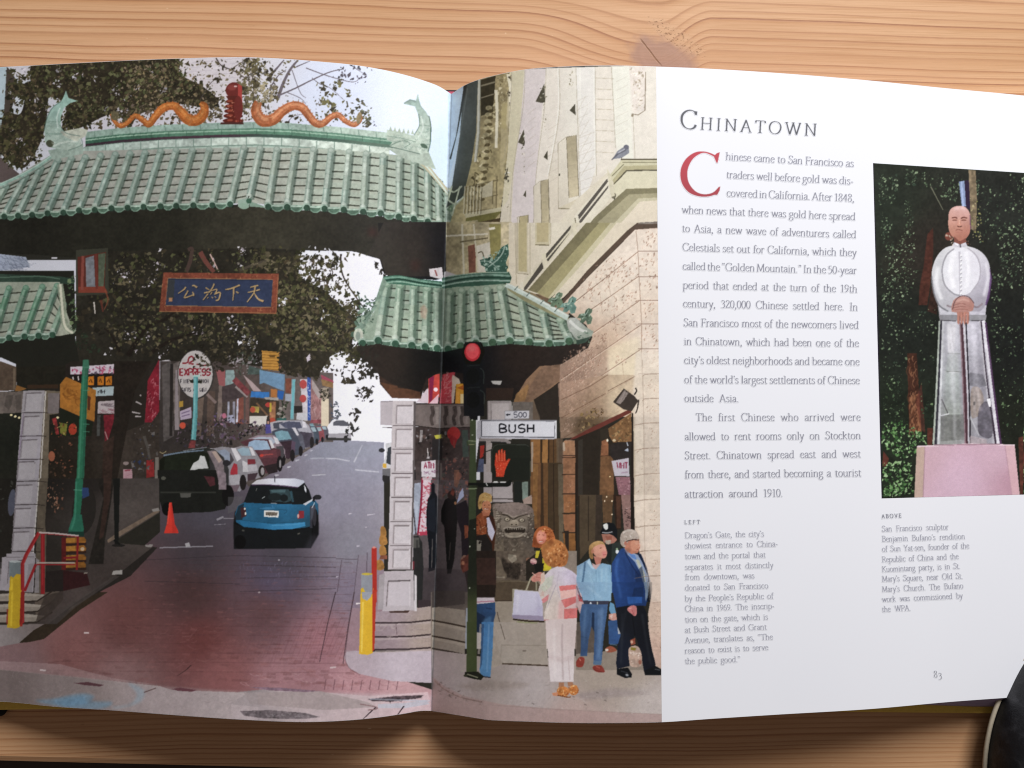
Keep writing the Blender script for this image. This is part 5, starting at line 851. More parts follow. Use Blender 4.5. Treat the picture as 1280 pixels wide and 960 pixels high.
p('c9bea6', "345,-5 400,-5 402,252 345,245", n=.06); p('b5a880', "352,-5 394,-5 394,240 352,236", n=.06); l('5c523c', "345,-5 345,246 402,252", 4, sm=0, a=.7); p('c6bb9c', "437,-5 512,-5 506,105 436,102", n=.06); p('b8aa84', "445,-5 503,-5 500,90 445,90", n=.06); l('6a5f48', "436,104 506,106", 5, sm=0)
p('cfc6ae', "630,-5 660,-5 500,200 370,335 340,330", n=.06)
for a_ in ["615,5 612,25 490,172 490,150", "612,40 500,188 494,178", "470,190 478,220 390,330 372,330"]: p('4f4a42', a_, n=.1)
p('d6cdb4', "470,150 488,148 500,240 480,250", n=.05); p('d6cdb4', "622,-5 640,-5 648,70 630,75", n=.05); e('5a5444', 641, 72, 10, 10); e('5a5444', 492, 252, 9, 9); p('d8d0bc', "360,300 375,285 380,330 362,335")
p('7a7254', "690,-5 760,-5 560,225 445,345 400,330", n=.1); p('a1986f', "755,-5 815,-5 640,200 500,372 445,345", n=.08); p('c5bc9c', "812,-5 845,-5 690,180 560,330 510,372 500,370 640,200", n=.06); p('d9ccb6', "842,-5 935,-5 930,20 700,240 580,365 530,400 520,368 690,180", n=.05)
p('57463a', "945,-5 1050,-8 1050,20 935,28 700,262 575,402 560,395 690,240 900,30", n=.1); l('8a8078', "950,-2 1050,-4", 5, sm=0)
STONE = "935,30 1052,24 1062,965 900,965 556,965 560,705 700,620 722,565 690,505 640,470 600,440 575,400 700,265"
p([(950,200,'e4d5c6'),(800,350,'e3d3c1'),(700,650,'b69885'),(620,750,'9c7d6c'),(780,620,'c5a890'),(850,700,'e8d6bc'),(650,950,'a58a74'),(900,850,'e6d4ba'),(1000,600,'e2d2c4')], STONE, n=.08)
p('8f7362', "790,590 800,780 790,960 560,965 560,710 700,630", a=.45, n=.15, soft=2); p('e8d9b8', "800,620 960,560 965,800 810,900", a=.5, n=.05, soft=2)
courses = [((948, 140), (640, 385)), ((952, 262), (690, 445)), ((958, 383), (725, 545)), ((964, 505), (565, 775)), ((966, 625), (566, 890)), ((966, 745), (600, 965)), ((970, 870), (800, 965))]
rn = np.random.RandomState(77)
for (a0, b0), (a1, b1) in courses:
    l('7d5c4c', [(a0, b0), ((a0 + a1) / 2, (b0 + b1) / 2 + 2), (a1, b1)], 4, sm=0, a=.75, n=.3); l('efdcc6', [(a0, b0 + 5), (a1, b1 + 6)], 4, sm=0, a=.6)
for y in (135, 262, 381, 499, 623, 747, 871): l('7d6254', [(950, y + 2), (1055, y)], 4, sm=0, a=.75); l('efdcd0', [(955, y + 6), (1050, y + 5)], 4, sm=0, a=.5)
l('8a6c5a', "940,35 950,140 955,262 962,383 968,500 968,625 968,750 975,870 975,965", 4, sm=0, a=.55); l('6a5550', "1052,30 1060,965", 4, sm=0, a=.6)
for x, y in [(800, 255), (760, 350), (830, 450), (700, 770), (870, 690), (640, 830)]: l('8a6a58', [(x, y), (x + 12, y + 100)], 3, sm=0, a=.35)
def rough(cx, cy, w, h, n, seed, cs=('a98470', '8f6b58', 'bd9a86', '7a5a4a')):
    r = np.random.RandomState(seed)
    for _ in range(n):
        x, y = cx + r.randn() * w, cy + r.randn() * h; k = 7 + 15 * r.rand(); t = -.9 + .5 * r.randn(); u = np.array([math.cos(t), math.sin(t)]); v = np.array([-u[1], u[0]])
        z = np.array([x, y]); q = 1.8 + 3.4 * r.rand()
        p('f2decb', [z + v * 3, z + u * k * .6 + v * 4.5, z + u * k + v * 2], .5, n=.1)
        p(cs[r.randint(len(cs))], [z, z + u * k * .5 - v * q, z + u * k, z + u * k * .5 + v * q * .6], .6, n=.2)
for i, (cx, cy, w, h, n) in enumerate([(840,210,50,22,40),(780,270,50,24,34),(720,340,40,20,26),(900,260,30,20,20),(890,370,40,22,34),(790,420,40,20,24),(840,500,50,20,24),(760,590,24,20,40),(690,640,30,20,50),(620,690,30,20,44),(690,730,40,24,50),(610,780,24,20,40),(720,690,30,20,30),(660,840,40,24,50),(600,880,20,26,34),(720,840,40,24,30),(850,690,22,12,16),(1000,80,26,24,22),(1010,200,26,24,22),(1015,300,26,24,22),(1010,430,26,24,24),(1015,560,26,26,26),(1015,680,26,26,26),(1020,800,26,26,22),(1020,920,26,20,20),(880,880,30,30,16),(640,940,30,16,26)]): rough(cx, cy, w, h, n, i + 5)
# hip, corner piece, beasts and ridge creature of the small roof stand before the wall
T(560, 280, 4)
p('8d8a68', "290,300 330,320 600,460 610,490 500,445 380,385 300,330", n=.12); l('b8c8bc', "290,303 450,385 600,470", 22, 30, n=.1); l('d8dcd4', "300,300 450,378 600,460", 7, a=.8)
for x, y in [(340,322),(400,352),(470,390),(540,430)]: l('6a7a70', [(x - 8, y + 10), (x + 10, y - 12)], 5, sm=0)
p([(620,490,'bdbeb8'),(700,550,'8f9a88')], "592,478 640,468 690,515 728,538 718,562 650,582 612,540", n=.12); l('dcdcd6', "608,484 655,525 695,540", 14, a=.8); l('4f5f50', "612,540 650,582 718,562", 5, a=.8); leaves("650,540 725,535 710,590 640,590", 16, 6, 16, ['5a7a5c', '3f5f46', '8aa088'], 4); p('35503f', "640,582 712,564 690,592 645,604", n=.2)
for cx, cy, s_, c in [(540,382,1.,'5d7a58'),(605,408,1.1,'5f9080'),(688,462,1.,'5a7a5c')]:
    p(c, [(cx - 42*s_, cy + 8), (cx - 30*s_, cy - 12), (cx - 6*s_, cy - 14), (cx + 2*s_, cy - 32*s_), (cx + 16*s_, cy - 42*s_), (cx + 34*s_, cy - 34*s_), (cx + 30*s_, cy - 18), (cx + 22*s_, cy - 10), (cx + 34*s_, cy + 8), (cx + 26*s_, cy + 38), (cx + 8*s_, cy + 40), (cx + 2*s_, cy + 20), (cx - 12*s_, cy + 34), (cx - 28*s_, cy + 30), (cx - 22*s_, cy + 10)], n=.25)
    leaves([(cx - 30*s_, cy - 10), (cx + 20*s_, cy - 30*s_), (cx + 20*s_, cy + 20), (cx - 20*s_, cy + 16)], 16, 3, 9, ['34523c', '9fbca0', 'aac4ae', '2c4434'], int(cx)); l('a8c8b0', [(cx - 26*s_, cy - 8), (cx, cy - 8), (cx + 14*s_, cy - 34*s_)], 5, a=.7)
p('2f5f4c', "160,180 195,170 220,185 240,165 250,140 270,115 300,100 305,150 290,190 295,240 190,240 185,215 165,205", n=.2); leaves("170,175 300,105 295,235 190,235", 90, 4, 14, ['7fae98', 'a5c8b2', '3c6f5c', '92b8a0', '1f4a3a'], 12); l('b5d0bc', "285,110 270,150 240,185 200,215", 7, a=.7); l('b5d0bc', "165,185 210,190 250,225", 5, a=.6)
p('2f5f48', "-30,275 60,252 180,242 305,240 318,268 310,295 150,310 -30,318", n=.15); l('6f9a84', "-30,287 80,264 200,254 310,260", 9, n=.2); l('88ae98', "-30,310 60,292 180,282 312,285", 8, n=.2); l('1c3f31', "-30,298 80,275 200,266 315,272", 6); l('9abfa8', "0,262 160,245 300,243", 5, a=.7)
# wall lamp, doors, lit stone jambs
T(660, 470, 6.4)
p([(340,100,'b08e7a'),(500,250,'9a7c62'),(700,250,'dcc6a4'),(900,300,'dfc9b4'),(330,430,'a5836c'),(560,380,'6a5440')], "240,60 640,-10 1060,-10 1065,1000 840,1000 830,300 540,390 390,490 260,500", n=.12, a=.75)
p('57442f', "400,330 520,300 600,380 540,400 390,480 350,440", a=.6, n=.3, soft=3); leaves("400,300 600,230 620,370 420,450", 60, 8, 26, ['6a5238', '8a7048', '4a3a28', '9a8058'], 21)
for s in ["265,190 500,80 640,-10", "265,335 620,140", "640,120 860,0", "290,490 400,430"]: l('6a4c3c', s, 5, sm=0, a=.8)
for i, (cx, cy, w, h, n) in enumerate([(320,120,30,16,30),(420,60,40,16,40),(330,270,30,20,40),(430,210,24,16,24),(330,390,24,20,30),(300,440,16,12,14),(990,90,36,40,26),(980,270,36,40,30),(980,480,36,50,30),(980,700,36,50,30),(980,900,36,40,26),(880,560,20,60,14)]): rough(cx, cy, w, h, n, i + 50)
for y in (182, 380): l('6a5046', [(920, y), (1058, y - 2)], 5, sm=0, a=.8)
for y in (585, 785, 960): l('7a6254', [(840, y + 22), (925, y), (1060, y - 4)], 5, sm=0, a=.6)
l('8a7060', "920,-5 930,380 925,580 935,790 930,1000", 4, sm=0, a=.5); p('e6d8b8', "840,420 920,400 925,960 845,960", a=.45)
p('67322a', "320,512 540,395 820,262 826,292 560,425 395,500", n=.1); p('2b241d', "335,520 560,425 700,375 740,390 740,1000 395,1000 380,600", n=.12); p('3a3228', "580,430 640,410 640,1000 560,1000", a=.5)
p('3f3a34', "400,960 400,520 440,500 440,960", a=.6); 
p('7d5a3a', "640,420 700,380 826,295 830,530 680,530 650,480", n=.3); leaves("660,420 826,310 826,520 690,530", 50, 8, 26, ['9a7448', '5a4028', 'a8845a', '6a5a40'], 22)
p('8a5a3e', "590,520 640,500 645,640 580,640", n=.2); p('6f4e34', "580,640 680,640 690,1000 570,1000", n=.25); l('4a3020', "580,640 650,636", 5, sm=0)
p('2c2624', "650,560 700,530 830,525 830,660 700,690 660,640", n=.15); p('a8b0c0', "770,595 800,575 805,605 785,600"); l('c8d0dc', "790,530 800,560", 8); e('f0ecd8', 635, 515, 8, 12); e('e0d0b0', 690, 515, 14, 10, a=.8); e('f0d8a0', 655, 805, 6, 6)
p('bcb4be', "668,680 805,655 812,802 692,800", n=.04); T(660, 470, 6.4); sign_text('WMT', 712, 692, 48, 24, '8c3a50', 9, .3); l('9a7a90', "745,775 800,768", 9, sm=0, a=.7); p('8a6068', "700,808 815,806 822,1000 735,1000", n=.1); ticks("715,815 812,812 815,950 740,950", 34, ['c09aa0', 'a87880', '6a4650'], 18, 8, .2, 23, .7)
p('241c18', "828,290 842,300 848,1000 826,1000")
p('3d342e', "680,208 766,100 850,160 882,198 830,282 762,266", n=.1); p('837670', "702,212 770,112 800,142 740,226", n=.15); ticks("702,212 770,112 800,142 740,226", 16, 'a89a94', 30, 5, -1, 24, .6, .1); l('2c2622', "860,95 868,120 850,150", 10); l('3a322c', "885,190 875,260 860,300", 12, 8); e('cfc0a0', 880, 140, 16, 30, a=.7)
p('8a6c58', "270,540 300,510 375,515 385,1000 270,1000", n=.15); p('9f7456', "285,520 372,518 376,632 285,635", n=.2)
for y, c in [(645, 'a06e52'), (795, '9a674c'), (950, '94624a')]: p(c, [(285, y), (375, y - 4), (380, y + 138), (280, y + 140)], n=.2); l('3f2a20', [(275, y - 8), (380, y - 8)], 6, sm=0)
rough(330, 700, 26, 30, 20, 80, ('b58668', '7a5040', '8f6048')); rough(330, 850, 26, 30, 20, 81, ('b58668', '7a5040', '8f6048')); l('c8c0b0', "283,530 290,600", 18, a=.6); p('5a4a3c', "235,500 280,500 270,1000 235,1000", n=.12); p('2c211a', "375,520 400,520 400,1000 385,1000")
T(); p('d5cab6', "600,268 640,262 660,270 650,300 605,300", a=.0)
T(660, 470, 6.4)
p('2f2822', "45,190 240,60 245,360 100,360", n=.1); p('8a735c', "-10,220 45,190 100,360 30,360", n=.12, a=.8)
p('7a5634', "20,500 110,505 105,1000 20,1000", n=.15); p('8f6238', "35,510 95,510 92,1000 30,1000", n=.2, a=.8); p('94683c', "112,510 160,505 155,1000 112,1000", n=.15); p('3a2a1c', "98,505 114,505 112,1000 98,1000"); p('5a4028', "160,505 235,500 238,1000 160,1000", n=.15); l('2a1f18', "165,505 162,1000", 8, sm=0); l('38291e', "205,505 205,1000", 5, sm=0); p('6a5a48', "225,500 245,500 245,1000 230,1000", a=.6)
# ---- the corner under the signal: pillar behind, lion, signs, people
T(540, 470, 8)
p('a39a98', "560,250 790,250 795,640 560,640", n=.06); l('6a6062', "555,250 560,960", 8, sm=0); l('857a7c', "580,262 775,262", 8, sm=0); p('b3a9a8', "595,280 768,275 770,640 600,640", n=.05); l('7a7072', "590,275 595,640", 6, sm=0); l('d8d2d0', "798,262 800,400", 7, sm=0); p('6f665f', "808,262 1010,262 1010,440 808,440", n=.15); p('574a40', "1010,250 1080,400 1080,440 1010,440", a=.6)
p('2c2622', "470,640 600,640 600,960 430,960", n=.15); p('a6332a', "480,700 525,690 515,800 480,830", n=.2); p('4a5068', "470,830 520,830 515,960 450,960", n=.25); p('b0a4a4', "540,640 600,650 590,960 545,960", n=.06); p('6a6664', "545,640 590,640 590,680 545,690"); l('3a3634', "510,790 560,740 600,735", 8)
T(560, 580, 8)
p('aaa0a0', "355,0 440,0 440,180 650,180 655,390 355,390", n=.05); l('3a3432', "440,180 445,380", 5, sm=0); l('3f3836', "440,348 650,350", 9, sm=0); l('4a4240', "440,382 650,384", 8, sm=0); l('3a3432', "645,180 655,390", 8, sm=0); p('222522', "660,175 735,170 745,400 665,400"); p('7a8a80', "740,180 800,175 800,350 745,355", n=.2); p('a08a80', "745,355 850,300 850,400 760,400", n=.1)
p('6f4c30', "825,-10 935,-10 925,640 850,640", n=.15); p('8a6238', "850,0 900,0 890,600 850,600", n=.2, a=.7); p('3f2e20', "930,-10 950,-10 1010,640 925,640"); p('6a4a2e', "950,-10 1000,-10 1000,640 960,640", n=.15); p('453626', "1000,-10 1140,-10 1130,960 1010,900", n=.12); l('2c2018', "1055,0 1060,800", 8, sm=0); p('5f5444', "1100,0 1150,0 1160,860 1110,860", n=.15)
for y, c in [(-60, '8f6448'), (110, '94664a'), (305, '8a5c3c'), (500, '8f5f42'), (690, '80552f'), (885, '6f4c30')]: p(c, [(1150, y + 4), (1275, y), (1280, y + 178), (1165, y + 184)], n=.2); l('3d2a1e', [(1140, y - 4), (1280, y - 6)], 9, sm=0)
rough(1215, 220, 30, 30, 16, 90, ('b07a5c', '6a4430')); rough(1220, 400, 30, 30, 16, 91, ('a87048', '6a4430')); p('2f2620', "1165,670 1210,670 1210,890 1180,890"); p('241d18', "1270,-10 1290,-10 1290,960 1275,960")
# plinth, steps, pavement to the right of the gutter
T(560, 690, 8)
p([(100,500,'4a4240'),(150,700,'a8988a'),(700,850,'b5a69a'),(500,450,'6a5c4c'),(1000,850,'a5968c')], "200,-10 1290,-10 1290,970 -170,970 -170,400 200,400", n=.1)
p('3d3634', "200,-10 480,-10 470,450 200,540", n=.15)
T(540, 740, 4)
p('9a8e82', "0,70 165,90 165,400 0,300", n=.08)
for y in (142, 220, 282): l('33281f', [(0, y), (80, y + 14), (175, y + 34)], 8, sm=1, a=.9); p('b5a899', [(0, y + 5), (80, y + 19), (175, y + 38), (175, y + 54), (80, y + 34), (0, y + 18)], n=.06, a=.6)
p('463e3c', "0,-5 165,-5 165,60 0,78", n=.1)
p([(100,480,'b3a5a4'),(500,480,'b8acab'),(1100,540,'c0b4b0'),(800,400,'a99a8e'),(300,400,'a39690'),(1000,380,'a6978a'),(100,640,'b59a98'),(700,640,'bca29c')], "0,290 170,310 400,350 520,330 1150,300 1150,680 0,680", n=.05)
p('b0938f', "0,420 60,470 160,520 340,560 560,580 900,600 1150,610 1150,680 0,680", n=.06, a=.75); l('8a7068', "10,440 60,485 140,525 250,550", 6, a=.7, n=.4); ticks("10,430 240,530 240,570 20,500", 30, ['5a4a44', '8a7a74'], 14, 6, .3, 30, .6); l('9a8580', "300,565 600,585 1150,612", 4, a=.5)
p('8f8078', "120,470 260,440 500,455 450,480 200,490", a=.5, soft=2, n=.1); p('9a8c8c', "700,510 900,480 1100,500 1000,520 760,540", a=.6, soft=2, n=.1)
ticks("100,440 1140,440 1140,640 300,560", 110, ['8f8480', 'd0c6c4', '7d706c'], 18, 4, 0, 31, .4)
for x, y in [(498, 555), (700, 520), (760, 560), (860, 540), (820, 500)]: l('5a504c', [(x, y), (x + 14, y + 6)], 4, a=.6)
T(560, 690, 8)
p('57493a', "470,290 640,280 900,300 980,420 960,500 640,485 470,490", n=.12); l('8a7d66', "470,300 640,290 800,300", 9, a=.5); p([(560,560,'9c8f80'),(800,700,'b0a297'),(1000,700,'a89a8e')], "465,495 650,490 960,490 1290,440 1290,760 1050,960 480,960 460,700", n=.06); l('3d3026', "470,488 640,488", 7, sm=0); l('4a3f38', "490,600 565,880", 7, sm=0); p('a3968a', "460,900 1000,930 1000,970 450,970", n=.06); l('7a6d62', "560,920 990,940", 4, sm=0, a=.6); rough(640, 750, 30, 40, 20, 92, ('a09488', 'c0b4a8'))
T(560, 780, 4)
p([(300,100,'b0a398'),(450,100,'a5988d'),(300,170,'aba095')], "220,-10 490,-10 500,205 265,195 225,100", n=.06); l('8f8478', "270,105 495,108", 5, sm=0, a=.7); l('4a3c30', "265,198 500,208", 7, sm=0); l('6a5f56', "262,0 285,78", 4, sm=0); l('978b80', "268,100 262,195", 4, sm=0, a=.7); e('6a5f56', 382, 134, 10, 5, a=.7)
p('a99c90', "190,60 235,60 272,200 230,218 205,200", n=.08)
p('6d5f56', "630,-10 760,-10 740,130 700,190 640,190", n=.12, a=.8); p('8f8276', "640,150 1060,110 1068,230 640,230", n=.08)
p('c0a898', "1000,-10 1065,-10 1068,240 1040,230 1010,120", n=.12); rough(1040, 100, 16, 60, 30, 93)
# stone lion
T(560, 580, 8)
p([(560,600,'6f6458'),(750,700,'4f463e'),(650,450,'7d6c64'),(520,900,'7a6d5e')], "450,400 560,395 640,385 740,390 830,430 860,520 860,900 840,1000 450,1000 455,760 480,700 460,560 450,480", sm=1, n=.25)
p([(480,420,'7d6f68'),(640,410,'93827b'),(800,440,'6f605a'),(640,520,'80716a')], "465,410 560,392 650,388 740,395 830,430 850,480 800,520 720,510 660,530 600,505 530,480 470,470", sm=1, n=.15)
ticks("470,400 830,410 830,500 560,490 470,470", 46, ['9d8d86', '5f524c', '776861'], 26, 8, -.3, 81, .5, .5)
p([(560,580,'82766a'),(650,600,'8f8374'),(760,600,'6d6156')], "520,520 600,505 660,530 720,512 800,520 800,600 780,700 720,735 600,735 545,690 525,600", sm=1, n=.12)
l('352c25', "535,505 590,515 640,548 660,552 700,530 800,500", 14, 9, n=.2, a=.9); l('a3958a', "540,490 600,500 650,530 700,512 790,480", 10, 6, n=.3, a=.7)
for x, y in ((592, 552), (738, 560)): e('4a4038', x, y + 3, 34, 22, a=.8); e('a89c88', x, y, 23, 16, n=.1); e('d0c4ac', x - 5, y - 5, 8, 5, a=.8); e('4f463c', x + 2, y + 2, 7, 7)
p('988b7a', "632,565 655,555 690,560 705,595 690,618 655,612 625,616 615,595", sm=1, n=.15); e('3a3028', 638, 606, 9, 6); e('3a3028', 682, 607, 9, 6); l('bcae9c', "640,572 665,566 690,572", 8, a=.7); l('4f453b', "610,620 650,626 700,624", 6, a=.7)
p('2e2620', "565,655 610,640 660,646 720,638 770,650 762,690 720,682 660,688 600,690 575,684", sm=1, n=.15); l('a3978a', "555,646 600,632 660,638 720,628 778,640", 10, n=.25)
for x in range(590, 750, 22): p('b5a998', [(x, 646), (x + 12, 645), (x + 8, 660)], n=.1)
p('8f8272', "600,694 660,682 720,690 700,706 620,708", sm=1, n=.15); l('9f9383', "568,700 610,722 660,726 720,718 765,692", 14, n=.25); l('3a3028', "575,735 660,750 770,722", 9, a=.7)
def curls(poly, n, seed, c=('8d8174', '6a5e53', '9a8e80', '5a4f46')):
    r = np.random.RandomState(seed)
    for (x, y) in inside(poly, n, r): k = 9 + 8 * r.rand(); e('3f362e', x + 3, y + 4, k, k * .8, a=.7); e(c[r.randint(4)], x, y, k * .9, k * .7, n=.2); e('b0a494', x - 3, y - 3, k * .35, k * .25, a=.5)
curls("455,430 530,480 525,600 570,720 480,760 460,600", 46, 33); curls("800,470 860,520 850,760 760,740 790,620", 36, 34)
p('756858', "470,800 560,740 565,960 450,960", n=.25); p([(620,800,'6a5e51'),(700,860,'5a4f45'),(640,940,'4a4038')], "560,760 720,750 800,860 760,960 560,960", n=.25); ticks("480,760 780,760 780,960 470,960", 70, ['8a7d6f', '463c33', '9a8d7e', '574b41'], 30, 8, 1.2, 82, .55, .8)
l('8d8070', "620,790 660,830 700,790", 8, a=.6); e('8d8172', 660, 870, 22, 26, n=.2, a=.8); e('a39684', 655, 862, 8, 8, a=.7)
T(560, 690, 8)
p([(500,100,'6a5c50'),(650,60,'6f6254'),(800,120,'574b42')], "455,-10 880,-10 880,240 780,300 700,280 560,280 470,260", n=.25); p('3a312a', "540,40 600,110 720,110 760,140 700,280 560,250 530,140", n=.35, soft=1); ticks("560,60 740,120 690,270 570,240", 40, ['55493f', '2c251f', '665a4e'], 26, 8, 1.3, 83, .6); p('766858', "470,60 520,60 560,180 590,240 560,270 490,265 480,150", sm=1, n=.2); p('8f8474', "600,20 680,30 690,80 640,110 600,70", n=.3); p('5f5248', "740,100 820,70 900,130 880,220 800,270 730,240", sm=1, n=.3); leaves("740,90 890,90 860,250 730,240", 40, 6, 18, ['8a7c70', '403630', '6a5c52'], 37)
l('9a8d7c', "480,250 520,255 570,250", 14, n=.3); l('40362e', "760,240 790,230 830,240", 8)
# woman in the brown jacket behind the pole
T(560, 580, 8)
p('4a2a1c', "285,520 330,490 400,480 460,540 480,640 470,760 450,980 285,980", n=.2); p('8f4a2c', "285,520 330,485 390,495 385,610 385,720 285,700", n=.25); leaves("285,530 385,510 385,700 285,690", 50, 6, 20, ['a85c38', '7a3a22', '5a2a1a', 'c08a68'], 38); p('3a201a', "400,490 455,540 470,680 440,700 420,560"); p('c8c4d8', "385,540 410,530 470,680 440,770 400,700", n=.05); p('24201e', "285,720 380,700 440,800 450,980 285,980", n=.12); p('8a8478', "290,760 335,770 325,880 290,910", n=.1); p('1f1a18', "310,770 335,775 320,800 305,795")
p('b86f52', "335,470 430,470 410,520 350,520", n=.1); e('c5805e', 385, 425, 48, 62, n=.08); p([(350,330,'b58e52'),(400,310,'c9a468')], "300,380 320,310 370,285 430,310 442,350 430,380 380,365 345,380 335,440 310,450 300,410", n=.2, sm=1); leaves("300,300 440,300 430,370 320,400", 30, 6, 18, ['d8bc80', '9a7440', '8a6838'], 39); l('5a3020', "360,412 378,410", 6); l('5a3020', "400,410 415,412", 6); l('f0e0d8', "365,448 405,452", 7); l('9a4a38', "362,442 410,446", 4); l('a8684a', "390,415 396,435", 5, a=.7)
T(560, 690, 8)
p('2a211c', "285,-10 480,-10 480,340 470,450 285,450", n=.15); p('46302a', "285,60 470,60 480,330 290,330", n=.2, a=.8); p('d5c8d0', "285,455 460,455 470,500 285,525", n=.03); l('b06880', "287,500 465,490", 8, sm=0)
p([(380,560,'2f4f7c'),(300,700,'24344f'),(400,900,'4a7cb0')], "287,520 470,505 475,620 455,700 445,960 335,970 330,810 287,800", n=.1, sm=0); p('1d2b44', "290,600 370,640 345,800 287,800", n=.15, a=.85); p('5a8cbc', "350,680 430,640 440,960 350,960", a=.5, n=.1, soft=1); p('c0b8b4', "288,810 330,810 335,970 288,970", n=.06); p('a8b0c0', "180,560 200,560 195,970 170,970", a=.9); l('1a2640', "380,560 440,570", 10, a=.6)
T(560, 780, 4)
p([(190,50,'4a7eb4'),(190,200,'5588b8')], "168,-10 228,-10 222,150 212,265 165,262 158,230 168,120", n=.08); l('7aa4cc', "205,0 195,240", 8, a=.5); p('2f4a70', "168,0 180,0 170,200 160,230", a=.7); l('3a3a44', "170,262 214,268", 6); p('c8bcb4', "158,0 168,0 160,150 148,150", a=.6)
# people at left of the pole
T(560, 580, 8)
p('8a5a46', "60,60 110,60 120,150 90,240 60,220", n=.3, a=.7); 
# green pole with its bands
def pole(s, w, c):
    l(c, s, w, sm=0, n=.08)
T(540, 470, 8)
p([(390,600,'3c4a2c'),(415,600,'5a6844'),(440,600,'333f26')], "382,430 442,430 440,1000 372,1000", n=.06); p('16181a', "335,150 490,130 490,310 440,330 440,440 385,440 340,320", n=.15); l('141617', "420,-160 425,440", 96, 60, sm=0, n=.1)
for x, y in [(405, 345), (408, 370), (405, 395), (402, 440), (405, 590)]: e('a8b09a', x, y, 9, 7)
p('4d5a3a', "360,640 440,640 440,690 365,690"); l('8a9470', "365,648 440,652", 9, sm=0); l('b0a880', "370,686 425,686", 7, sm=0); l('3d4a2c', "350,650 360,700", 10)
T(560, 580, 8)
p([(225,300,'4d5c38'),(255,300,'46543a'),(285,300,'2f3822')], "213,-10 283,-10 280,980 205,980", n=.08); p('1a1c18', "213,560 285,540 285,700 280,860 208,900 205,700", n=.15, a=.8); l('8a9870', "200,205 310,205", 10, sm=0); l('9aa880', "200,250 290,245", 8, sm=0); l('2a3020', "200,228 300,225", 10, sm=0); e('c0c4b0', 266, 648, 8, 6); e('b8bca8', 218, 825, 6, 10)
T(560, 690, 8)
p([(210,200,'23271e'),(250,700,'4f5a34'),(215,800,'5a663c'),(285,800,'2c341e')], "200,-10 285,-10 288,450 285,970 192,970 195,560", n=.08); e('b8bca8', 216, 360, 8, 8); p('5a3028', "130,80 205,20 205,180 150,210 130,160", n=.35); e('a06a50', 150, 110, 16, 20, n=.2)
T(560, 780, 4)
p([(105,100,'4d5a32'),(120,100,'5a683c'),(142,100,'2a321c')], "95,-10 145,-10 145,240 92,240", n=.06); p('22241a', "85,240 150,238 180,262 165,280 130,275 82,262", n=.2, sm=0); l('8a8a70', "95,250 150,268", 6); e('3a3a2c', 88, 258, 10, 6); e('b8b0a4', 72, 236, 8, 5)
# walk signal with the red hand
T(540, 470, 8)
p('8f8684', "470,620 740,625 790,660 790,700 760,690 740,660 470,650", n=.1); l('2a2a2a', "470,660 740,665", 12, sm=0)
p('23261f', "590,740 620,690 660,676 940,680 975,700 985,960 590,960", n=.06); T(560, 580, 8); p('20231d', "430,-60 820,-60 828,120 800,165 500,165 440,130", n=.06, sm=0); l('6a6c5c', "825,-60 822,130", 5, sm=0, a=.6); p('181a17', "200,190 580,185 615,160 640,165 625,215 590,228 300,232 300,215 200,215", n=.1); p('d8d8d4', "458,172 498,172 496,190 455,190"); p('d8d8d4', "520,176 580,174 575,190 525,190"); l('e0e0dc', "380,190 395,220", 10)
T(540, 470, 8)
l('4d5048', "598,960 598,745 622,700 660,685 938,688 968,704", 6, sm=0, a=.8); l('0e0f0d', "985,700 992,960", 6, sm=0, a=.7)
p('a89c98', "538,650 588,650 586,960 540,960", n=.06, a=.9); p('a08f80', "990,660 1012,660 1008,960 994,960", n=.1); l('2c2c28', "530,760 588,740", 8)
HAND = "632,800 640,765 655,775 660,800 662,745 678,735 688,790 690,735 706,728 712,785 718,745 732,742 736,810 740,850 765,825 785,830 760,880 735,930 722,965 715,1010 640,1010 640,960 630,900 630,840"
p('c23a24', HAND, sm=0, n=.1); leaves(HAND, 110, 4, 11, ['f06a44', 'e8522e', 'ff9a78', 'a82c1a', 'd84428'], 44)
for s in ["645,785 650,860", "672,750 672,850", "698,745 700,850", "725,760 725,850", "735,880 765,845"]: l('ff8a60', s, 9, 6, a=.6)
T(560, 580, 8); p('d04028', "470,-20 600,-20 570,70 560,118 490,118 488,60 470,20", n=.1); leaves("472,-15 598,-15 560,110 492,110", 50, 5, 13, ['f0643e', 'ff9070', 'b83020', 'e0502e'], 45)
# street name plates
T(540, 470, 8)
p('c8c6cc', "728,350 972,345 970,425 730,432", n=.03); l('6a686e', "728,350 972,345 970,425 730,432 728,350", 5, sm=0, a=.7); l('303038', "742,388 785,384", 13, sm=0); p('303038', "738,388 760,374 760,402")
for ch, x in zip('500', (820, 868, 912)): sign_text(ch, x, 362, 52, 32, '4c4c58', 8, .2)
p('b4b2ba', "452,455 492,438 492,612 455,632 448,600", n=.06); p('8e8c94', "490,436 1248,440 1246,628 490,610", n=.03); p('d9d8e0', "498,448 1238,452 1232,618 500,602", n=.02); l('3a3a42', "500,606 1225,612 1230,462", 7, sm=0, a=.85); l('55555e', "500,448 1225,452", 5, sm=0, a=.8); l('4a4a52', "497,450 497,600", 6, sm=0); l('f0eff4', "1240,450 1240,622", 10, sm=0); p('c8c6d0', "490,612 830,614 1246,626 1200,634 490,622"); l('6a686e', "520,610 830,606", 8, sm=0, a=.6)
for ch, x in zip('BUSH', (678, 772, 868, 955)): sign_text(ch, x, 484, 82, 60, '1f2026', 15, .2)
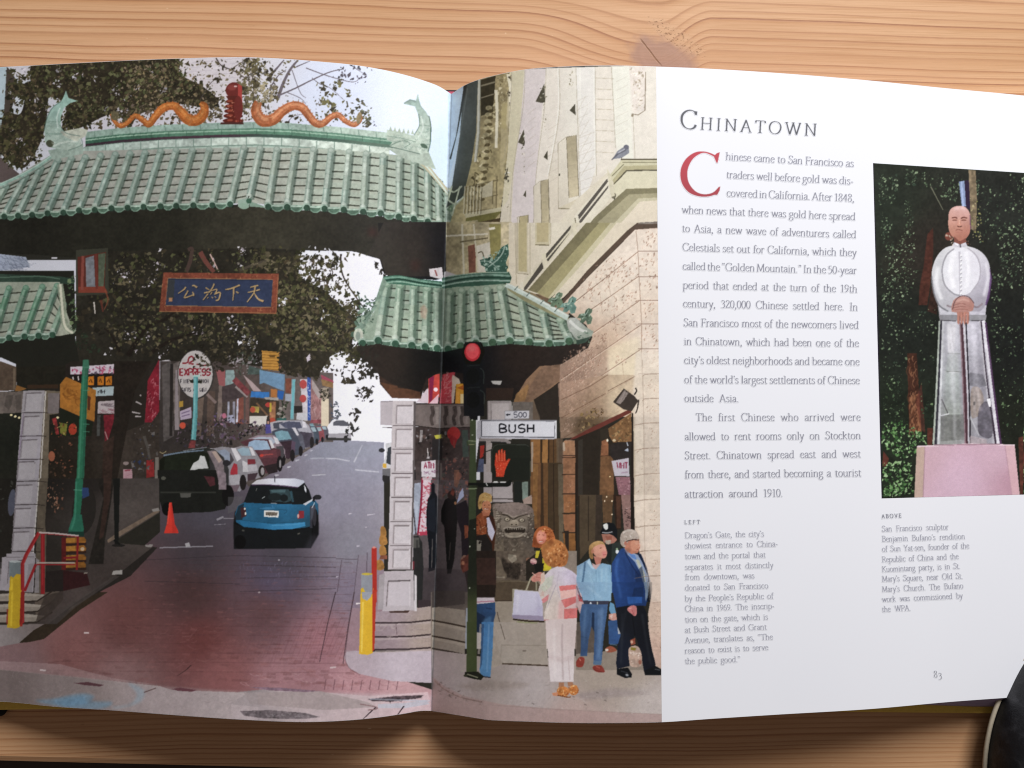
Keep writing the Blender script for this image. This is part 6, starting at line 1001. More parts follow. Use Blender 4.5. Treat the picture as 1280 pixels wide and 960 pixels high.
# traffic light
T(540, 400, 8)
T(560, 280, 4)
p('15171a', "85,590 165,590 175,700 180,960 80,960 75,700", n=.12); p('16140f', "80,600 170,595 185,640 160,700 90,700 70,650", n=.1); e('c8323a', 122, 640, 40, 46); e('ea5058', 122, 636, 33, 38, n=.08); e('f07a7a', 118, 622, 20, 16, a=.6, soft=1); l('1c1c1c', "84,620 90,596 150,594 166,620", 8); l('2c3230', "95,710 160,705", 4, a=.8); l('2c3230', "95,820 160,815", 4, a=.8); e('121414', 125, 760, 34, 40); e('0f1111', 125, 880, 34, 40); l('3a4440', "160,720 178,740 178,800", 4, a=.8); l('3a4440', "160,830 182,850 180,900", 4, a=.8)
# red-haired woman in yellow
T(560, 580, 8)
p([(920,650,'b86438'),(1030,720,'c0703e'),(870,780,'8f4628')], "845,800 860,700 900,640 970,620 1040,660 1075,760 1060,820 960,840 850,830", n=.2, sm=1); e('dc8a74', 935, 730, 50, 72, .1, n=.08); e('f0a890', 925, 715, 30, 40, a=.6, soft=1); l('7a3a2c', "905,710 920,706", 6); l('7a3a2c', "945,708 962,712", 6); l('f8e8e0', "912,775 950,775", 9); l('b04a3c', "908,768 955,770", 5); leaves("860,640 1060,650 1070,800 980,830 985,700 900,650", 60, 6, 22, ['d88a50', '8a4020', 'e8a068', 'a85a30'], 46); p('c9b23a', "880,900 930,840 1000,830 1060,780 1090,830 1110,860 1000,980 880,980", n=.15); p('e0cc4c', "1000,830 1065,790 1090,825 1050,850", n=.1); p('26211a', "900,860 940,850 950,980 880,980"); p('b87858', "940,850 1000,840 990,980 945,980", n=.1); p('8f6450', "780,940 870,930 880,980 780,980", n=.2)
T(560, 690, 8)
p('2c2620', "780,90 870,20 960,-10 960,200 900,260 830,300 780,280", n=.2); p('d0be38', "880,-10 920,-10 900,60 870,60"); p('c8b62e', "945,60 1000,50 1040,180 945,190", n=.12); e('d09a98', 855, 95, 34, 30, .4, n=.15); l('e8c0bc', "825,80 885,100", 10); l('8a5060', "830,110 870,120", 8); p('1c1a18', "860,120 960,110 950,200 880,220"); p('3a3830', "930,195 1010,190 1000,220 960,230")
# woman seen from behind, with the white bag
p([(980,30,'b0703f'),(1080,20,'c8844c'),(1150,90,'a86236')], "940,-70 1050,-130 1150,-90 1200,0 1195,90 1160,140 1050,150 980,120 940,30", n=.2, sm=1); leaves("950,-60 1150,-90 1190,60 1150,140 1000,120", 110, 6, 26, ['d89a62', '9a5a30', 'e0a870', '8a4c28', 'c07a44'], 47)
p([(1080,200,'d8cfd8'),(1000,400,'d0c4b8'),(1200,230,'c9bcd8'),(1050,600,'dccfc4'),(1250,640,'d8a8a8')], "1030,170 1090,145 1160,150 1240,190 1310,250 1350,400 1330,480 1280,520 1290,650 1150,690 960,680 965,600 1000,480 930,500 900,470 905,370 950,250", n=.06, sm=0)
p('e07a78', "1110,340 1290,325 1290,370 1120,390", n=.12); p('d8605e', "1130,480 1290,440 1290,500 1170,560", n=.15, a=.8); p('dc6a68', "1160,570 1295,560 1290,660 1160,670", n=.15, a=.85); p('e8b8b0', "1120,390 1290,375 1290,440 1130,470", n=.08); p('e0a0a0', "1110,500 1160,480 1150,670 1100,670", a=.5, soft=1); p('d8888a', "930,480 1010,420 1000,480 960,510 910,500", n=.1); p('c8ccba', "980,260 1060,230 1040,340 960,400 920,360", n=.12, a=.8); l('a89ca8', "1080,330 1030,450 990,560", 10, a=.7); l('b8aab8', "1110,200 1090,330 1120,460", 8, a=.6); ticks("910,300 1000,260 990,480 910,470", 26, ['b8a898', 'e0d8c8', 'c88a80'], 24, 8, .9, 48, .5); l('c06068', "960,680 1020,682", 9, sm=0)
p([(1100,800,'dcc8c6'),(1000,900,'e0cfcb'),(1230,900,'cdb8b6')], "975,680 1290,660 1270,970 985,970", n=.04); l('b39e9e', "1145,720 1140,960", 12, a=.6, soft=1); p('c0aaaa', "1060,700 1140,740 1130,830 1080,780", a=.6, soft=1)
T(560, 780, 4)
p([(540,100,'e0d0ce'),(620,50,'d0bcba'),(560,250,'e2d6d8')], "488,-20 640,-20 632,120 628,290 512,292 500,150", n=.03); l('b09c9c', "572,0 570,100 575,280", 7, a=.7, soft=.6); l('c4b0b0', "600,160 610,280", 6, a=.6); p('cbb6b6', "500,150 570,170 630,150 628,175 570,190 505,175", a=.5, soft=1); l('f0e6e4', "530,20 535,270", 10, a=.5, soft=1); l('a08c8c', "512,291 628,290", 4, sm=0, a=.6)
p('b07a5c', "555,292 580,292 580,312 552,318", n=.1); p('b07a5c', "598,290 622,290 630,310 600,312", n=.1); e('c87a40', 575, 338, 32, 26, n=.25); e('c8783c', 628, 330, 24, 26, n=.25); leaves("540,315 605,315 600,368 530,360", 34, 4, 10, ['e8b070', '8a4a28', 'f0c890', 'a85a30'], 49); leaves("610,308 652,308 652,355 612,355", 24, 4, 10, ['e8b070', '8a4a28', 'f0c890', 'a85a30'], 52); l('7a4424', "530,352 600,366 612,362", 5); p('d08a68', "520,345 550,340 545,360 525,358", n=.1)
T(560, 690, 8)
l('a09880', "780,385 830,260 870,240", 18, 14, sm=1); l('9a927c', "885,385 880,300 850,230", 16, 12); l('c0b8a0', "785,380 832,268 868,246", 6, a=.7)
p('a29a84', "645,370 690,368 700,380 690,600 640,630", n=.06); p([(700,450,'cfcbe0'),(850,500,'d8d4e8'),(900,600,'b5afc8')], "665,370 760,385 900,392 945,500 950,670 640,645 645,620", n=.02); p('9a8ea8', "640,628 800,632 950,640 960,690 650,665", n=.05); l('33291c', "650,672 800,690 965,695", 16, n=.1); p('b8b0cc', "880,560 945,540 950,640 890,620", a=.6, soft=1); p('8a9060', "680,690 900,705 890,718 690,705", a=.6); l('b8b0a0', "648,372 700,378 900,394", 8, a=.7)
p('d08a7c', "830,270 870,220 930,200 965,250 940,300 900,290 860,300", n=.15, sm=1); l('e8b0a4', "840,205 880,240", 9); l('b0685c', "880,250 930,260", 7); p('dcc0b0', "930,220 965,195 970,290 925,330", n=.1)
# couple and the officer by the wall
T(690, 620, 8)
p('3a3028', "430,-10 500,-10 500,500 430,520", n=.15); p('4d4031', "270,-10 440,-10 430,460 280,640", n=.12); l('2f261e', "365,0 365,450", 7, sm=0); l('2f261e', "270,0 268,640", 12, sm=0); p('2f2018', "610,-10 700,-10 690,330 640,340", n=.2); p('5a3a2c', "640,0 690,0 690,320 650,320", n=.2, a=.7); p('8a6a64', "690,-10 790,-10 790,330 720,340", n=.12); ticks("720,90 790,90 785,310 725,310", 22, ['4a3434', 'b0908c', '3a2a2a'], 30, 12, 0, 53, .8, .5); p('1f1814', "785,-10 818,-10 822,340 790,340"); p('5f4630', "500,-10 610,-10 600,270 510,270", n=.2)
for x, y in [(527, 50), (600, 50), (600, 185), (545, 8)]: e('f0d8b8', x, y, 7, 9)
p([(950,100,'d8c6b0'),(1000,500,'d6c0b0'),(1040,800,'d0b8a8')], "818,-10 1090,-10 1092,970 960,970 870,540 830,340", n=.08)
for y in (40, 295, 548, 800): l('806858', [(820, y + 12), (935, y), (1090, y - 8)], 6, sm=0, a=.75)
for i, (x, y) in enumerate([(1050, 200), (1055, 440), (1030, 480), (1060, 730), (900, 220), (1000, 60), (1040, 900), (1050, 600)]): rough(x, y, 24, 34, 16, 100 + i)
l('94806e', "928,-5 935,300 940,550", 4, sm=0, a=.5)
# officer
p('2c3430', "540,480 680,460 690,640 560,700 540,600", n=.12); p('a87060', "495,380 640,370 650,440 620,470 560,485 515,460", n=.12, sm=0); p('8a4a3c', "530,400 600,400 600,440 550,440", a=.6); p('b0a090', "530,445 590,440 585,480 540,480", n=.15); p('14161a', "480,370 495,340 520,280 560,262 620,275 650,330 655,440 620,400 560,372 500,380", n=.12); p('2a2c30', "500,360 600,350 615,375 505,382"); l('d8d8dc', "500,362 550,368 605,358", 8, a=.8); p('dcdcd8', "512,285 545,272 562,290 558,330 540,340 515,315"); e('e0e4e8', 652, 557, 17, 20); e('b0d8a0', 650, 530, 12, 10, a=.8); p('17181a', "540,490 600,480 590,700 545,640", a=.6)
# woman in the pale blue jacket
p([(400,480,'b08858'),(450,470,'c8a068'),(390,580,'8a6438')], "370,520 390,480 450,448 510,460 530,500 480,500 430,520 410,570 410,630 375,610", n=.18, sm=1); p('d89a84', "410,520 470,485 525,490 548,550 550,580 535,615 500,625 450,610 415,570", n=.07, sm=1); p('e0707a', "500,555 545,545 540,605 510,615", a=.5, soft=1); e('d08a74', 405, 555, 14, 20); l('6a4434', "475,522 500,518", 6); l('b05a5a', "512,588 540,584", 6); p('c07a6a', "415,600 500,620 480,690 440,690", n=.1)
p([(300,700,'7d9ab8'),(450,800,'9ac0d8'),(560,760,'7fa8c8'),(400,920,'8fb8d4')], "250,700 330,655 375,625 400,690 430,720 500,670 590,690 605,970 240,970", n=.07, sm=0); p('b0cce0', "375,625 400,690 430,735 390,720 350,660", n=.04); p('c8a8a8', "400,670 440,690 490,670 440,735 410,710", n=.06); l('4a6888', "330,660 320,760 300,880 270,930", 18, a=.9); l('5f84a4', "440,740 445,960", 6, a=.7); l('6a90b0', "570,700 590,800 600,960", 8, a=.7); l('c0dcec', "500,720 490,900", 14, a=.5, soft=1); l('6a90b0', "360,760 420,860", 6, a=.5); l('c0dcec', "300,700 285,800", 14, a=.4, soft=1)
# man in the blue blazer
p([(720,700,'2c4a84'),(650,850,'28468a'),(830,750,'1d3058'),(700,950,'22407a')], "690,525 720,520 760,560 840,640 900,600 940,700 985,850 1000,970 600,970 595,680 640,600", n=.1, sm=0); p('14203a', "850,560 890,580 950,720 1000,960 975,970 930,800 880,660", n=.1); p('8a9ab8', "720,520 760,540 860,590 900,660 960,800 965,960 920,900 890,780 830,660 760,590", n=.08); p('b8b8a0', "830,620 870,640 930,780 940,900 910,860 870,720", n=.15, a=.8); p('5a80c0', "760,570 830,590 850,640 800,620", n=.05); p('1a2a50', "830,770 900,700 930,870 910,970 850,970", n=.1, a=.6); l('162448', "730,560 790,680 870,800", 12, a=.7); l('3a62a8', "660,620 640,760 680,900", 24, a=.6, soft=1)
p('b87862', "720,440 780,400 870,420 880,520 855,570 790,580 730,530", n=.1, sm=0); e('c88a70', 830, 490, 46, 60, n=.08); p([(740,400,'a8988c'),(820,370,'b8aaa0')], "680,450 690,380 730,340 790,332 840,350 865,390 870,430 830,430 780,440 745,480 730,510 700,500", n=.12, sm=1); leaves("690,360 850,350 850,420 740,470 690,480", 44, 6, 18, ['c0b4aa', '8d7f74', 'a09288', 'cfc4bc'], 54); l('3a2a28', "740,455 800,438 870,440", 9, n=.1); e('b06a58', 735, 475, 14, 22); l('7a4038', "845,535 868,530", 6); l('e0a894', "868,470 880,495 865,505", 8)
T(690, 730, 8)
p([(420,100,'8fb8d6'),(300,60,'7d9ab8')], "240,-20 600,-20 590,170 420,180 310,165 280,60", n=.06); l('5f84a4', "400,0 430,170", 6, a=.6); l('b8d4e8', "350,20 500,150", 16, a=.4, soft=1); p('3a3a4a', "310,165 570,170 560,215 310,205", n=.1); l('d0d4dc', "385,180 380,230", 12); l('d0d4dc', "385,180 405,225", 10); l('b8b8a8', "455,178 450,240", 10); p('c0a0a0', "240,-20 270,60 330,230 280,300 240,200", n=.12); p('a83a40', "255,100 290,120 310,180 270,170", n=.1, a=.8); l('30384a', "245,20 290,150", 12, a=.7)
p([(340,300,'3d5880'),(320,600,'34496c'),(480,350,'4a6a98'),(460,700,'3f5c88')], "300,200 560,205 545,330 520,500 495,790 415,800 425,500 420,290 400,400 365,560 350,720 285,720 290,520 275,330", n=.09, sm=0); p('6a88b0', "460,250 520,260 490,760 440,760 450,500", a=.45, n=.1, soft=1); p('23324c', "400,280 425,290 425,480 395,420", n=.1); l('22304a', "285,525 355,540", 5, a=.5); l('5a7aa4', "330,260 315,480", 16, a=.4, soft=1); p('55708f', "415,765 498,770 490,810 412,805", n=.06)
p('8f3a30', "245,770 280,730 325,745 310,820 265,832 240,815", n=.12, sm=1); l('c87a6a', "270,745 290,770", 9); p('8a3830', "415,820 490,815 525,865 520,882 450,880 410,850", n=.12, sm=1); l('5a2420', "415,855 500,882", 5); l('c0685a', "440,825 480,840", 8, a=.7)
p([(590,450,'3a5a88'),(640,500,'2c4a80')], "560,370 640,350 690,420 690,500 660,600 570,600 565,480", n=.12); p('6a9cc0', "580,180 620,200 640,290 590,300 570,260", n=.08); p('d09a8c', "570,300 640,290 650,360 600,365 565,345", n=.12); p('e8d8d0', "575,320 610,300 600,350", a=.6); p('95503c', "530,650 580,620 630,640 640,670 560,685", n=.15, sm=1); e('d8ccc0', 548, 660, 18, 14); p('c8c4c0', "655,420 690,480 690,500 660,500", a=.8); l('5a84b0', "580,600 650,610", 12, a=.6)
p([(700,50,'24427c'),(860,100,'1d3a74'),(900,40,'1a2a50')], "600,-20 990,-20 1000,170 945,180 940,220 900,215 760,215 720,230 640,240 605,60", n=.09); p('8090a0', "915,-20 975,-20 960,120 935,180 930,60", n=.1, a=.8); p('10141c', "975,-20 1002,-20 1002,172 950,178", n=.1); p('2c58a0', "750,130 900,130 900,190 760,200", n=.1, a=.8); l('3a62a8', "660,0 690,140", 24, a=.5, soft=1); p('152544', "820,40 910,30 920,130 800,130", a=.5, n=.1)
p([(750,400,'181a20'),(900,500,'14151a'),(700,600,'1b2030')], "645,235 760,215 910,215 945,280 975,520 1000,660 1035,790 1030,880 920,880 900,760 850,560 825,520 790,600 775,820 650,850 640,790 660,600 690,510 655,420", n=.08, sm=0); l('2c3038', "700,300 700,560 690,800", 14, a=.6, soft=1); l('26282e', "900,300 950,600 990,800", 14, a=.6, soft=1); l('0c0d10', "800,300 830,520", 8, a=.7)
p('c87a78', "755,240 800,215 842,225 848,290 830,322 790,295 760,270", n=.12, sm=1); l('a85058', "800,260 820,310", 8); l('e0a09a', "765,245 800,240", 9)
p('121418', "650,850 760,835 800,900 795,935 730,940 650,905", n=.1, sm=0); e('b8bcc4', 750, 910, 18, 9, .3, soft=.4); l('5a5e66', "690,870 760,890", 6, a=.6); p('141619', "920,870 1030,815 1090,850 1092,910 930,912", n=.1, sm=0); l('6a6e74', "1030,850 1080,862", 8, a=.7)
p('b89c8c', "770,640 850,620 890,680 900,780 870,830 790,820 770,760", n=.2, sm=1); leaves("775,650 880,660 890,800 790,810", 30, 8, 24, ['a88878', 'd0b8a8', 'c09a8c', 'e0ccc0'], 55); p('8a7a30', "785,630 840,640 835,665 790,660"); p('8f4a38', "780,560 830,540 835,600 790,615", n=.15); e('e0b8a0', 797, 580, 14, 16, a=.8); e('8a4a38', 880, 780, 16, 24, a=.7)
p([(1030,300,'d2b8a6'),(1050,700,'c8a898')], "1002,60 1092,60 1092,850 1035,800 985,560 960,300", n=.1); 
for i, (x, y) in enumerate([(1040, 100), (1050, 280), (1050, 380), (1055, 500), (1060, 660), (1030, 600)]): rough(x, y, 22, 26, 14, 120 + i)
l('7d6454', "1000,190 1090,180", 5, sm=0, a=.6); l('7d6454', "985,430 1090,425", 5, sm=0, a=.5)
# sunlit stone jamb beside the doorway
T()
p([(810,450,'e5d7c7'),(810,560,'e4d5c6'),(812,680,'dfcfc0'),(816,740,'d8c6b8')], "795,440 830,440 830,752 814,752 806,690 798,668 794,650 793,520 790,505", a=.72, n=.06, soft=1)
for y in (467.5, 498, 528.5, 560, 592, 624, 657, 688, 720): l('846a5a', [(793 if y > 500 else 803, y + 3), (806, y + .5), (830, y - .6)], .9, sm=0, a=.6)
l('94806e', "803,450 805,560 806,690 812,750", .8, a=.45)
T(660, 470, 6.4)
for i, (cx, cy, w, h, n) in enumerate([(980,90,30,30,14),(990,270,30,30,14),(990,480,30,40,16),(990,690,30,40,16),(1000,890,30,40,16),(1010,1100,26,40,14),(1010,1300,26,40,14),(1020,1500,26,40,12),(880,640,18,50,10),(890,900,14,50,8)]): rough(cx, cy, w, h, n, i + 150)
p('3d342e', "680,208 766,100 850,160 882,198 830,282 762,266", n=.1); p('837670', "702,212 770,112 800,142 740,226", n=.15); ticks("702,212 770,112 800,142 740,226", 16, 'a89a94', 30, 5, -1, 24, .6, .1); l('2c2622', "860,95 868,120 850,150", 10); l('3a322c', "885,190 875,260 860,300", 12, 8)
T(690, 620, 8)
p('b87862', "720,440 780,400 870,420 880,520 855,570 790,580 730,530", n=.1, sm=0); e('c88a70', 830, 490, 46, 60, n=.08); p([(740,400,'a8988c'),(820,370,'b8aaa0')], "680,450 690,380 730,340 790,332 840,350 865,390 870,430 830,430 780,440 745,480 730,510 700,500", n=.12, sm=1); leaves("690,360 850,350 850,420 740,470 690,480", 44, 6, 18, ['c0b4aa', '8d7f74', 'a09288', 'cfc4bc'], 54); l('3a2a28', "740,455 800,438 870,440", 9, n=.1); e('b06a58', 735, 475, 14, 22); l('7a4038', "845,535 868,530", 6); l('e0a894', "868,470 880,495 865,505", 8); e('8a5a48', 760, 545, 26, 22, a=.4, soft=1)
# crease shade along the fold, painted into the print as a soft grey line
T()
l('5f666c', "564,116 560,220 553,420 545,700 539.5,890", 1.6, sm=0, a=.45, soft=.5)
# ---- picture two: the statue among trees
T(1080, 190, 4.175)
SQ = "46,55 840,107 840,1790 92,1812"
p([(100,300,'232a20'),(330,500,'2a2520'),(700,300,'222420'),(250,900,'1d211c'),(150,1400,'1f261c'),(700,1000,'1a1c1a'),(760,1500,'1d2019')], "40,50 850,100 850,1800 85,1815", n=.25)
p('482820', "330,430 360,395 362,520 345,700 330,800 284,800 290,700 310,600", n=.3); p('33211b', "362,640 385,760 380,850 330,830", n=.4); e('6a3a30', 440, 440, 18, 22, n=.3); p('3d241b', "225,1050 275,1050 300,1460 235,1460", n=.3); p('7d5038', "232,1280 285,1260 300,1460 240,1460", n=.35); ticks("230,1060 290,1060 298,1450 238,1450", 60, ['9a6a4c', '5a3424', '3a2018'], 60, 8, 1.5, 60, .6, .1); p('5a2c26', "270,1300 300,1450 320,1470 300,1200", n=.3, a=.6); p('4f2a22', "330,1440 360,1440 355,1530 330,1530", n=.3); p('4f2c24', "805,1490 845,1480 845,1790 815,1790", n=.35); p('5a3028', "100,1560 130,1600 120,1640 95,1640", n=.3)
l('6a6a58', "348,180 412,302", 6, 4)
GR = ['48623f', '5f7d50', '3a5236', '6f8d5c', '2f4430', '86a070', '35492c']
for s, n, sd in [("70,110 180,120 170,260 80,280", 110, 1), ("200,90 330,100 330,180 220,170", 70, 2), ("90,300 150,380 130,460 90,480", 50, 3), ("110,480 270,400 290,640 230,760 100,800", 220, 4), ("80,560 200,620 250,760 90,880", 90, 5), ("200,250 250,250 260,430 210,430", 50, 6), ("400,200 490,190 490,250 410,260", 50, 7), ("590,170 720,170 720,420 600,480", 90, 8), ("700,360 840,360 840,700 700,720", 240, 9), ("660,640 720,640 720,900 670,900", 60, 10), ("560,110 600,110 600,230 560,240", 30, 11), ("330,120 520,110 500,200 340,190", 70, 12), ("660,900 840,880 840,1060 680,1100", 90, 13), ("700,1100 840,1100 840,1400 720,1500", 80, 14), ("100,1160 200,1170 220,1380 100,1400", 100, 15), ("100,840 380,820 380,960 100,960", 100, 16), ("740,120 840,120 840,360 740,340", 60, 17), ("90,960 220,960 220,1160 90,1160", 50, 18), ("290,960 370,960 370,1400 300,1400", 40, 19)]: leaves(s, n, 3, 13, GR, 200 + sd)
for s, n, sd in [("95,1410 200,1390 330,1490 320,1560 200,1600 100,1540", 260, 1), ("100,1620 250,1610 260,1790 100,1800", 260, 2)]: leaves(s, n, 5, 18, ['4a7a3c', '6a9a54', '35602c', '88b070', '2a4a24', '9ac084'], 240 + sd)
leaves("100,500 270,450 280,620 110,780", 60, 3, 10, ['8aa674', 'a0b888', '6f8d58'], 250); leaves("720,440 840,440 840,660 720,660", 30, 3, 9, ['a8bc98', '98ac80', 'c0c890'], 251)
p('8292b4', "495,155 524,150 532,284 510,284", n=.1); l('a8b8dc', "508,155 518,284", 8, a=.7); p('2c1f36', "525,150 550,148 553,300 532,290"); p('7d6d56', "545,90 582,96 590,250 585,420 555,400 552,250", n=.35); leaves("550,240 610,260 620,470 560,460", 50, 4, 14, ['a09468', '6a6a40', 'b8ac80', '8a8a50'], 252)
e('7a4034', 432, 436, 8, 12); leaves("430,430 480,450 560,460 560,490 440,490", 26, 4, 12, ['8a6a58', 'b0a090', '5a3c34'], 253)
# robe
p([(420,900,'c0bec6'),(600,900,'b8b4c0'),(450,1200,'a3a5ac'),(590,1200,'928d98'),(430,1500,'91928f'),(620,1500,'86828c'),(380,1400,'9c9e9c'),(690,1480,'b0acb6')], "385,790 640,790 632,870 665,1150 712,1525 360,1530 372,1250 395,880", n=.12)
p('8a888e', "390,850 640,850 634,885 396,880", n=.1); l('4a464c', "392,878 480,882", 6, sm=0, a=.8); l('4a464c', "560,880 634,880", 6, sm=0, a=.8)
for s, c, w in [("402,880 388,1200 372,1525", '33303a', 12), ("412,880 402,1200 388,1525", 'c6c6ca', 9), ("394,880 380,1200 362,1525", 'a8b0a4', 9), ("508,890 525,1200 538,1525", '4a3038', 14), ("500,890 515,1200 528,1525", '8a7078', 6), ("522,890 540,1200 548,1525", 'b8b4bc', 10), ("532,890 548,1250 555,1525", '2c2830', 7), ("610,880 640,1200 690,1525", '3a2f3c', 10), ("622,880 655,1150 702,1525", 'd0ccd4', 16), ("635,890 672,1200 714,1525", '4a3050', 9), ("604,880 630,1150 676,1525", 'b0acb4', 7)]: l(c, s, w, w * 1.2, n=.15)
p('8d9a88', "440,1060 490,1040 510,1400 420,1390 410,1200", n=.25, a=.3, soft=1.5); p('6a6870', "552,1150 620,1160 640,1220 600,1230 552,1220", n=.25, a=.8); p('8a7a70', "560,1240 600,1230 625,1290 600,1370 560,1380", n=.3, sm=1, a=.8); p('55505a', "600,1340 650,1310 670,1480 600,1470", n=.3, sm=1, a=.8); p('5f5f5c', "400,1370 520,1370 525,1500 400,1510", n=.3, a=.6); p('c8c4c8', "430,900 480,900 470,1050 440,1050", n=.15, a=.6); p('bcb8c4', "540,900 600,900 610,1000 545,1000", n=.15, a=.5); l('e0dce4', "450,920 462,1040", 10, a=.6); l('3a3438', "405,1290 440,1370", 5, a=.7); l('e0e0e4', "400,1376 445,1366", 7, a=.8); p('e8e6ea', "640,1290 660,1285 662,1330 652,1330"); e('4a4440', 575, 1312, 6, 10); l('6a6a66', "430,1145 510,1148", 5, a=.6); l('6a6a66', "435,1050 500,1052", 4, a=.5); l('d8d8dc', "440,1150 500,1152", 5, a=.5); p('b8a8ac', "555,1480 640,1500 640,1525 550,1525", n=.2, a=.7); l('c8c8cc', "552,1380 600,1480", 8, a=.5)
# torso and sleeves
p([(400,600,'c6c6ca'),(500,600,'d8d6dc'),(600,600,'cfcbd4'),(640,650,'a39cac'),(380,760,'b0aeb4'),(620,790,'98929e'),(500,500,'d0ced2')], "470,488 415,506 372,560 352,640 362,730 386,795 430,832 480,835 560,832 610,828 645,770 662,670 650,575 610,520 550,494", n=.05, sm=1)
p('5a3a6a', "655,600 668,660 655,760 640,800 632,800 650,720 658,650", a=.8); l('6a6a70', "352,650 364,735 392,800 440,832", 8, a=.8)
p([(430,600,'d3d2d8'),(490,600,'e6e4ea'),(560,600,'d6d2dc')], "497,495 440,525 410,590 410,650 430,700 470,738 505,748 545,738 585,700 605,640 600,580 565,525", n=.03, sm=1)
l('8d8a92', "470,505 430,540 408,610 420,690 465,738 500,748", 8, a=.8); l('a09aa4', "540,500 585,540 606,600 600,670 560,730", 7, a=.7); l('f4f2f6', "470,520 450,620 470,710", 26, a=.6, soft=1.2); l('f4f2f6', "530,520 545,620 530,710", 20, a=.5, soft=1.2); l('f2f0f4', "385,600 378,690 405,770", 20, a=.6, soft=1.2); l('eae6ee', "635,580 645,660 625,750", 14, a=.6, soft=1); l('b0acb6', "498,520 502,740", 10, a=.7)
for y in range(540, 740, 22): e('f4f2f4', 505, y, 5, 5); e('8a868e', 508, y + 5, 4, 3, a=.7)
l('7a6a70', "430,800 455,808 470,800", 10, n=.2, a=.7); l('7a6a70', "560,800 590,810 620,790", 10, n=.2, a=.7); l('8a8488', "385,790 400,880", 6, a=.6)
p('c0bcc4', "468,470 500,480 530,470 540,492 500,500 462,492", n=.1); l('5a545c', "500,478 504,498", 7); l('e8e6ec', "475,478 492,486", 8)
for s_, c_, w_ in [("428,885 420,1150 408,1500", '77757e', 14), ("466,885 470,1150 474,1500", 'dedce4', 16), ("496,890 506,1150 514,1500", '8a8892', 10), ("560,890 572,1150 582,1500", 'd0ccd8', 14), ("592,890 612,1150 640,1500", '7a7682', 12), ("440,900 455,1100 462,1300", 'e6e4ea', 20), ("480,920 490,1150", 'd4d2da', 14), ("570,900 585,1150 605,1350", 'dcd8e2', 18), ("420,1000 412,1300", 'c8c8cc', 12), ("640,1000 672,1300", 'e6e2ec', 12)]: l(c_, s_, w_, w_ * .6, a=.4, soft=1.5)
# hands
p([(500,770,'b89088'),(470,800,'b07e74'),(550,810,'a06c62')], "458,800 470,770 500,754 540,758 570,785 572,812 555,832 470,836 456,825", n=.08, sm=1); l('5a4044', "462,822 475,778 505,752 545,756 575,790", 5, a=.8)
for s in ["470,800 505,790 530,796", "466,814 505,806 535,810", "466,826 505,820 540,822"]: l('8a5a52', s, 4, a=.8)
for x in (492, 508, 524, 540): p('b0786a', [(x - 7, 836), (x + 8, 836), (x + 6, 890), (x + 1, 902), (x - 5, 892)], n=.1, sm=0); l('7d4c44', [(x + 8, 838), (x + 6, 892)], 3, a=.8)
l('d8b0a4', "480,780 520,770 550,780", 9, a=.5, soft=.6)
# head
p([(470,310,'c89c98'),(520,300,'d8b4b4'),(455,400,'c2866c'),(540,400,'a8685a'),(500,450,'8f5444'),(480,350,'cc9a8a')], "440,345 445,310 465,288 497,281 530,289 550,315 556,350 554,410 542,440 520,460 498,466 475,456 450,425 440,390", n=.06, sm=1)
p('7d4a40', "470,440 498,468 530,450 535,470 500,482 470,470", n=.1); l('6a3c34', "458,345 475,341 487,347", 6); l('6a3c34', "505,347 520,341 538,346", 6); e('a87464', 474, 354, 12, 5); e('a87464', 521, 354, 12, 5); l('7a4a40', "462,356 485,357", 4); l('7a4a40', "508,357 534,357", 4); p('c48a78', "490,350 502,350 508,382 498,390 486,384", n=.05); l('5a342c', "486,386 498,391 510,386", 5); l('e8c0b0', "496,352 497,378", 5, a=.7); l('7a463c', "478,409 490,404 500,406 513,410", 4, a=.8); l('a86c5e', "478,418 498,422 514,418", 5, a=.7); l('8a5a4c', "466,385 474,402", 5, a=.35, soft=.5); l('8a5a4c', "530,385 520,404", 5, a=.35, soft=.5); l('e8c8c4', "470,300 500,290 530,300", 16, a=.45, soft=1.2); l('5a3a5a', "553,330 556,400", 6, a=.7)
# pedestal
p([(300,1600,'c8a4b0'),(500,1700,'cfadc0'),(700,1600,'cba8b8'),(790,1700,'b88c9c')], "275,1536 560,1522 786,1528 813,1790 262,1806", n=.03); p('b8a08c', "275,1536 320,1534 310,1804 262,1806", n=.06, a=.8); l('a07c8c', "318,1535 308,1804", 5, sm=0, a=.7); p('d8b0b4', "735,1528 786,1528 813,1790 770,1792", n=.04, a=.7); l('b08a98', "735,1530 772,1790", 5, sm=0, a=.7); l('e0c8d0', "275,1537 560,1524 786,1530", 7, sm=0); l('7a5060', "365,1530 710,1524", 6, sm=0, a=.6)
l('2a1f38', "46,55 70,900 92,1812", 7, sm=0, a=.8); l('5a8068', "60,57 840,108", 5, sm=0, a=.6)

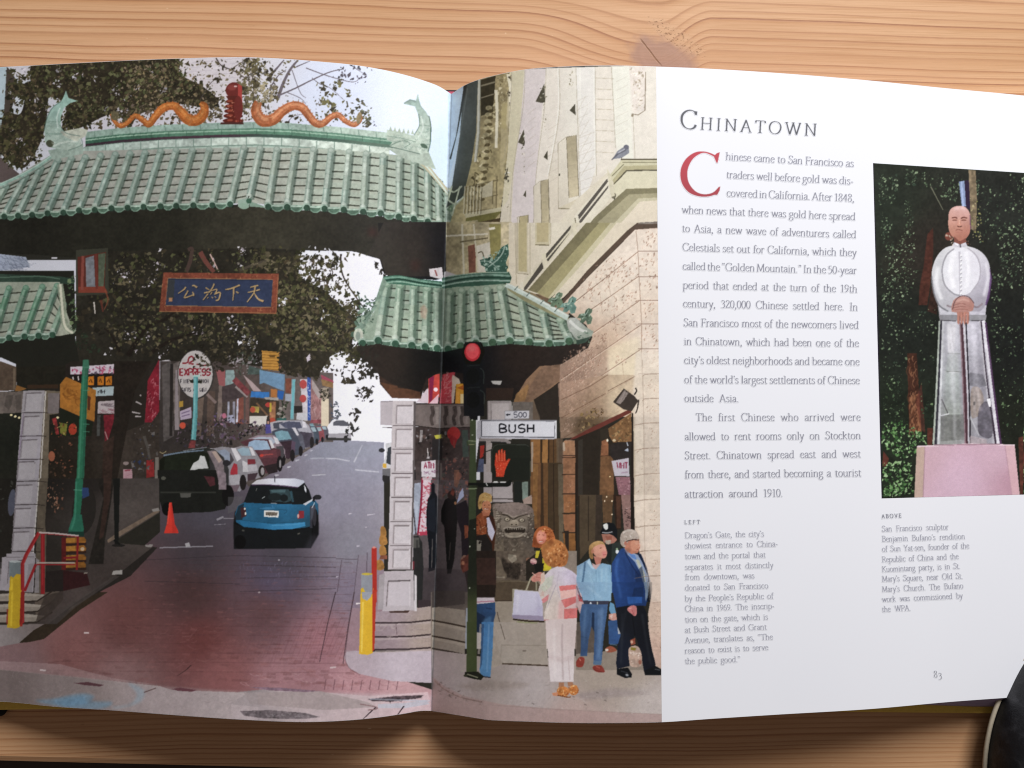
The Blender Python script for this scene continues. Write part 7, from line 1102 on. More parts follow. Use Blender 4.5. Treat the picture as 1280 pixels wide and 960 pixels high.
T(690, 620, 8)
for s_, c_, w_ in [("300,720 320,800 300,900", '6f94b4', 14), ("360,740 400,860 410,960", 'b4d2e6', 16), ("470,760 480,880 470,960", '6a92b4', 14), ("540,720 545,850 535,960", 'b8d6e8', 14), ("650,640 640,760 660,900", '4068b0', 20), ("720,640 740,760 720,900", '1c3468', 18), ("800,700 810,800", '16284e', 14)]: l(c_, s_, w_, w_ * .5, a=.5, soft=1.2)
e('8a5a3c', 400, 560, 16, 40, .2, a=.5, soft=1); l('e0c088', "420,475 470,455 510,468", 9, a=.6, soft=.5); l('7a5630', "380,520 385,580 400,620", 12, a=.5, soft=.8); e('b07868', 455, 590, 30, 22, a=.5, soft=1); l('efb8a8', "520,520 535,550", 12, a=.5, soft=.6)
e('8a5a48', 760, 545, 30, 26, a=.4, soft=1); e('dca890', 845, 470, 16, 22, a=.5, soft=.8); l('8f8278', "690,440 710,490 740,480", 14, a=.5, soft=.8); l('d8cec6', "720,360 780,342 830,360", 12, a=.6, soft=.8)
T(690, 730, 8)
for s_, c_, w_ in [("340,230 325,420 320,600", '6a8cb4', 16), ("385,300 360,480", '263c5c', 14), ("500,230 490,420 470,720", '6a8cb4', 18), ("445,330 440,560", '2c4468', 12), ("740,260 700,500 690,780", '30343c', 16), ("900,300 940,560 980,780", '2c3036', 16)]: l(c_, s_, w_, w_ * .6, a=.45, soft=1.2)
T(560, 690, 8)
for s_, c_, w_ in [("1060,200 1040,320 1000,450", 'b4a4ac', 16), ("1240,220 1290,330 1300,470", 'b09cac', 18), ("1120,180 1200,175", 'f4eef2', 18), ("1000,520 990,650", 'f0e6dc', 18), ("1080,480 1060,660", 'b5a59c', 14), ("1290,480 1260,640", 'b08890', 12), ("700,420 690,600", 'eceaf4', 26), ("900,420 910,600", 'b0aac6', 22)]: l(c_, s_, w_, w_ * .6, a=.5, soft=1.2)
T(560, 580, 8)
for s_, c_, w_ in [("310,560 330,640 320,700", '5a2c1a', 14), ("350,520 360,600", 'b8684a', 12)]: l(c_, s_, w_, a=.5, soft=.8)
e('8f5038', 405, 450, 22, 18, a=.4, soft=.8); e('7a4a2c', 320, 400, 16, 34, a=.4, soft=1); e('a85a48', 955, 770, 24, 18, a=.4, soft=.8); e('6a3018', 1030, 780, 26, 40, a=.45, soft=1.2); e('6a3018', 868, 770, 16, 40, a=.45, soft=1)
# ---------------------------------------------------------------- an old-style roman alphabet drawn as pen strokes
# name: (advance, strokes); '~' smooth stroke, '_x,y,h' a hairline serif of half width h; x-height 10, capitals 15.5
GL = {
'a': (7.9, "~1.4,7.4 2.4,9.2 4.3,9.8 5.8,8.8 6.1,7;6.1,7.4 6.1,2;~6.1,2.2 6.5,.7 8.1,.8;~6.1,6 3.4,5.2 1.4,3.7 1.2,1.7 2.6,.3 4.4,.8 6.1,2.6"),
'b': (9.2, "1.6,16 1.6,.6;_.9,15.9,.9;~1.6,7.4 3.2,9.4 5.4,9.7 7.6,8 8.2,5 7.2,1.8 5,.2 2.8,.5 1.6,1.8"),
'c': (7.6, "~6.9,7.6 6.2,9.3 4.4,9.8 2.2,8.6 1.1,5.2 1.9,1.9 4,.2 5.8,.6 7.2,2.2"),
'd': (9.4, "7.5,16 7.5,1;_6.8,15.9,.9;~7.5,1.2 8,.4 9.3,.6;~7.5,8.2 5.8,9.7 3.6,9.3 1.6,7.2 1.1,4.2 2.2,1.2 4.2,.2 6.2,1 7.5,2.6"),
'e': (7.9, "~1.3,5.6 6.9,6.2 6.3,8.6 4.4,9.8 2.2,8.5 1.1,5.2 1.9,1.9 4.2,.2 6,.7 7.3,2.4"),
'f': (5.3, "~6.4,14.9 5,16 3.4,15.2 2.6,12.6 2.5,9;2.5,11 2.5,.3;_2.5,.3,1.9;_3,9.6,2.2"),
'g': (8.3, "~3.8,9.8 1.9,8.8 1.4,6.6 2.4,4.4 4.2,3.7 6,4.6 6.6,6.8 5.7,9 3.8,9.8;~3.2,3.8 1.8,2.6 2.6,1.4 5,1 7.4,.2 7.6,-2.4 5.8,-4.6 3.2,-5 1.1,-3.8 1.3,-1.6 3,.6;~5.8,9 7,9.7 8.2,9.3"),
'h': (9.6, "1.8,16 1.8,.3;_1.1,15.9,.9;_1.8,.3,1.6;~1.8,7 3.6,9.2 5.6,9.7 7.2,8.4 7.5,6;7.5,6.6 7.5,.3;_7.5,.3,1.6"),
'i': (4.6, "2.2,9.6 2.2,.3;_1.5,9.3,.9;_2.2,.3,1.6;2.1,13.9 2.1,12.2"),
'j': (4.4, "2.4,9.6 2.4,-2;~2.4,-1.6 1.8,-4.2 -.4,-5;_1.7,9.3,.9;2.3,13.9 2.3,12.2"),
'k': (8.9, "1.8,16 1.8,.3;_1.1,15.9,.9;_1.8,.3,1.6;6.6,9.4 2.2,5;3.2,5.6 7.8,.3;_6.4,9.5,1.5;_7.8,.3,1.2"),
'l': (4.5, "2.1,16 2.1,.3;_1.4,15.9,.9;_2.1,.3,1.6"),
'm': (14.4, "1.8,9.6 1.8,.3;_1.1,9.3,.9;_1.8,.3,1.5;~1.8,7 3.4,9.2 5.2,9.7 6.6,8.4 6.9,6;6.9,6.6 6.9,.3;_6.9,.3,1.5;~6.9,7 8.6,9.2 10.4,9.7 11.9,8.4 12.2,6;12.2,6.6 12.2,.3;_12.2,.3,1.5"),
'n': (9.6, "1.8,9.6 1.8,.3;_1.1,9.3,.9;_1.8,.3,1.6;~1.8,7 3.6,9.2 5.6,9.7 7.2,8.4 7.5,6;7.5,6.6 7.5,.3;_7.5,.3,1.6"),
'o': (9.1, "~4.6,9.8 2.2,8.6 1.1,5 2.2,1.4 4.6,.2 6.9,1.4 8,5 6.9,8.6 4.6,9.8"),
'p': (9.4, "1.8,9.6 1.8,-5;_1.1,9.3,.9;_1.8,-5,1.7;~1.8,7.4 3.4,9.4 5.6,9.7 7.8,8 8.4,5 7.4,1.8 5.2,.2 3,.5 1.8,1.8"),
'q': (9.2, "7.5,9.6 7.5,-5;_7.5,-5,1.7;~7.5,8.2 5.8,9.7 3.6,9.3 1.6,7.2 1.1,4.2 2.2,1.2 4.2,.2 6.2,1 7.5,2.6"),
'r': (6.5, "1.8,9.6 1.8,.3;_1.1,9.3,.9;_1.8,.3,1.7;~1.8,6.8 3.2,9 4.8,9.8 6.2,9"),
's': (6.5, "~5.5,7.8 4.8,9.3 3.2,9.8 1.6,8.9 1.4,7.2 2.8,5.8 4.8,4.5 5.7,2.7 4.9,.8 3,.2 1.5,.8 1,2.4"),
't': (5.7, "2.4,12.2 2.4,2.4;~2.4,2.8 2.8,.6 4.2,.3 5.6,1.1;_3,9.6,2.3"),
'u': (9.6, "1.7,9.6 1.7,3;~1.7,3.6 2.2,1 4,.2 6,1 7.4,2.8;7.4,9.6 7.4,1;~7.4,1.2 8,.4 9.3,.6;_1,9.4,1;_6.7,9.4,1"),
'v': (8.2, "1.2,9.4 4.3,.4;7.2,9.4 4.2,.4;_1.2,9.5,1.4;_7,9.5,1.2"),
'w': (12.6, "1.2,9.4 4,.4;6.6,9.4 4,.4;6.3,9.4 9,.4;11.6,9.4 9,.4;_1.2,9.5,1.3;_6.2,9.5,1.2;_11.4,9.5,1.2"),
'x': (8.4, "1.4,9.4 7.2,.4;7,9.4 1.2,.4;_1.5,9.5,1.3;_6.9,9.5,1.2;_1.3,.3,1.2;_7.1,.3,1.3"),
'y': (8.2, "1.2,9.4 4.4,.4;~7.2,9.4 5.4,4 3.6,-2.4 2.2,-4.6 .6,-4.6;_1.2,9.5,1.4;_7,9.5,1.2"),
'z': (7.4, "1.2,9.4 6.4,9.4;6.4,9.4 1.2,.4;1.2,.4 6.6,.4"),
'A': (12.2, "6,15.4 1.6,.3;5.8,15.4 10.8,.3;3,5.4 8.8,5.4;_1.6,.3,1.5;_10.6,.3,1.7"),
'B': (10.2, "2.2,15.2 2.2,.3;_1.6,15.2,1.2;_1.6,.3,1.2;~2,15.2 5.6,15.2 8,13.8 8,10.4 5.8,8.4 2.4,8.2;~4.6,8.3 8,7.4 9.2,4.4 7.8,1.2 5,.3 2,.3"),
'C': (11.8, "~10.6,11.8 9.6,14.4 6.8,15.6 3.4,14.2 1.2,10.4 1.2,5.4 3.4,1.4 7,0 9.8,1.2 11,3.6;10.7,15 10.6,11.6"),
'D': (13, "2.2,15.2 2.2,.3;_1.6,15.2,1.2;_1.6,.3,1.2;~2,15.2 6.4,15.2 10.4,13.2 12,8 10.6,3 6.4,.3 2,.3"),
'E': (9.6, "2.2,15.2 2.2,.3;_1.6,15.2,1.2;2,15.2 8.2,15.2;2.2,8 7,8;1.2,.3 8.8,.3;8.3,15.2 8.3,12.8;8.8,.3 9.1,3;7,9.2 7,6.8"),
'F': (9.2, "2.2,15.2 2.2,.3;_1.6,15.2,1.2;_2.2,.3,1.7;2,15.2 8.4,15.2;2.2,8 7,8;8.5,15.2 8.5,12.6;7,9.2 7,6.8"),
'G': (13, "~11,11.8 9.8,14.4 6.8,15.6 3.4,14.2 1.2,10.4 1.2,5.4 3.4,1.4 7,0 10,.8 11.4,1.8;11.3,6.6 11.3,1.4;_11.2,6.7,1.7;11.1,15 11,11.8"),
'H': (13.2, "2.4,15.2 2.4,.3;10.8,15.2 10.8,.3;2.4,8 10.8,8;_2.4,15.2,1.7;_2.4,.3,1.7;_10.8,15.2,1.7;_10.8,.3,1.7"),
'I': (5.6, "2.8,15.2 2.8,.3;_2.8,15.2,1.7;_2.8,.3,1.7"),
'K': (11.6, "2.2,15.2 2.2,.3;_2.2,15.2,1.7;_2.2,.3,1.7;9.4,15.2 2.6,8;4.2,9 10.4,.3;_9.2,15.2,1.5;_10.4,.3,1.2"),
'L': (9, "2.2,15.2 2.2,.3;_2.2,15.2,1.7;1.2,.3 8.2,.3;8.2,.3 8.6,3"),
'M': (15, "2.6,15.2 1.9,.3;2.6,15.2 7.4,1;12.2,15.2 7.4,1;12.2,15.2 13,.3;_2,15.2,1;_1.9,.3,1.5;_12.8,15.2,1;_13,.3,1.6"),
'N': (13.2, "2.4,15.2 2.4,.3;2.2,15.2 11,.3;11,15.2 11,.3;_1.8,15.2,1.2;_2.4,.3,1.7;_11,15.2,1.7"),
'O': (13.6, "~6.8,15.6 3.2,14 1.2,9.8 1.3,5 3.4,1.4 6.8,0 10.2,1.5 12.3,5.6 12.3,10.4 10.2,14.2 6.8,15.6"),
'P': (10, "2.2,15.2 2.2,.3;_1.6,15.2,1.2;_2.2,.3,1.8;~2,15.2 6,15.2 8.8,13.6 9,10 7,7.4 3.4,7"),
'R': (11, "2.2,15.2 2.2,.3;_1.6,15.2,1.2;_2.2,.3,1.7;~2,15.2 6,15.2 8.4,13.6 8.4,10 6.2,8 2.6,7.8;5,7.8 10.4,.3;_10.6,.3,.8"),
'S': (8.8, "~7.4,12 6.6,14.6 4.2,15.6 2,14.2 1.8,11.4 3.8,9.2 6.6,7.2 7.8,4.4 6.6,1.4 4,0 1.9,1 1.1,3.8;7.5,15 7.4,11.8;1.1,.4 1.1,4"),
'T': (11, "5.5,15.2 5.5,.3;_5.5,.3,1.9;.8,15.2 10.2,15.2;.8,15.2 .5,12.4;10.2,15.2 10.5,12.4"),
'U': (12.6, "2.4,15.2 2.4,5;~2.4,5.8 3,1.6 6.2,0 9.4,1.6 10.4,5.8;10.4,15.2 10.4,5;_2.4,15.2,1.7;_10.4,15.2,1.4"),
'V': (12, "1.4,15.2 6.2,.3;10.6,15.2 6,.3;_1.5,15.2,1.6;_10.4,15.2,1.4"),
'W': (17, "1.4,15.2 5.4,.3;8.8,15.2 5.4,.3;8.4,15.2 12.4,.3;15.6,15.2 12.4,.3;_1.5,15.2,1.6;_8.4,15.2,1.4;_15.4,15.2,1.4"),
'Y': (11, "1.2,15.2 5.5,7.6;9.8,15.2 5.5,7.6;5.5,8 5.5,.3;_1.4,15.2,1.5;_9.6,15.2,1.4;_5.5,.3,1.8"),
'0': (8.4, "~4.2,15 2,13.2 1.1,9.6 1.1,5.4 2,1.8 4.2,0 6.4,1.8 7.3,5.4 7.3,9.6 6.4,13.2 4.2,15"),
'1': (7.6, "4.2,14.8 4.2,.3;_4.2,.3,1.9;2,13 4.2,14.8"),
'2': (8.4, "~1.4,11.6 2.4,14.2 4.6,15 6.6,13.6 6.8,10.8 5.2,7.6 1.2,.8;1.2,.9 7.4,.9;7.4,.8 7.8,2.8"),
'3': (8.2, "~1.6,12.6 3,14.8 5.4,14.4 6.6,12 5.4,9.2 3.4,8.2;~3.4,8.3 6.2,7.6 7.2,4.6 5.8,1.4 3.2,.1 1.2,1"),
'4': (8.6, "5.8,14.8 5.8,.3;5.8,14.6 .9,4.6;.9,4.5 7.8,4.5;_5.8,.3,1.4"),
'5': (8.2, "2.2,14.6 6.8,14.6;2.2,14.6 1.8,8.4;~1.8,8.2 4.4,9 6.8,7.4 7.1,4.2 5.4,1 2.8,.1 1.1,1"),
'6': (8.4, "~6.6,14.8 4,13 1.8,9.4 1.1,5 2.2,1.2 4.4,.1 6.6,1.4 7.3,4.8 6,8 4,8.4 2,7 1.3,5"),
'8': (8.4, "~4.2,15 2,13.8 1.8,11.2 4.2,8.2 6.6,5.6 7.2,3 6.2,.9 4.2,0 2.1,.9 1.2,3 2,5.6 4.4,7.8 6.6,10.8 6.3,13.8 4.2,15"),
'9': (8.4, "~1.8,.2 4.4,2 6.6,5.6 7.3,10 6.2,13.8 4,14.9 1.8,13.6 1.1,10.2 2.4,7 4.4,6.6 6.4,8 7.1,10"),
',': (4, "~2,1.4 2.6,.2 1.9,-1.6 1,-2.6;2,1.6 2,.1"), '.': (4, "1.9,1.7 1.9,.1"), '-': (5.6, "1,5.2 4.8,5.2;1,4.6 4.8,4.6"), "'": (3.6, "~2,15.6 2.4,14.4 1.4,12.2;2,16 2,14.6"),
'<': (6.4, "~1.6,12.4 1.2,13.8 2.2,15.8;~4.2,12.4 3.8,13.8 4.8,15.8;1.5,13.6 1.5,12.2;4.1,13.6 4.1,12.2"), '>': (6.4, "~2,15.6 2.4,14.4 1.4,12.2;~4.6,15.6 5,14.4 4,12.2;2,16 2,14.6;4.6,16 4.6,14.6"), ' ': (4.6, ""),
}
class Ink:
    """a coverage sheet for one block of printing: window in print units, ss samples per unit"""
    def __init__(s, x0, y0, w, h, ss=4):
        s.x0, s.y0, s.w, s.h, s.ss = x0, y0, w, h, ss
        s.a = np.zeros((h * ss, w * ss), np.float32)
    def poly(s, q):
        global CX0, CY0, CW, CH, SS
        k = (CX0, CY0, CW, CH, SS); CX0, CY0, CW, CH, SS = s.x0, s.y0, s.w, s.h, s.ss
        R = raster(q); CX0, CY0, CW, CH, SS = k
        if R: m, x0, x1, y0, y1 = R; v = s.a[y0:y1, x0:x1]; np.maximum(v, m, out=v)
    def stroke(s, q, thick, thin):
        d = np.gradient(q, axis=0); n = np.maximum(np.hypot(d[:, 0], d[:, 1]), 1e-9)
        th = np.arctan2(-d[:, 1], d[:, 0]) + .28
        w = (thin + (thick - thin) * np.abs(np.sin(th)) ** 1.4) / 2
        nn = np.stack([-d[:, 1] / n, d[:, 0] / n], 1) * w[:, None]
        s.poly(np.concatenate([q + nn, (q - nn)[::-1]]))
    def glyph(s, ch, ox, oy, k, ux, uy, thick, thin, kx=1.):
        """ch at (ox, oy): unit vector ux along the line, uy up, k print units per glyph unit"""
        P0 = lambda y: y if y < 10 else 10 + (y - 10) * (.82 if ch.islower() or ch in "'<>" else .9)
        f = lambda P_: np.array([(ox + (x * kx * ux[0] + y * uy[0]) * k, oy + (x * kx * ux[1] + y * uy[1]) * k) for x, y in [(x_, P0(y_)) for x_, y_ in P_]])
        for st in filter(None, GL[ch][1].split(';')):
            if st[0] == '_':
                x, y, h = map(float, st[1:].split(',')); s.stroke(f([(x - h, y), (x, y), (x + h, y)]), thick * k, max(thin, .75) * k); continue
            sm = st[0] == '~'; P_ = f([tuple(map(float, z.split(','))) for z in st.lstrip('~').split()])
            s.stroke(smooth(P_, False, 5) if sm else P_, thick * k, thin * k)
    def line(s, txt, x0, y0, x1, y1, k, thick=1.75, thin=.7, kx=1., small=None, track=0.):
        """set txt from (x0, y0) to (x1, y1) on its baseline; spaces and letterspacing take up the slack"""
        L_ = math.hypot(x1 - x0, y1 - y0); ux = ((x1 - x0) / L_, (y1 - y0) / L_); uy = (-ux[1] * -1 * -1, -ux[0]); uy = (ux[1] * 1., -ux[0])
        ks = [k * (small if small and i else 1.) for i in range(len(txt))]
        adv = [(GL[c][0] * kx + track) * q for c, q in zip(txt, ks)]
        nat = sum(adv); ns = txt.count(' ')
        slack = L_ - nat; sp = 0.
        if ns: sp = min(max(slack / ns, -1.6 * k), 6 * k); slack -= sp * ns
        ls = slack / max(len(txt), 1)
        t = 0.
        for c, a_, q in zip(txt, adv, ks):
            if c != ' ': s.glyph(c, x0 + ux[0] * t, y0 + ux[1] * t, q, ux, uy, thick, thin, kx)
            t += a_ + ls + (sp if c == ' ' else 0.)
BODY = [("hinese came to San Francisco as", 907, 200, 1067, 209), ("traders well before gold was dis-", 907.6, 222.7, 1066.6, 231), ("covered in California. After 1848,", 908, 245.7, 1067.7, 252.3), ("when news that there was gold here spread", 852, 266.6, 1069, 275.5), ("to Asia, a new wave of adventurers called", 852.3, 289.9, 1070, 298), ("Celestials set out for California, which they", 852.9, 313.5, 1070.6, 320.4), ("called the <Golden Mountain.> In the 50-year", 853, 337.2, 1071, 342.7), ("period that ended at the turn of the 19th", 853.5, 360.9, 1071.6, 365.8), ("century, 320,000 Chinese settled here. In", 853.6, 384, 1072.2, 388.4), ("San Francisco most of the newcomers lived", 854.3, 407.8, 1073.2, 411), ("in Chinatown, which had been one of the", 854.8, 431.2, 1073.6, 433.6), ("city's oldest neighborhoods and became one", 854.9, 454.8, 1074.4, 456.7), ("of the world's largest settlements of Chinese", 855.2, 479, 1074.6, 480.2), ("outside Asia.", 855.3, 502.4, 923.5, 502.8), ("The first Chinese who arrived were", 869.7, 526.4, 1076, 526), ("allowed to rent rooms only on Stockton", 855.8, 550.4, 1076, 548.9), ("Street. Chinatown spread east and west", 855.8, 574.2, 1076, 571.8), ("from there, and started becoming a tourist", 855.8, 598, 1076.5, 595.5), ("attraction around 1910.", 855.8, 622.3, 978.6, 620.8)]
CAP1 = [("Dragon's Gate, the city's", 672.9, 955, 670.6), ("showiest entrance to China-", 685.8, 972.3, 683.1), ("town and the portal that", 699, 957, 696.7), ("separates it most distinctly", 712.5, 966.7, 709.8), ("from downtown, was", 725, 943.1, 722.9), ("donated to San Francisco", 738.3, 960.4, 735.4), ("by the People's Republic of", 751.9, 966.7, 748.3), ("China in 1969. The inscrip-", 764.6, 968.1, 760.8), ("tion on the gate, which is", 778.1, 960, 774.4), ("at Bush Street and Grant", 791, 958.3, 786.9), ("Avenue, translates as, <The", 804, 966.2, 799.4), ("reason to exist is to serve", 817, 960.4, 812.5), ("the public good.>", 830, 925.4, 827.5)]
CAP2 = [("San Francisco sculptor", 664.7, 1185.9, 662), ("Benjamin Bufano's rendition", 677.3, 1206.3, 673.8), ("of Sun Yat-sen, founder of the", 689.8, 1211.6, 685.5), ("Republic of China and the", 703, 1198.3, 698.8), ("Kuomintang party, is in St.", 715.2, 1200.3, 710.8), ("Mary's Square, near Old St.", 727.3, 1203.4, 723.3), ("Mary's Church. The Bufano", 740.2, 1204.2, 735.5), ("work was commissioned by", 752.7, 1203.4, 748), ("the WPA.", 765.2, 1138.6, 763.3)]
def set_text():
    B = {}
    i = B['body_text'] = Ink(848, 180, 236, 455)
    for t, x0, y0, x1, y1 in BODY: i.line(t, x0, y0, x1, y1, .65, 2.05, .95, 1.06)
    i = B['title_text'] = Ink(846, 132, 184, 46)
    i.line("CHINATOWN", 849.6, 160.6, 1024.5, 170.6, 1.56, 2.0, .8, 1.16, small=.665, track=0.)
    i = B['drop_cap'] = Ink(846, 180, 60, 72)
    rng = np.linspace(0, 1, 60)
    o = smooth(np.array([(899, 200), (893, 193.5), (880, 189.3), (868, 190.8), (857, 199), (850.8, 212), (851.5, 227), (859, 239), (870, 244.7), (882, 246), (893, 243.5), (899.5, 236)], float), False, 6)
    n_ = smooth(np.array([(899, 200), (893, 196.2), (881, 191.2), (872, 194), (864.5, 201), (859.5, 213), (860.4, 226.5), (867, 237), (875, 241.8), (884, 242.6), (892, 240), (899, 233)], float), False, 6)
    i.poly(np.concatenate([o, n_[::-1]])); i.poly(np.array([(899.8, 190.2), (897, 203.6), (895.6, 203.8), (892, 195.5), (896, 191.5)])); i.poly(np.array([(892, 243.8), (900.4, 232.3), (899.6, 238), (896.5, 243.8)]))
    i = B['caption_text'] = Ink(852, 660, 124, 178)
    for t, y0, x1, y1 in CAP1: i.line(t, 856.2, y0, x1, y1, .49, 2.05, 1.05, 1.08)
    i = B['caption_heading'] = Ink(852, 646, 30, 12)
    i.line("LEFT", 855.6, 655.2, 877, 655, .33, 3.4, 1.9, 1.)
    j = B['statue_caption_text'] = Ink(1098, 652, 120, 120)
    for t, y0, x1, y1 in CAP2: j.line(t, 1102.6, y0, x1, y1, .485, 2.05, 1.05, .95)
    j = B['statue_caption_heading'] = Ink(1098, 639, 34, 12)
    j.line("ABOVE", 1102, 648, 1128, 646.8, .33, 3.4, 1.9, 1.)
    j = B['page_number'] = Ink(1162, 832, 22, 22)
    j.line("8", 1167.3, 846.9, 1172, 846.6, .56, 1.7, .8, 1.); j.line("3", 1173, 849.4, 1177.6, 849.1, .56, 1.7, .8, 1.)
    return B
# ---------------------------------------------------------------- the open book
# stations across the spread, in print units: head edge (x, y), distance head to tail (nearer paper is longer), lean of the tail
PAGE_H = .30
ST_L = np.array([(-215, 88, 812, 2), (-110, 86, 803, 0), (0, 83.8, 793, -6), (80, 79.6, 804, -8), (150, 76, 812, -9), (220, 73.2, 820, -11), (320, 71.8, 828, -13), (400, 77, 825.5, -16), (450, 82.2, 818.5, -18), (500, 92, 804, -21), (530, 100.8, 791, -23), (550, 108.6, 780, -24), (564, 117.5, 771, -25)], float)
ST_R = np.array([(564, 117.5, 771, -25), (580, 107, 785, -20), (600, 99, 797, -15), (620, 93.8, 806, -11), (640, 89.6, 811.5, -7), (660, 86.4, 815.5, -4), (700, 83.4, 820, 1), (760, 81.8, 822, 5), (820, 83.2, 819.5, 7), (880, 85.6, 813, 8), (960, 90.4, 803, 9), (1080, 100, 786, 11), (1180, 110, 767, 12), (1270, 118.5, 752, 13), (1330, 125, 741, 13)], float)
def herm(x, T_, j):
    X, V = T_[:, 0], T_[:, j]; m = np.gradient(V, X); i = np.clip(np.searchsorted(X, x) - 1, 0, len(X) - 2)
    h = X[i + 1] - X[i]; t = (x - X[i]) / h
    return (2 * t**3 - 3 * t**2 + 1) * V[i] + (t**3 - 2 * t**2 + t) * h * m[i] + (-2 * t**3 + 3 * t**2) * V[i + 1] + (t**3 - t**2) * h * m[i + 1]
def sheet(s, t, side, lift=0.):
    """point on the paper at station s, t = 0 head .. 1 tail"""
    s = np.asarray(s, float); t = np.asarray(t, float); T_ = ST_L if side == 'L' else ST_R
    y0, L_, le = herm(s, T_, 1), herm(s, T_, 2), herm(s, T_, 3)
    px = s + le * t; py = y0 + L_ * t; d = FPX * PAGE_H / L_
    P_ = EYE + d[..., None] * (AXIS + ((px - 640) / FPX)[..., None] * RIGHT + ((480 - py) / FPX)[..., None] * UP)
    P_[..., 2] += lift
    return P_
def locate(x, y, side):
    """print coordinates -> (s, t)"""
    T_ = ST_L if side == 'L' else ST_R; s = np.asarray(x, float).copy()
    for _ in range(9):
        s = np.clip(s, T_[0, 0], T_[-1, 0]); t = (y - herm(s, T_, 1)) / herm(s, T_, 2); s = x - herm(s, T_, 3) * t
    return s, t
def paper_mat(name, ink):
    n = Nodes(name, .42, .22)
    co = n.new('ShaderNodeTexCoord').outputs['Object']
    f = n.noise(co, 900., 2.); g = n.noise(co, 14., 2.)
    if ink: a = n.new('ShaderNodeVertexColor'); a.layer_name = 'ink'; base = a.outputs[0]
    else: base = n.mix(g, (.80, .805, .85), (.83, .83, .868))
    n.plug(n.b.inputs['Base Color'], base); n.bump(f, .05, .00005)
    return n.m
PAPER, INK = paper_mat('coated_paper', False), paper_mat('printed_ink', True)
PAPER_RGB = np.array([.815, .82, .86])
EXPO = np.array([.95, .945, .955])          # light that reaches the paper: print colours are set against it
def ink_of(rgb): return np.clip(lin(np.clip(rgb, 0, 1)) / EXPO, .004, .9)
book = bpy.data.objects.new('open_book', None); C.objects.link(book)
tag(book, 'open picture book with a street photograph, a white text page and a statue photograph', 'book')
def page(name, side):
    T_ = ST_L if side == 'L' else ST_R
    ss = np.linspace(T_[0, 0], T_[-1, 0], 160); tt = np.linspace(0, 1, 40)
    S_, T2 = np.meshgrid(ss, tt)
    return link(name, sheet(S_, T2, side).reshape(-1, 3), grid_faces(160, 40)[:, ::-1], PAPER, book)
left_page, right_page = page('left_page', 'L'), page('right_page', 'R')
# the block of leaves under each page, its tail edge fanned out a little towards the outer corner
def block(name, side, m):
    T_ = ST_L if side == 'L' else ST_R
    ss = np.linspace(T_[0, 0], T_[-1, 0], 90); out = np.abs(ss - 564) / 766.; n = len(ss); rows = []
    NL = 9
    for j in range(NL):                                            # tail edge, then head edge, from the top leaf down
        q = j / (NL - 1)
        P_ = sheet(ss, np.ones(n), side, -.0004); z0 = .0058 + 0 * ss
        P_[:, 2] = P_[:, 2] * (1 - q) + np.minimum(z0, P_[:, 2] - .0008) * q; P_[:, 1] -= .0075 * q * np.clip((ss - 800) / 420, 0, 1) if side == 'R' else -.002 * q * out
        rows.append(P_)
    for j in range(NL):
        q = 1 - j / (NL - 1)
        P_ = sheet(ss, np.zeros(n), side, -.0004); P_[:, 2] = P_[:, 2] * (1 - q) + np.minimum(.0058, P_[:, 2] - .0008) * q; P_[:, 1] -= .0012 * q
        rows.append(P_)
    V = np.concatenate(rows); f = grid_faces(n, 2 * NL)
    i = np.arange(n - 1); last = (2 * NL - 1) * n
    caps = np.stack([i, i + 1, last + i + 1, last + i], 1)
    return link(name, V, np.concatenate([f, caps]), m, book, False)
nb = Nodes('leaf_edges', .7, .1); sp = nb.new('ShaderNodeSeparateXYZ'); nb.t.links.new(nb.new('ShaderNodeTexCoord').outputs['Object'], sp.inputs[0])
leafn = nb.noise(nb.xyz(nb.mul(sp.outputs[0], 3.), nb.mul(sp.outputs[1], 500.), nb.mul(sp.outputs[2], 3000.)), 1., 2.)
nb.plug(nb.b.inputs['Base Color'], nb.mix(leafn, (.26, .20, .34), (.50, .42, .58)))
block('page_block', 'L', nb.m); block('page_block', 'R', nb.m)
# cloth boards, spine and headband
def corner(s, t, side): return sheet(np.array([s]), np.array([t]), side)[0]
def slab(name, poly, z0, z1, m, bev=.0008):
    bm = bmesh.new(); vs = [bm.verts.new((x, y, z0)) for x, y in poly]; f = bm.faces.new(vs)
    r = bmesh.ops.extrude_face_region(bm, geom=[f]); bmesh.ops.translate(bm, vec=(0, 0, z1 - z0), verts=[v for v in r['geom'] if isinstance(v, bmesh.types.BMVert)])
    bmesh.ops.bevel(bm, geom=list(bm.edges), offset=bev, segments=2, affect='EDGES', profile=.6); bmesh.ops.recalc_face_normals(bm, faces=bm.faces)
    me = bpy.data.meshes.new(name); bm.to_mesh(me); bm.free(); me.materials.append(m); o = bpy.data.objects.new(name, me); C.objects.link(o); o.parent = book; return o
MUST = plain('mustard_cloth', (.74, .50, .10), .7, .2, .15, 900.).m
g0, g1 = corner(564, 0, 'L'), corner(564, 1, 'L'); r0, r1 = corner(1330, 0, 'R'), corner(1330, 1, 'R'); l0, l1 = corner(-215, 0, 'L'), corner(-215, 1, 'L')
slab('cover_board', [(g1[0] + .006, r1[1] - .0035), (r1[0] + .004, r1[1] - .0122), (r0[0] + .004, r0[1] + .002), (g0[0] + .006, g0[1] - .004)], .0012, .0046, MUST)
slab('cover_board', [(l1[0] - .004, l1[1] - .002), (g1[0] - .006, l1[1] - .002), (g0[0] - .006, g0[1] - .004), (l0[0] - .004, l0[1] - .004)], .0012, .0046, MUST)
SPN = plain('dark_spine_cloth', (.03, .012, .016), .6, .2).m
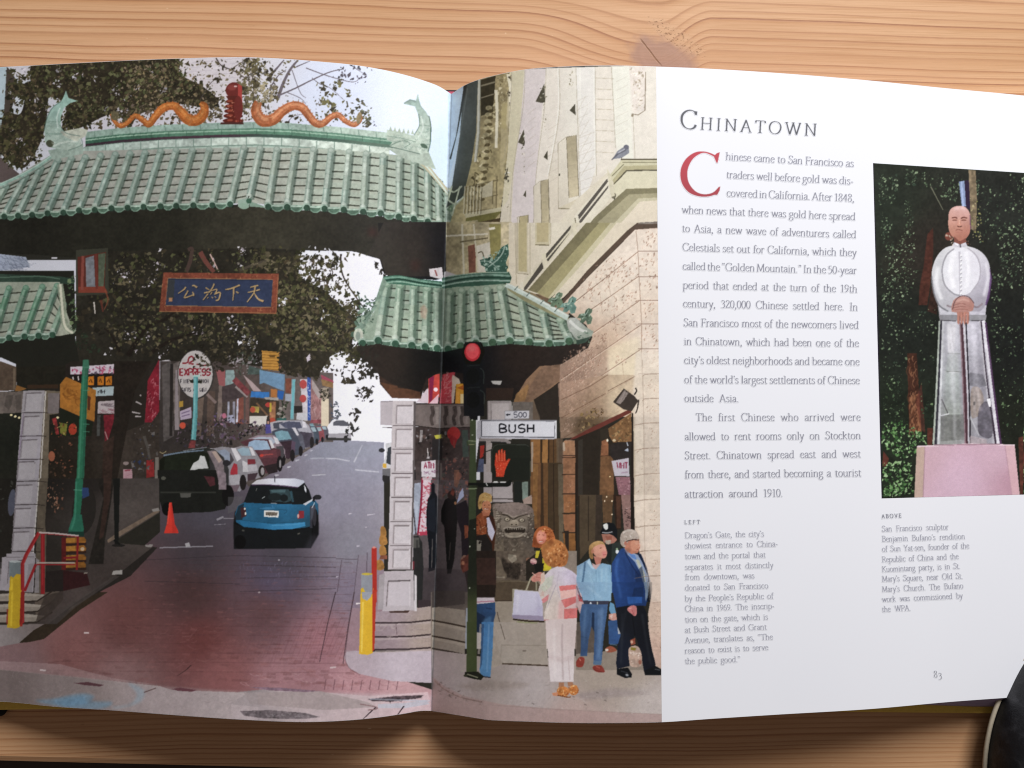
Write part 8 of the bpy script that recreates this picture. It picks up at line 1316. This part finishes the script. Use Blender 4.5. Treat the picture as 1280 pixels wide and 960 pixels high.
slab('spine', [(g1[0] - .0058, g1[1] + .004), (g1[0] + .0058, g1[1] + .004), (g0[0] + .0058, g0[1] + .0040), (g0[0] - .0058, g0[1] + .0040)], .001, .0050, SPN)
HB = plain('red_headband', (.42, .08, .12), .7, .2, .3, 1500.).m
slab('headband', [(g0[0] - .0045, g0[1] - .001), (g0[0] + .0045, g0[1] - .001), (g0[0] + .0045, g0[1] + .0018), (g0[0] - .0045, g0[1] + .0018)], .0052, g0[2] - .001, HB)
# ---- printing: every print is a thin sheet of ink that follows the paper
def sample(px, py):
    x = np.clip((px - CX0) * SS - .5, 0, CW * SS - 1.001); y = np.clip((py - CY0) * SS - .5, 0, CH * SS - 1.001)
    x0, y0 = x.astype(int), y.astype(int); fx, fy = (x - x0)[..., None], (y - y0)[..., None]
    A = PIC
    return (A[y0, x0] * (1 - fx) + A[y0, x0 + 1] * fx) * (1 - fy) + (A[y0 + 1, x0] * (1 - fx) + A[y0 + 1, x0 + 1] * fx) * fy
def print_sheet(name, side, parent, s0, s1, ns, nt):
    S_, T2 = np.meshgrid(np.linspace(s0, s1, ns), np.linspace(.0004, .9996, nt))
    T_ = ST_L if side == 'L' else ST_R
    px = S_ + herm(S_, T_, 3) * T2; py = herm(S_, T_, 1) + herm(S_, T_, 2) * T2
    px = np.where(px < 1, 2 - px, px)                     # beyond what the photograph shows the street simply goes on
    return link(name, sheet(S_, T2, side, 5e-5).reshape(-1, 3), grid_faces(ns, nt)[:, ::-1], INK, parent, True, ink_of(sample(px, py)).reshape(-1, 3))
PIC = CAN
def soften(A, k):
    B = np.pad(A, ((1, 1), (1, 1), (0, 0)), mode='edge'); H = B[:, :-2] * k + B[:, 1:-1] * (1 - 2 * k) + B[:, 2:] * k
    return H[:-2] * k + H[1:-1] * (1 - 2 * k) + H[2:] * k
PIC = soften(PIC, .2)
m_ = np.clip((PIC[..., 1:2] - np.maximum(PIC[..., 0:1], PIC[..., 2:3])) / .07, 0, 1); m_[(470 - CY0) * SS:] *= .5
PIC = PIC + m_ * .34 * (PIC.mean(2, keepdims=True) - PIC)                  # glazed greens as the print has them
g_ = PIC.mean(2, keepdims=True); PIC = g_ + (PIC - g_) * .92
r_ = np.random.RandomState(3); PIC = PIC * (1 + .022 * r_.randn(CH * SS, CW * SS, 1)) + .004 * r_.randn(CH * SS, CW * SS, 3)   # print grain
print_sheet('gate_photograph', 'L', left_page, -214.5, 564, 1060, 1130)
print_sheet('gate_photograph', 'R', right_page, 564, 820.2, 390, 1130)
def statue_print():
    nu, nv = 330, 600
    u, v = np.meshgrid(np.linspace(0, 1, nu), np.linspace(0, 1, nv))
    x = (1091.3 + u * 230) * (1 - v) + (1102 + u * 219) * v; y = (203.9 + u * 14.8) * (1 - v) + (623 - u * 6) * v
    s, t = locate(x, y, 'R'); xm = np.where(x > 1279, 1104 + (x - 1279) * .6, x)
    link('statue_photograph', sheet(s, t, 'R', 5e-5).reshape(-1, 3), grid_faces(nu, nv)[:, ::-1], INK, right_page, True, ink_of(sample(xm, y)).reshape(-1, 3))
statue_print()
INKS = {'drop_cap': ((.50, .030, .050), .95), 'title_text': ((.045, .048, .06), .92), 'body_text': ((.17, .17, .22), .9), 'caption_text': ((.2, .2, .26), .88), 'statue_caption_text': ((.2, .2, .26), .88), 'caption_heading': ((.12, .12, .16), .9), 'statue_caption_heading': ((.12, .12, .16), .9), 'page_number': ((.10, .10, .13), .9)}
for name, b in set_text().items():
    st = 2                                               # two cells per unit
    a = b.a.reshape(b.h * st, b.ss // st, b.w * st, b.ss // st).mean((1, 3)); a = soften(a[..., None], .12)[..., 0]
    H_, W_ = a.shape; need = a > .03; need[1:] |= need[:-1].copy(); need[:, 1:] |= need[:, :-1].copy(); need[:-1] |= need[1:].copy(); need[:, :-1] |= need[:, 1:].copy()
    cell = need[:-1, :-1] & need[1:, :-1] & need[1:, 1:] & need[:-1, 1:]
    jj, ii = np.nonzero(cell); idx = lambda j, i: j * W_ + i
    F = np.stack([idx(jj, ii), idx(jj + 1, ii), idx(jj + 1, ii + 1), idx(jj, ii + 1)], 1)
    used, inv = np.unique(F, return_inverse=True); F = inv.reshape(F.shape)
    y = b.y0 + (used // W_ + .5) / st; x = b.x0 + (used % W_ + .5) / st
    s, t = locate(x, y, 'R'); c, op = INKS[name]; al = (a.ravel()[used] * op)[:, None]
    if name == 'drop_cap': c = np.array(c) * (1 - .3 * ((y - 188) / 58)[:, None])
    link(name, sheet(s, t, 'R', 5e-5), F[:, ::-1], INK, right_page, True, PAPER_RGB * (1 - al) + np.array(c) * al)
# ---------------------------------------------------------------- black padded case at the lower right corner
def unproj(px, py, d): return EYE + d * (AXIS + (px - 640) / FPX * RIGHT + (480 - py) / FPX * UP)
def at_height(px, py, z):
    r = AXIS + (px - 640) / FPX * RIGHT + (480 - py) / FPX * UP
    return EYE + r * ((z - EYE[2]) / r[2])
def padded_case():
    edge = [(1296, 828), (1283, 847), (1272, 867), (1263, 885), (1255, 907), (1249.5, 930), (1246, 955), (1245, 985), (1247, 1020)]
    rim = smooth(np.array([at_height(x, y, .020)[:2] for x, y in edge]), False, 6)
    cen = np.array([.345, -.250]); ring = []
    a0 = math.atan2(*(rim[0] - cen)[::-1]); a1 = math.atan2(*(rim[-1] - cen)[::-1]); r0_ = np.hypot(*(rim[0] - cen)); r1_ = np.hypot(*(rim[-1] - cen))
    for k in range(1, 30):
        t = k / 30; a = a1 + (a0 + 2 * math.pi - a1 if a0 < a1 else a0 - a1) * t; r = r1_ + (r0_ - r1_) * t
        ring.append(cen + r * np.array([math.cos(a), math.sin(a)]))
    ring = np.concatenate([rim, np.array(ring)]); n = len(ring)
    V = []
    prof = [(.90, .0005), (.965, .004), (.995, .012), (1., .020), (.985, .030), (.94, .037), (.85, .042), (.70, .045), (.5, .0465), (.25, .0472)]
    for q, z in prof: V += [(*(cen + (p_ - cen) * q), z) for p_ in ring]
    F = [(j * n + i, j * n + (i + 1) % n, (j + 1) * n + (i + 1) % n, (j + 1) * n + i) for j in range(len(prof) - 1) for i in range(n)]
    F += [tuple((len(prof) - 1) * n + i for i in range(n)), tuple(range(n))[::-1]]
    m = Nodes('black_padded_cloth', .55, .35); co = m.new('ShaderNodeTexCoord').outputs['Object']
    f = m.noise(co, 140., 5., .65); w = m.noise(co, 1800., 2.)
    m.plug(m.b.inputs['Base Color'], m.mix(m.smooth(f, .45, .75), (.006, .006, .008), (.035, .035, .04))); m.bump(m.add(f, m.mul(w, .4)), .4, .0012)
    o = tag(link('padded_case', V, F, m.m), 'black rounded padded case with pale edge piping beside the lower right corner of the book', 'case')
    pip = plain('pale_piping', (.42, .36, .27), .6, .3, .2, 800.).m
    pv, pf, k = [], [], 8
    rr = [(*(cen + (q - cen) * 1.004), .0115) for q in ring]
    for i, q in enumerate(rr):
        d = np.array(rr[(i + 1) % n][:2]) - np.array(rr[i - 1][:2]); d /= np.hypot(*d); nn = np.array([d[1], -d[0]])
        for a in range(k): t = a * 2 * math.pi / k; pv.append((q[0] + nn[0] * .0011 * math.cos(t), q[1] + nn[1] * .0011 * math.cos(t), q[2] + .0011 * math.sin(t)))
    for i in range(n):
        for a in range(k): pf.append((i * k + a, i * k + (a + 1) % k, ((i + 1) % n) * k + (a + 1) % k, ((i + 1) % n) * k + a))
    link('piping', pv, pf, pip, o)
padded_case()
# a small dark tapered form, put in for an unidentified smudge by the left-hand page
def dark_item():
    q = [at_height(x, y, .003) for x, y in ((-60, 868), (-30, 876), (-8, 884), (8, 886))]
    bm = bmesh.new(); P_ = smooth(np.array(q), False, 5); n = len(P_); rings = []
    for i, c in enumerate(P_):
        w = .0042 * (1 if i < n - 3 else (.9, .7, .35)[i - n + 3]); h = .0022 * (1 if i < n - 3 else (.9, .7, .4)[i - n + 3]); d = P_[min(i + 1, n - 1)] - P_[max(i - 1, 0)]; d /= np.linalg.norm(d)
        rings.append([bm.verts.new((c[0] - d[1] * w * math.cos(a), c[1] + d[0] * w * math.cos(a), .0024 + h * math.sin(a))) for a in np.linspace(0, 2 * math.pi, 10, endpoint=False)])
    for a, b in zip(rings[:-1], rings[1:]):
        for j in range(10): bm.faces.new((a[j], a[(j + 1) % 10], b[(j + 1) % 10], b[j]))
    bm.faces.new(rings[-1]); bm.faces.new(rings[0][::-1]); bmesh.ops.recalc_face_normals(bm, faces=bm.faces)
    me = bpy.data.meshes.new('dark_end'); bm.to_mesh(me); bm.free(); me.materials.append(plain('black_webbing', (.008, .008, .009), .8, .2).m); me.polygons.foreach_set('use_smooth', np.ones(len(me.polygons), bool))
    o = bpy.data.objects.new('dark_end', me); C.objects.link(o); tag(o, 'small dark unidentified form at the lower edge of the left page', 'dark_item')
dark_item()
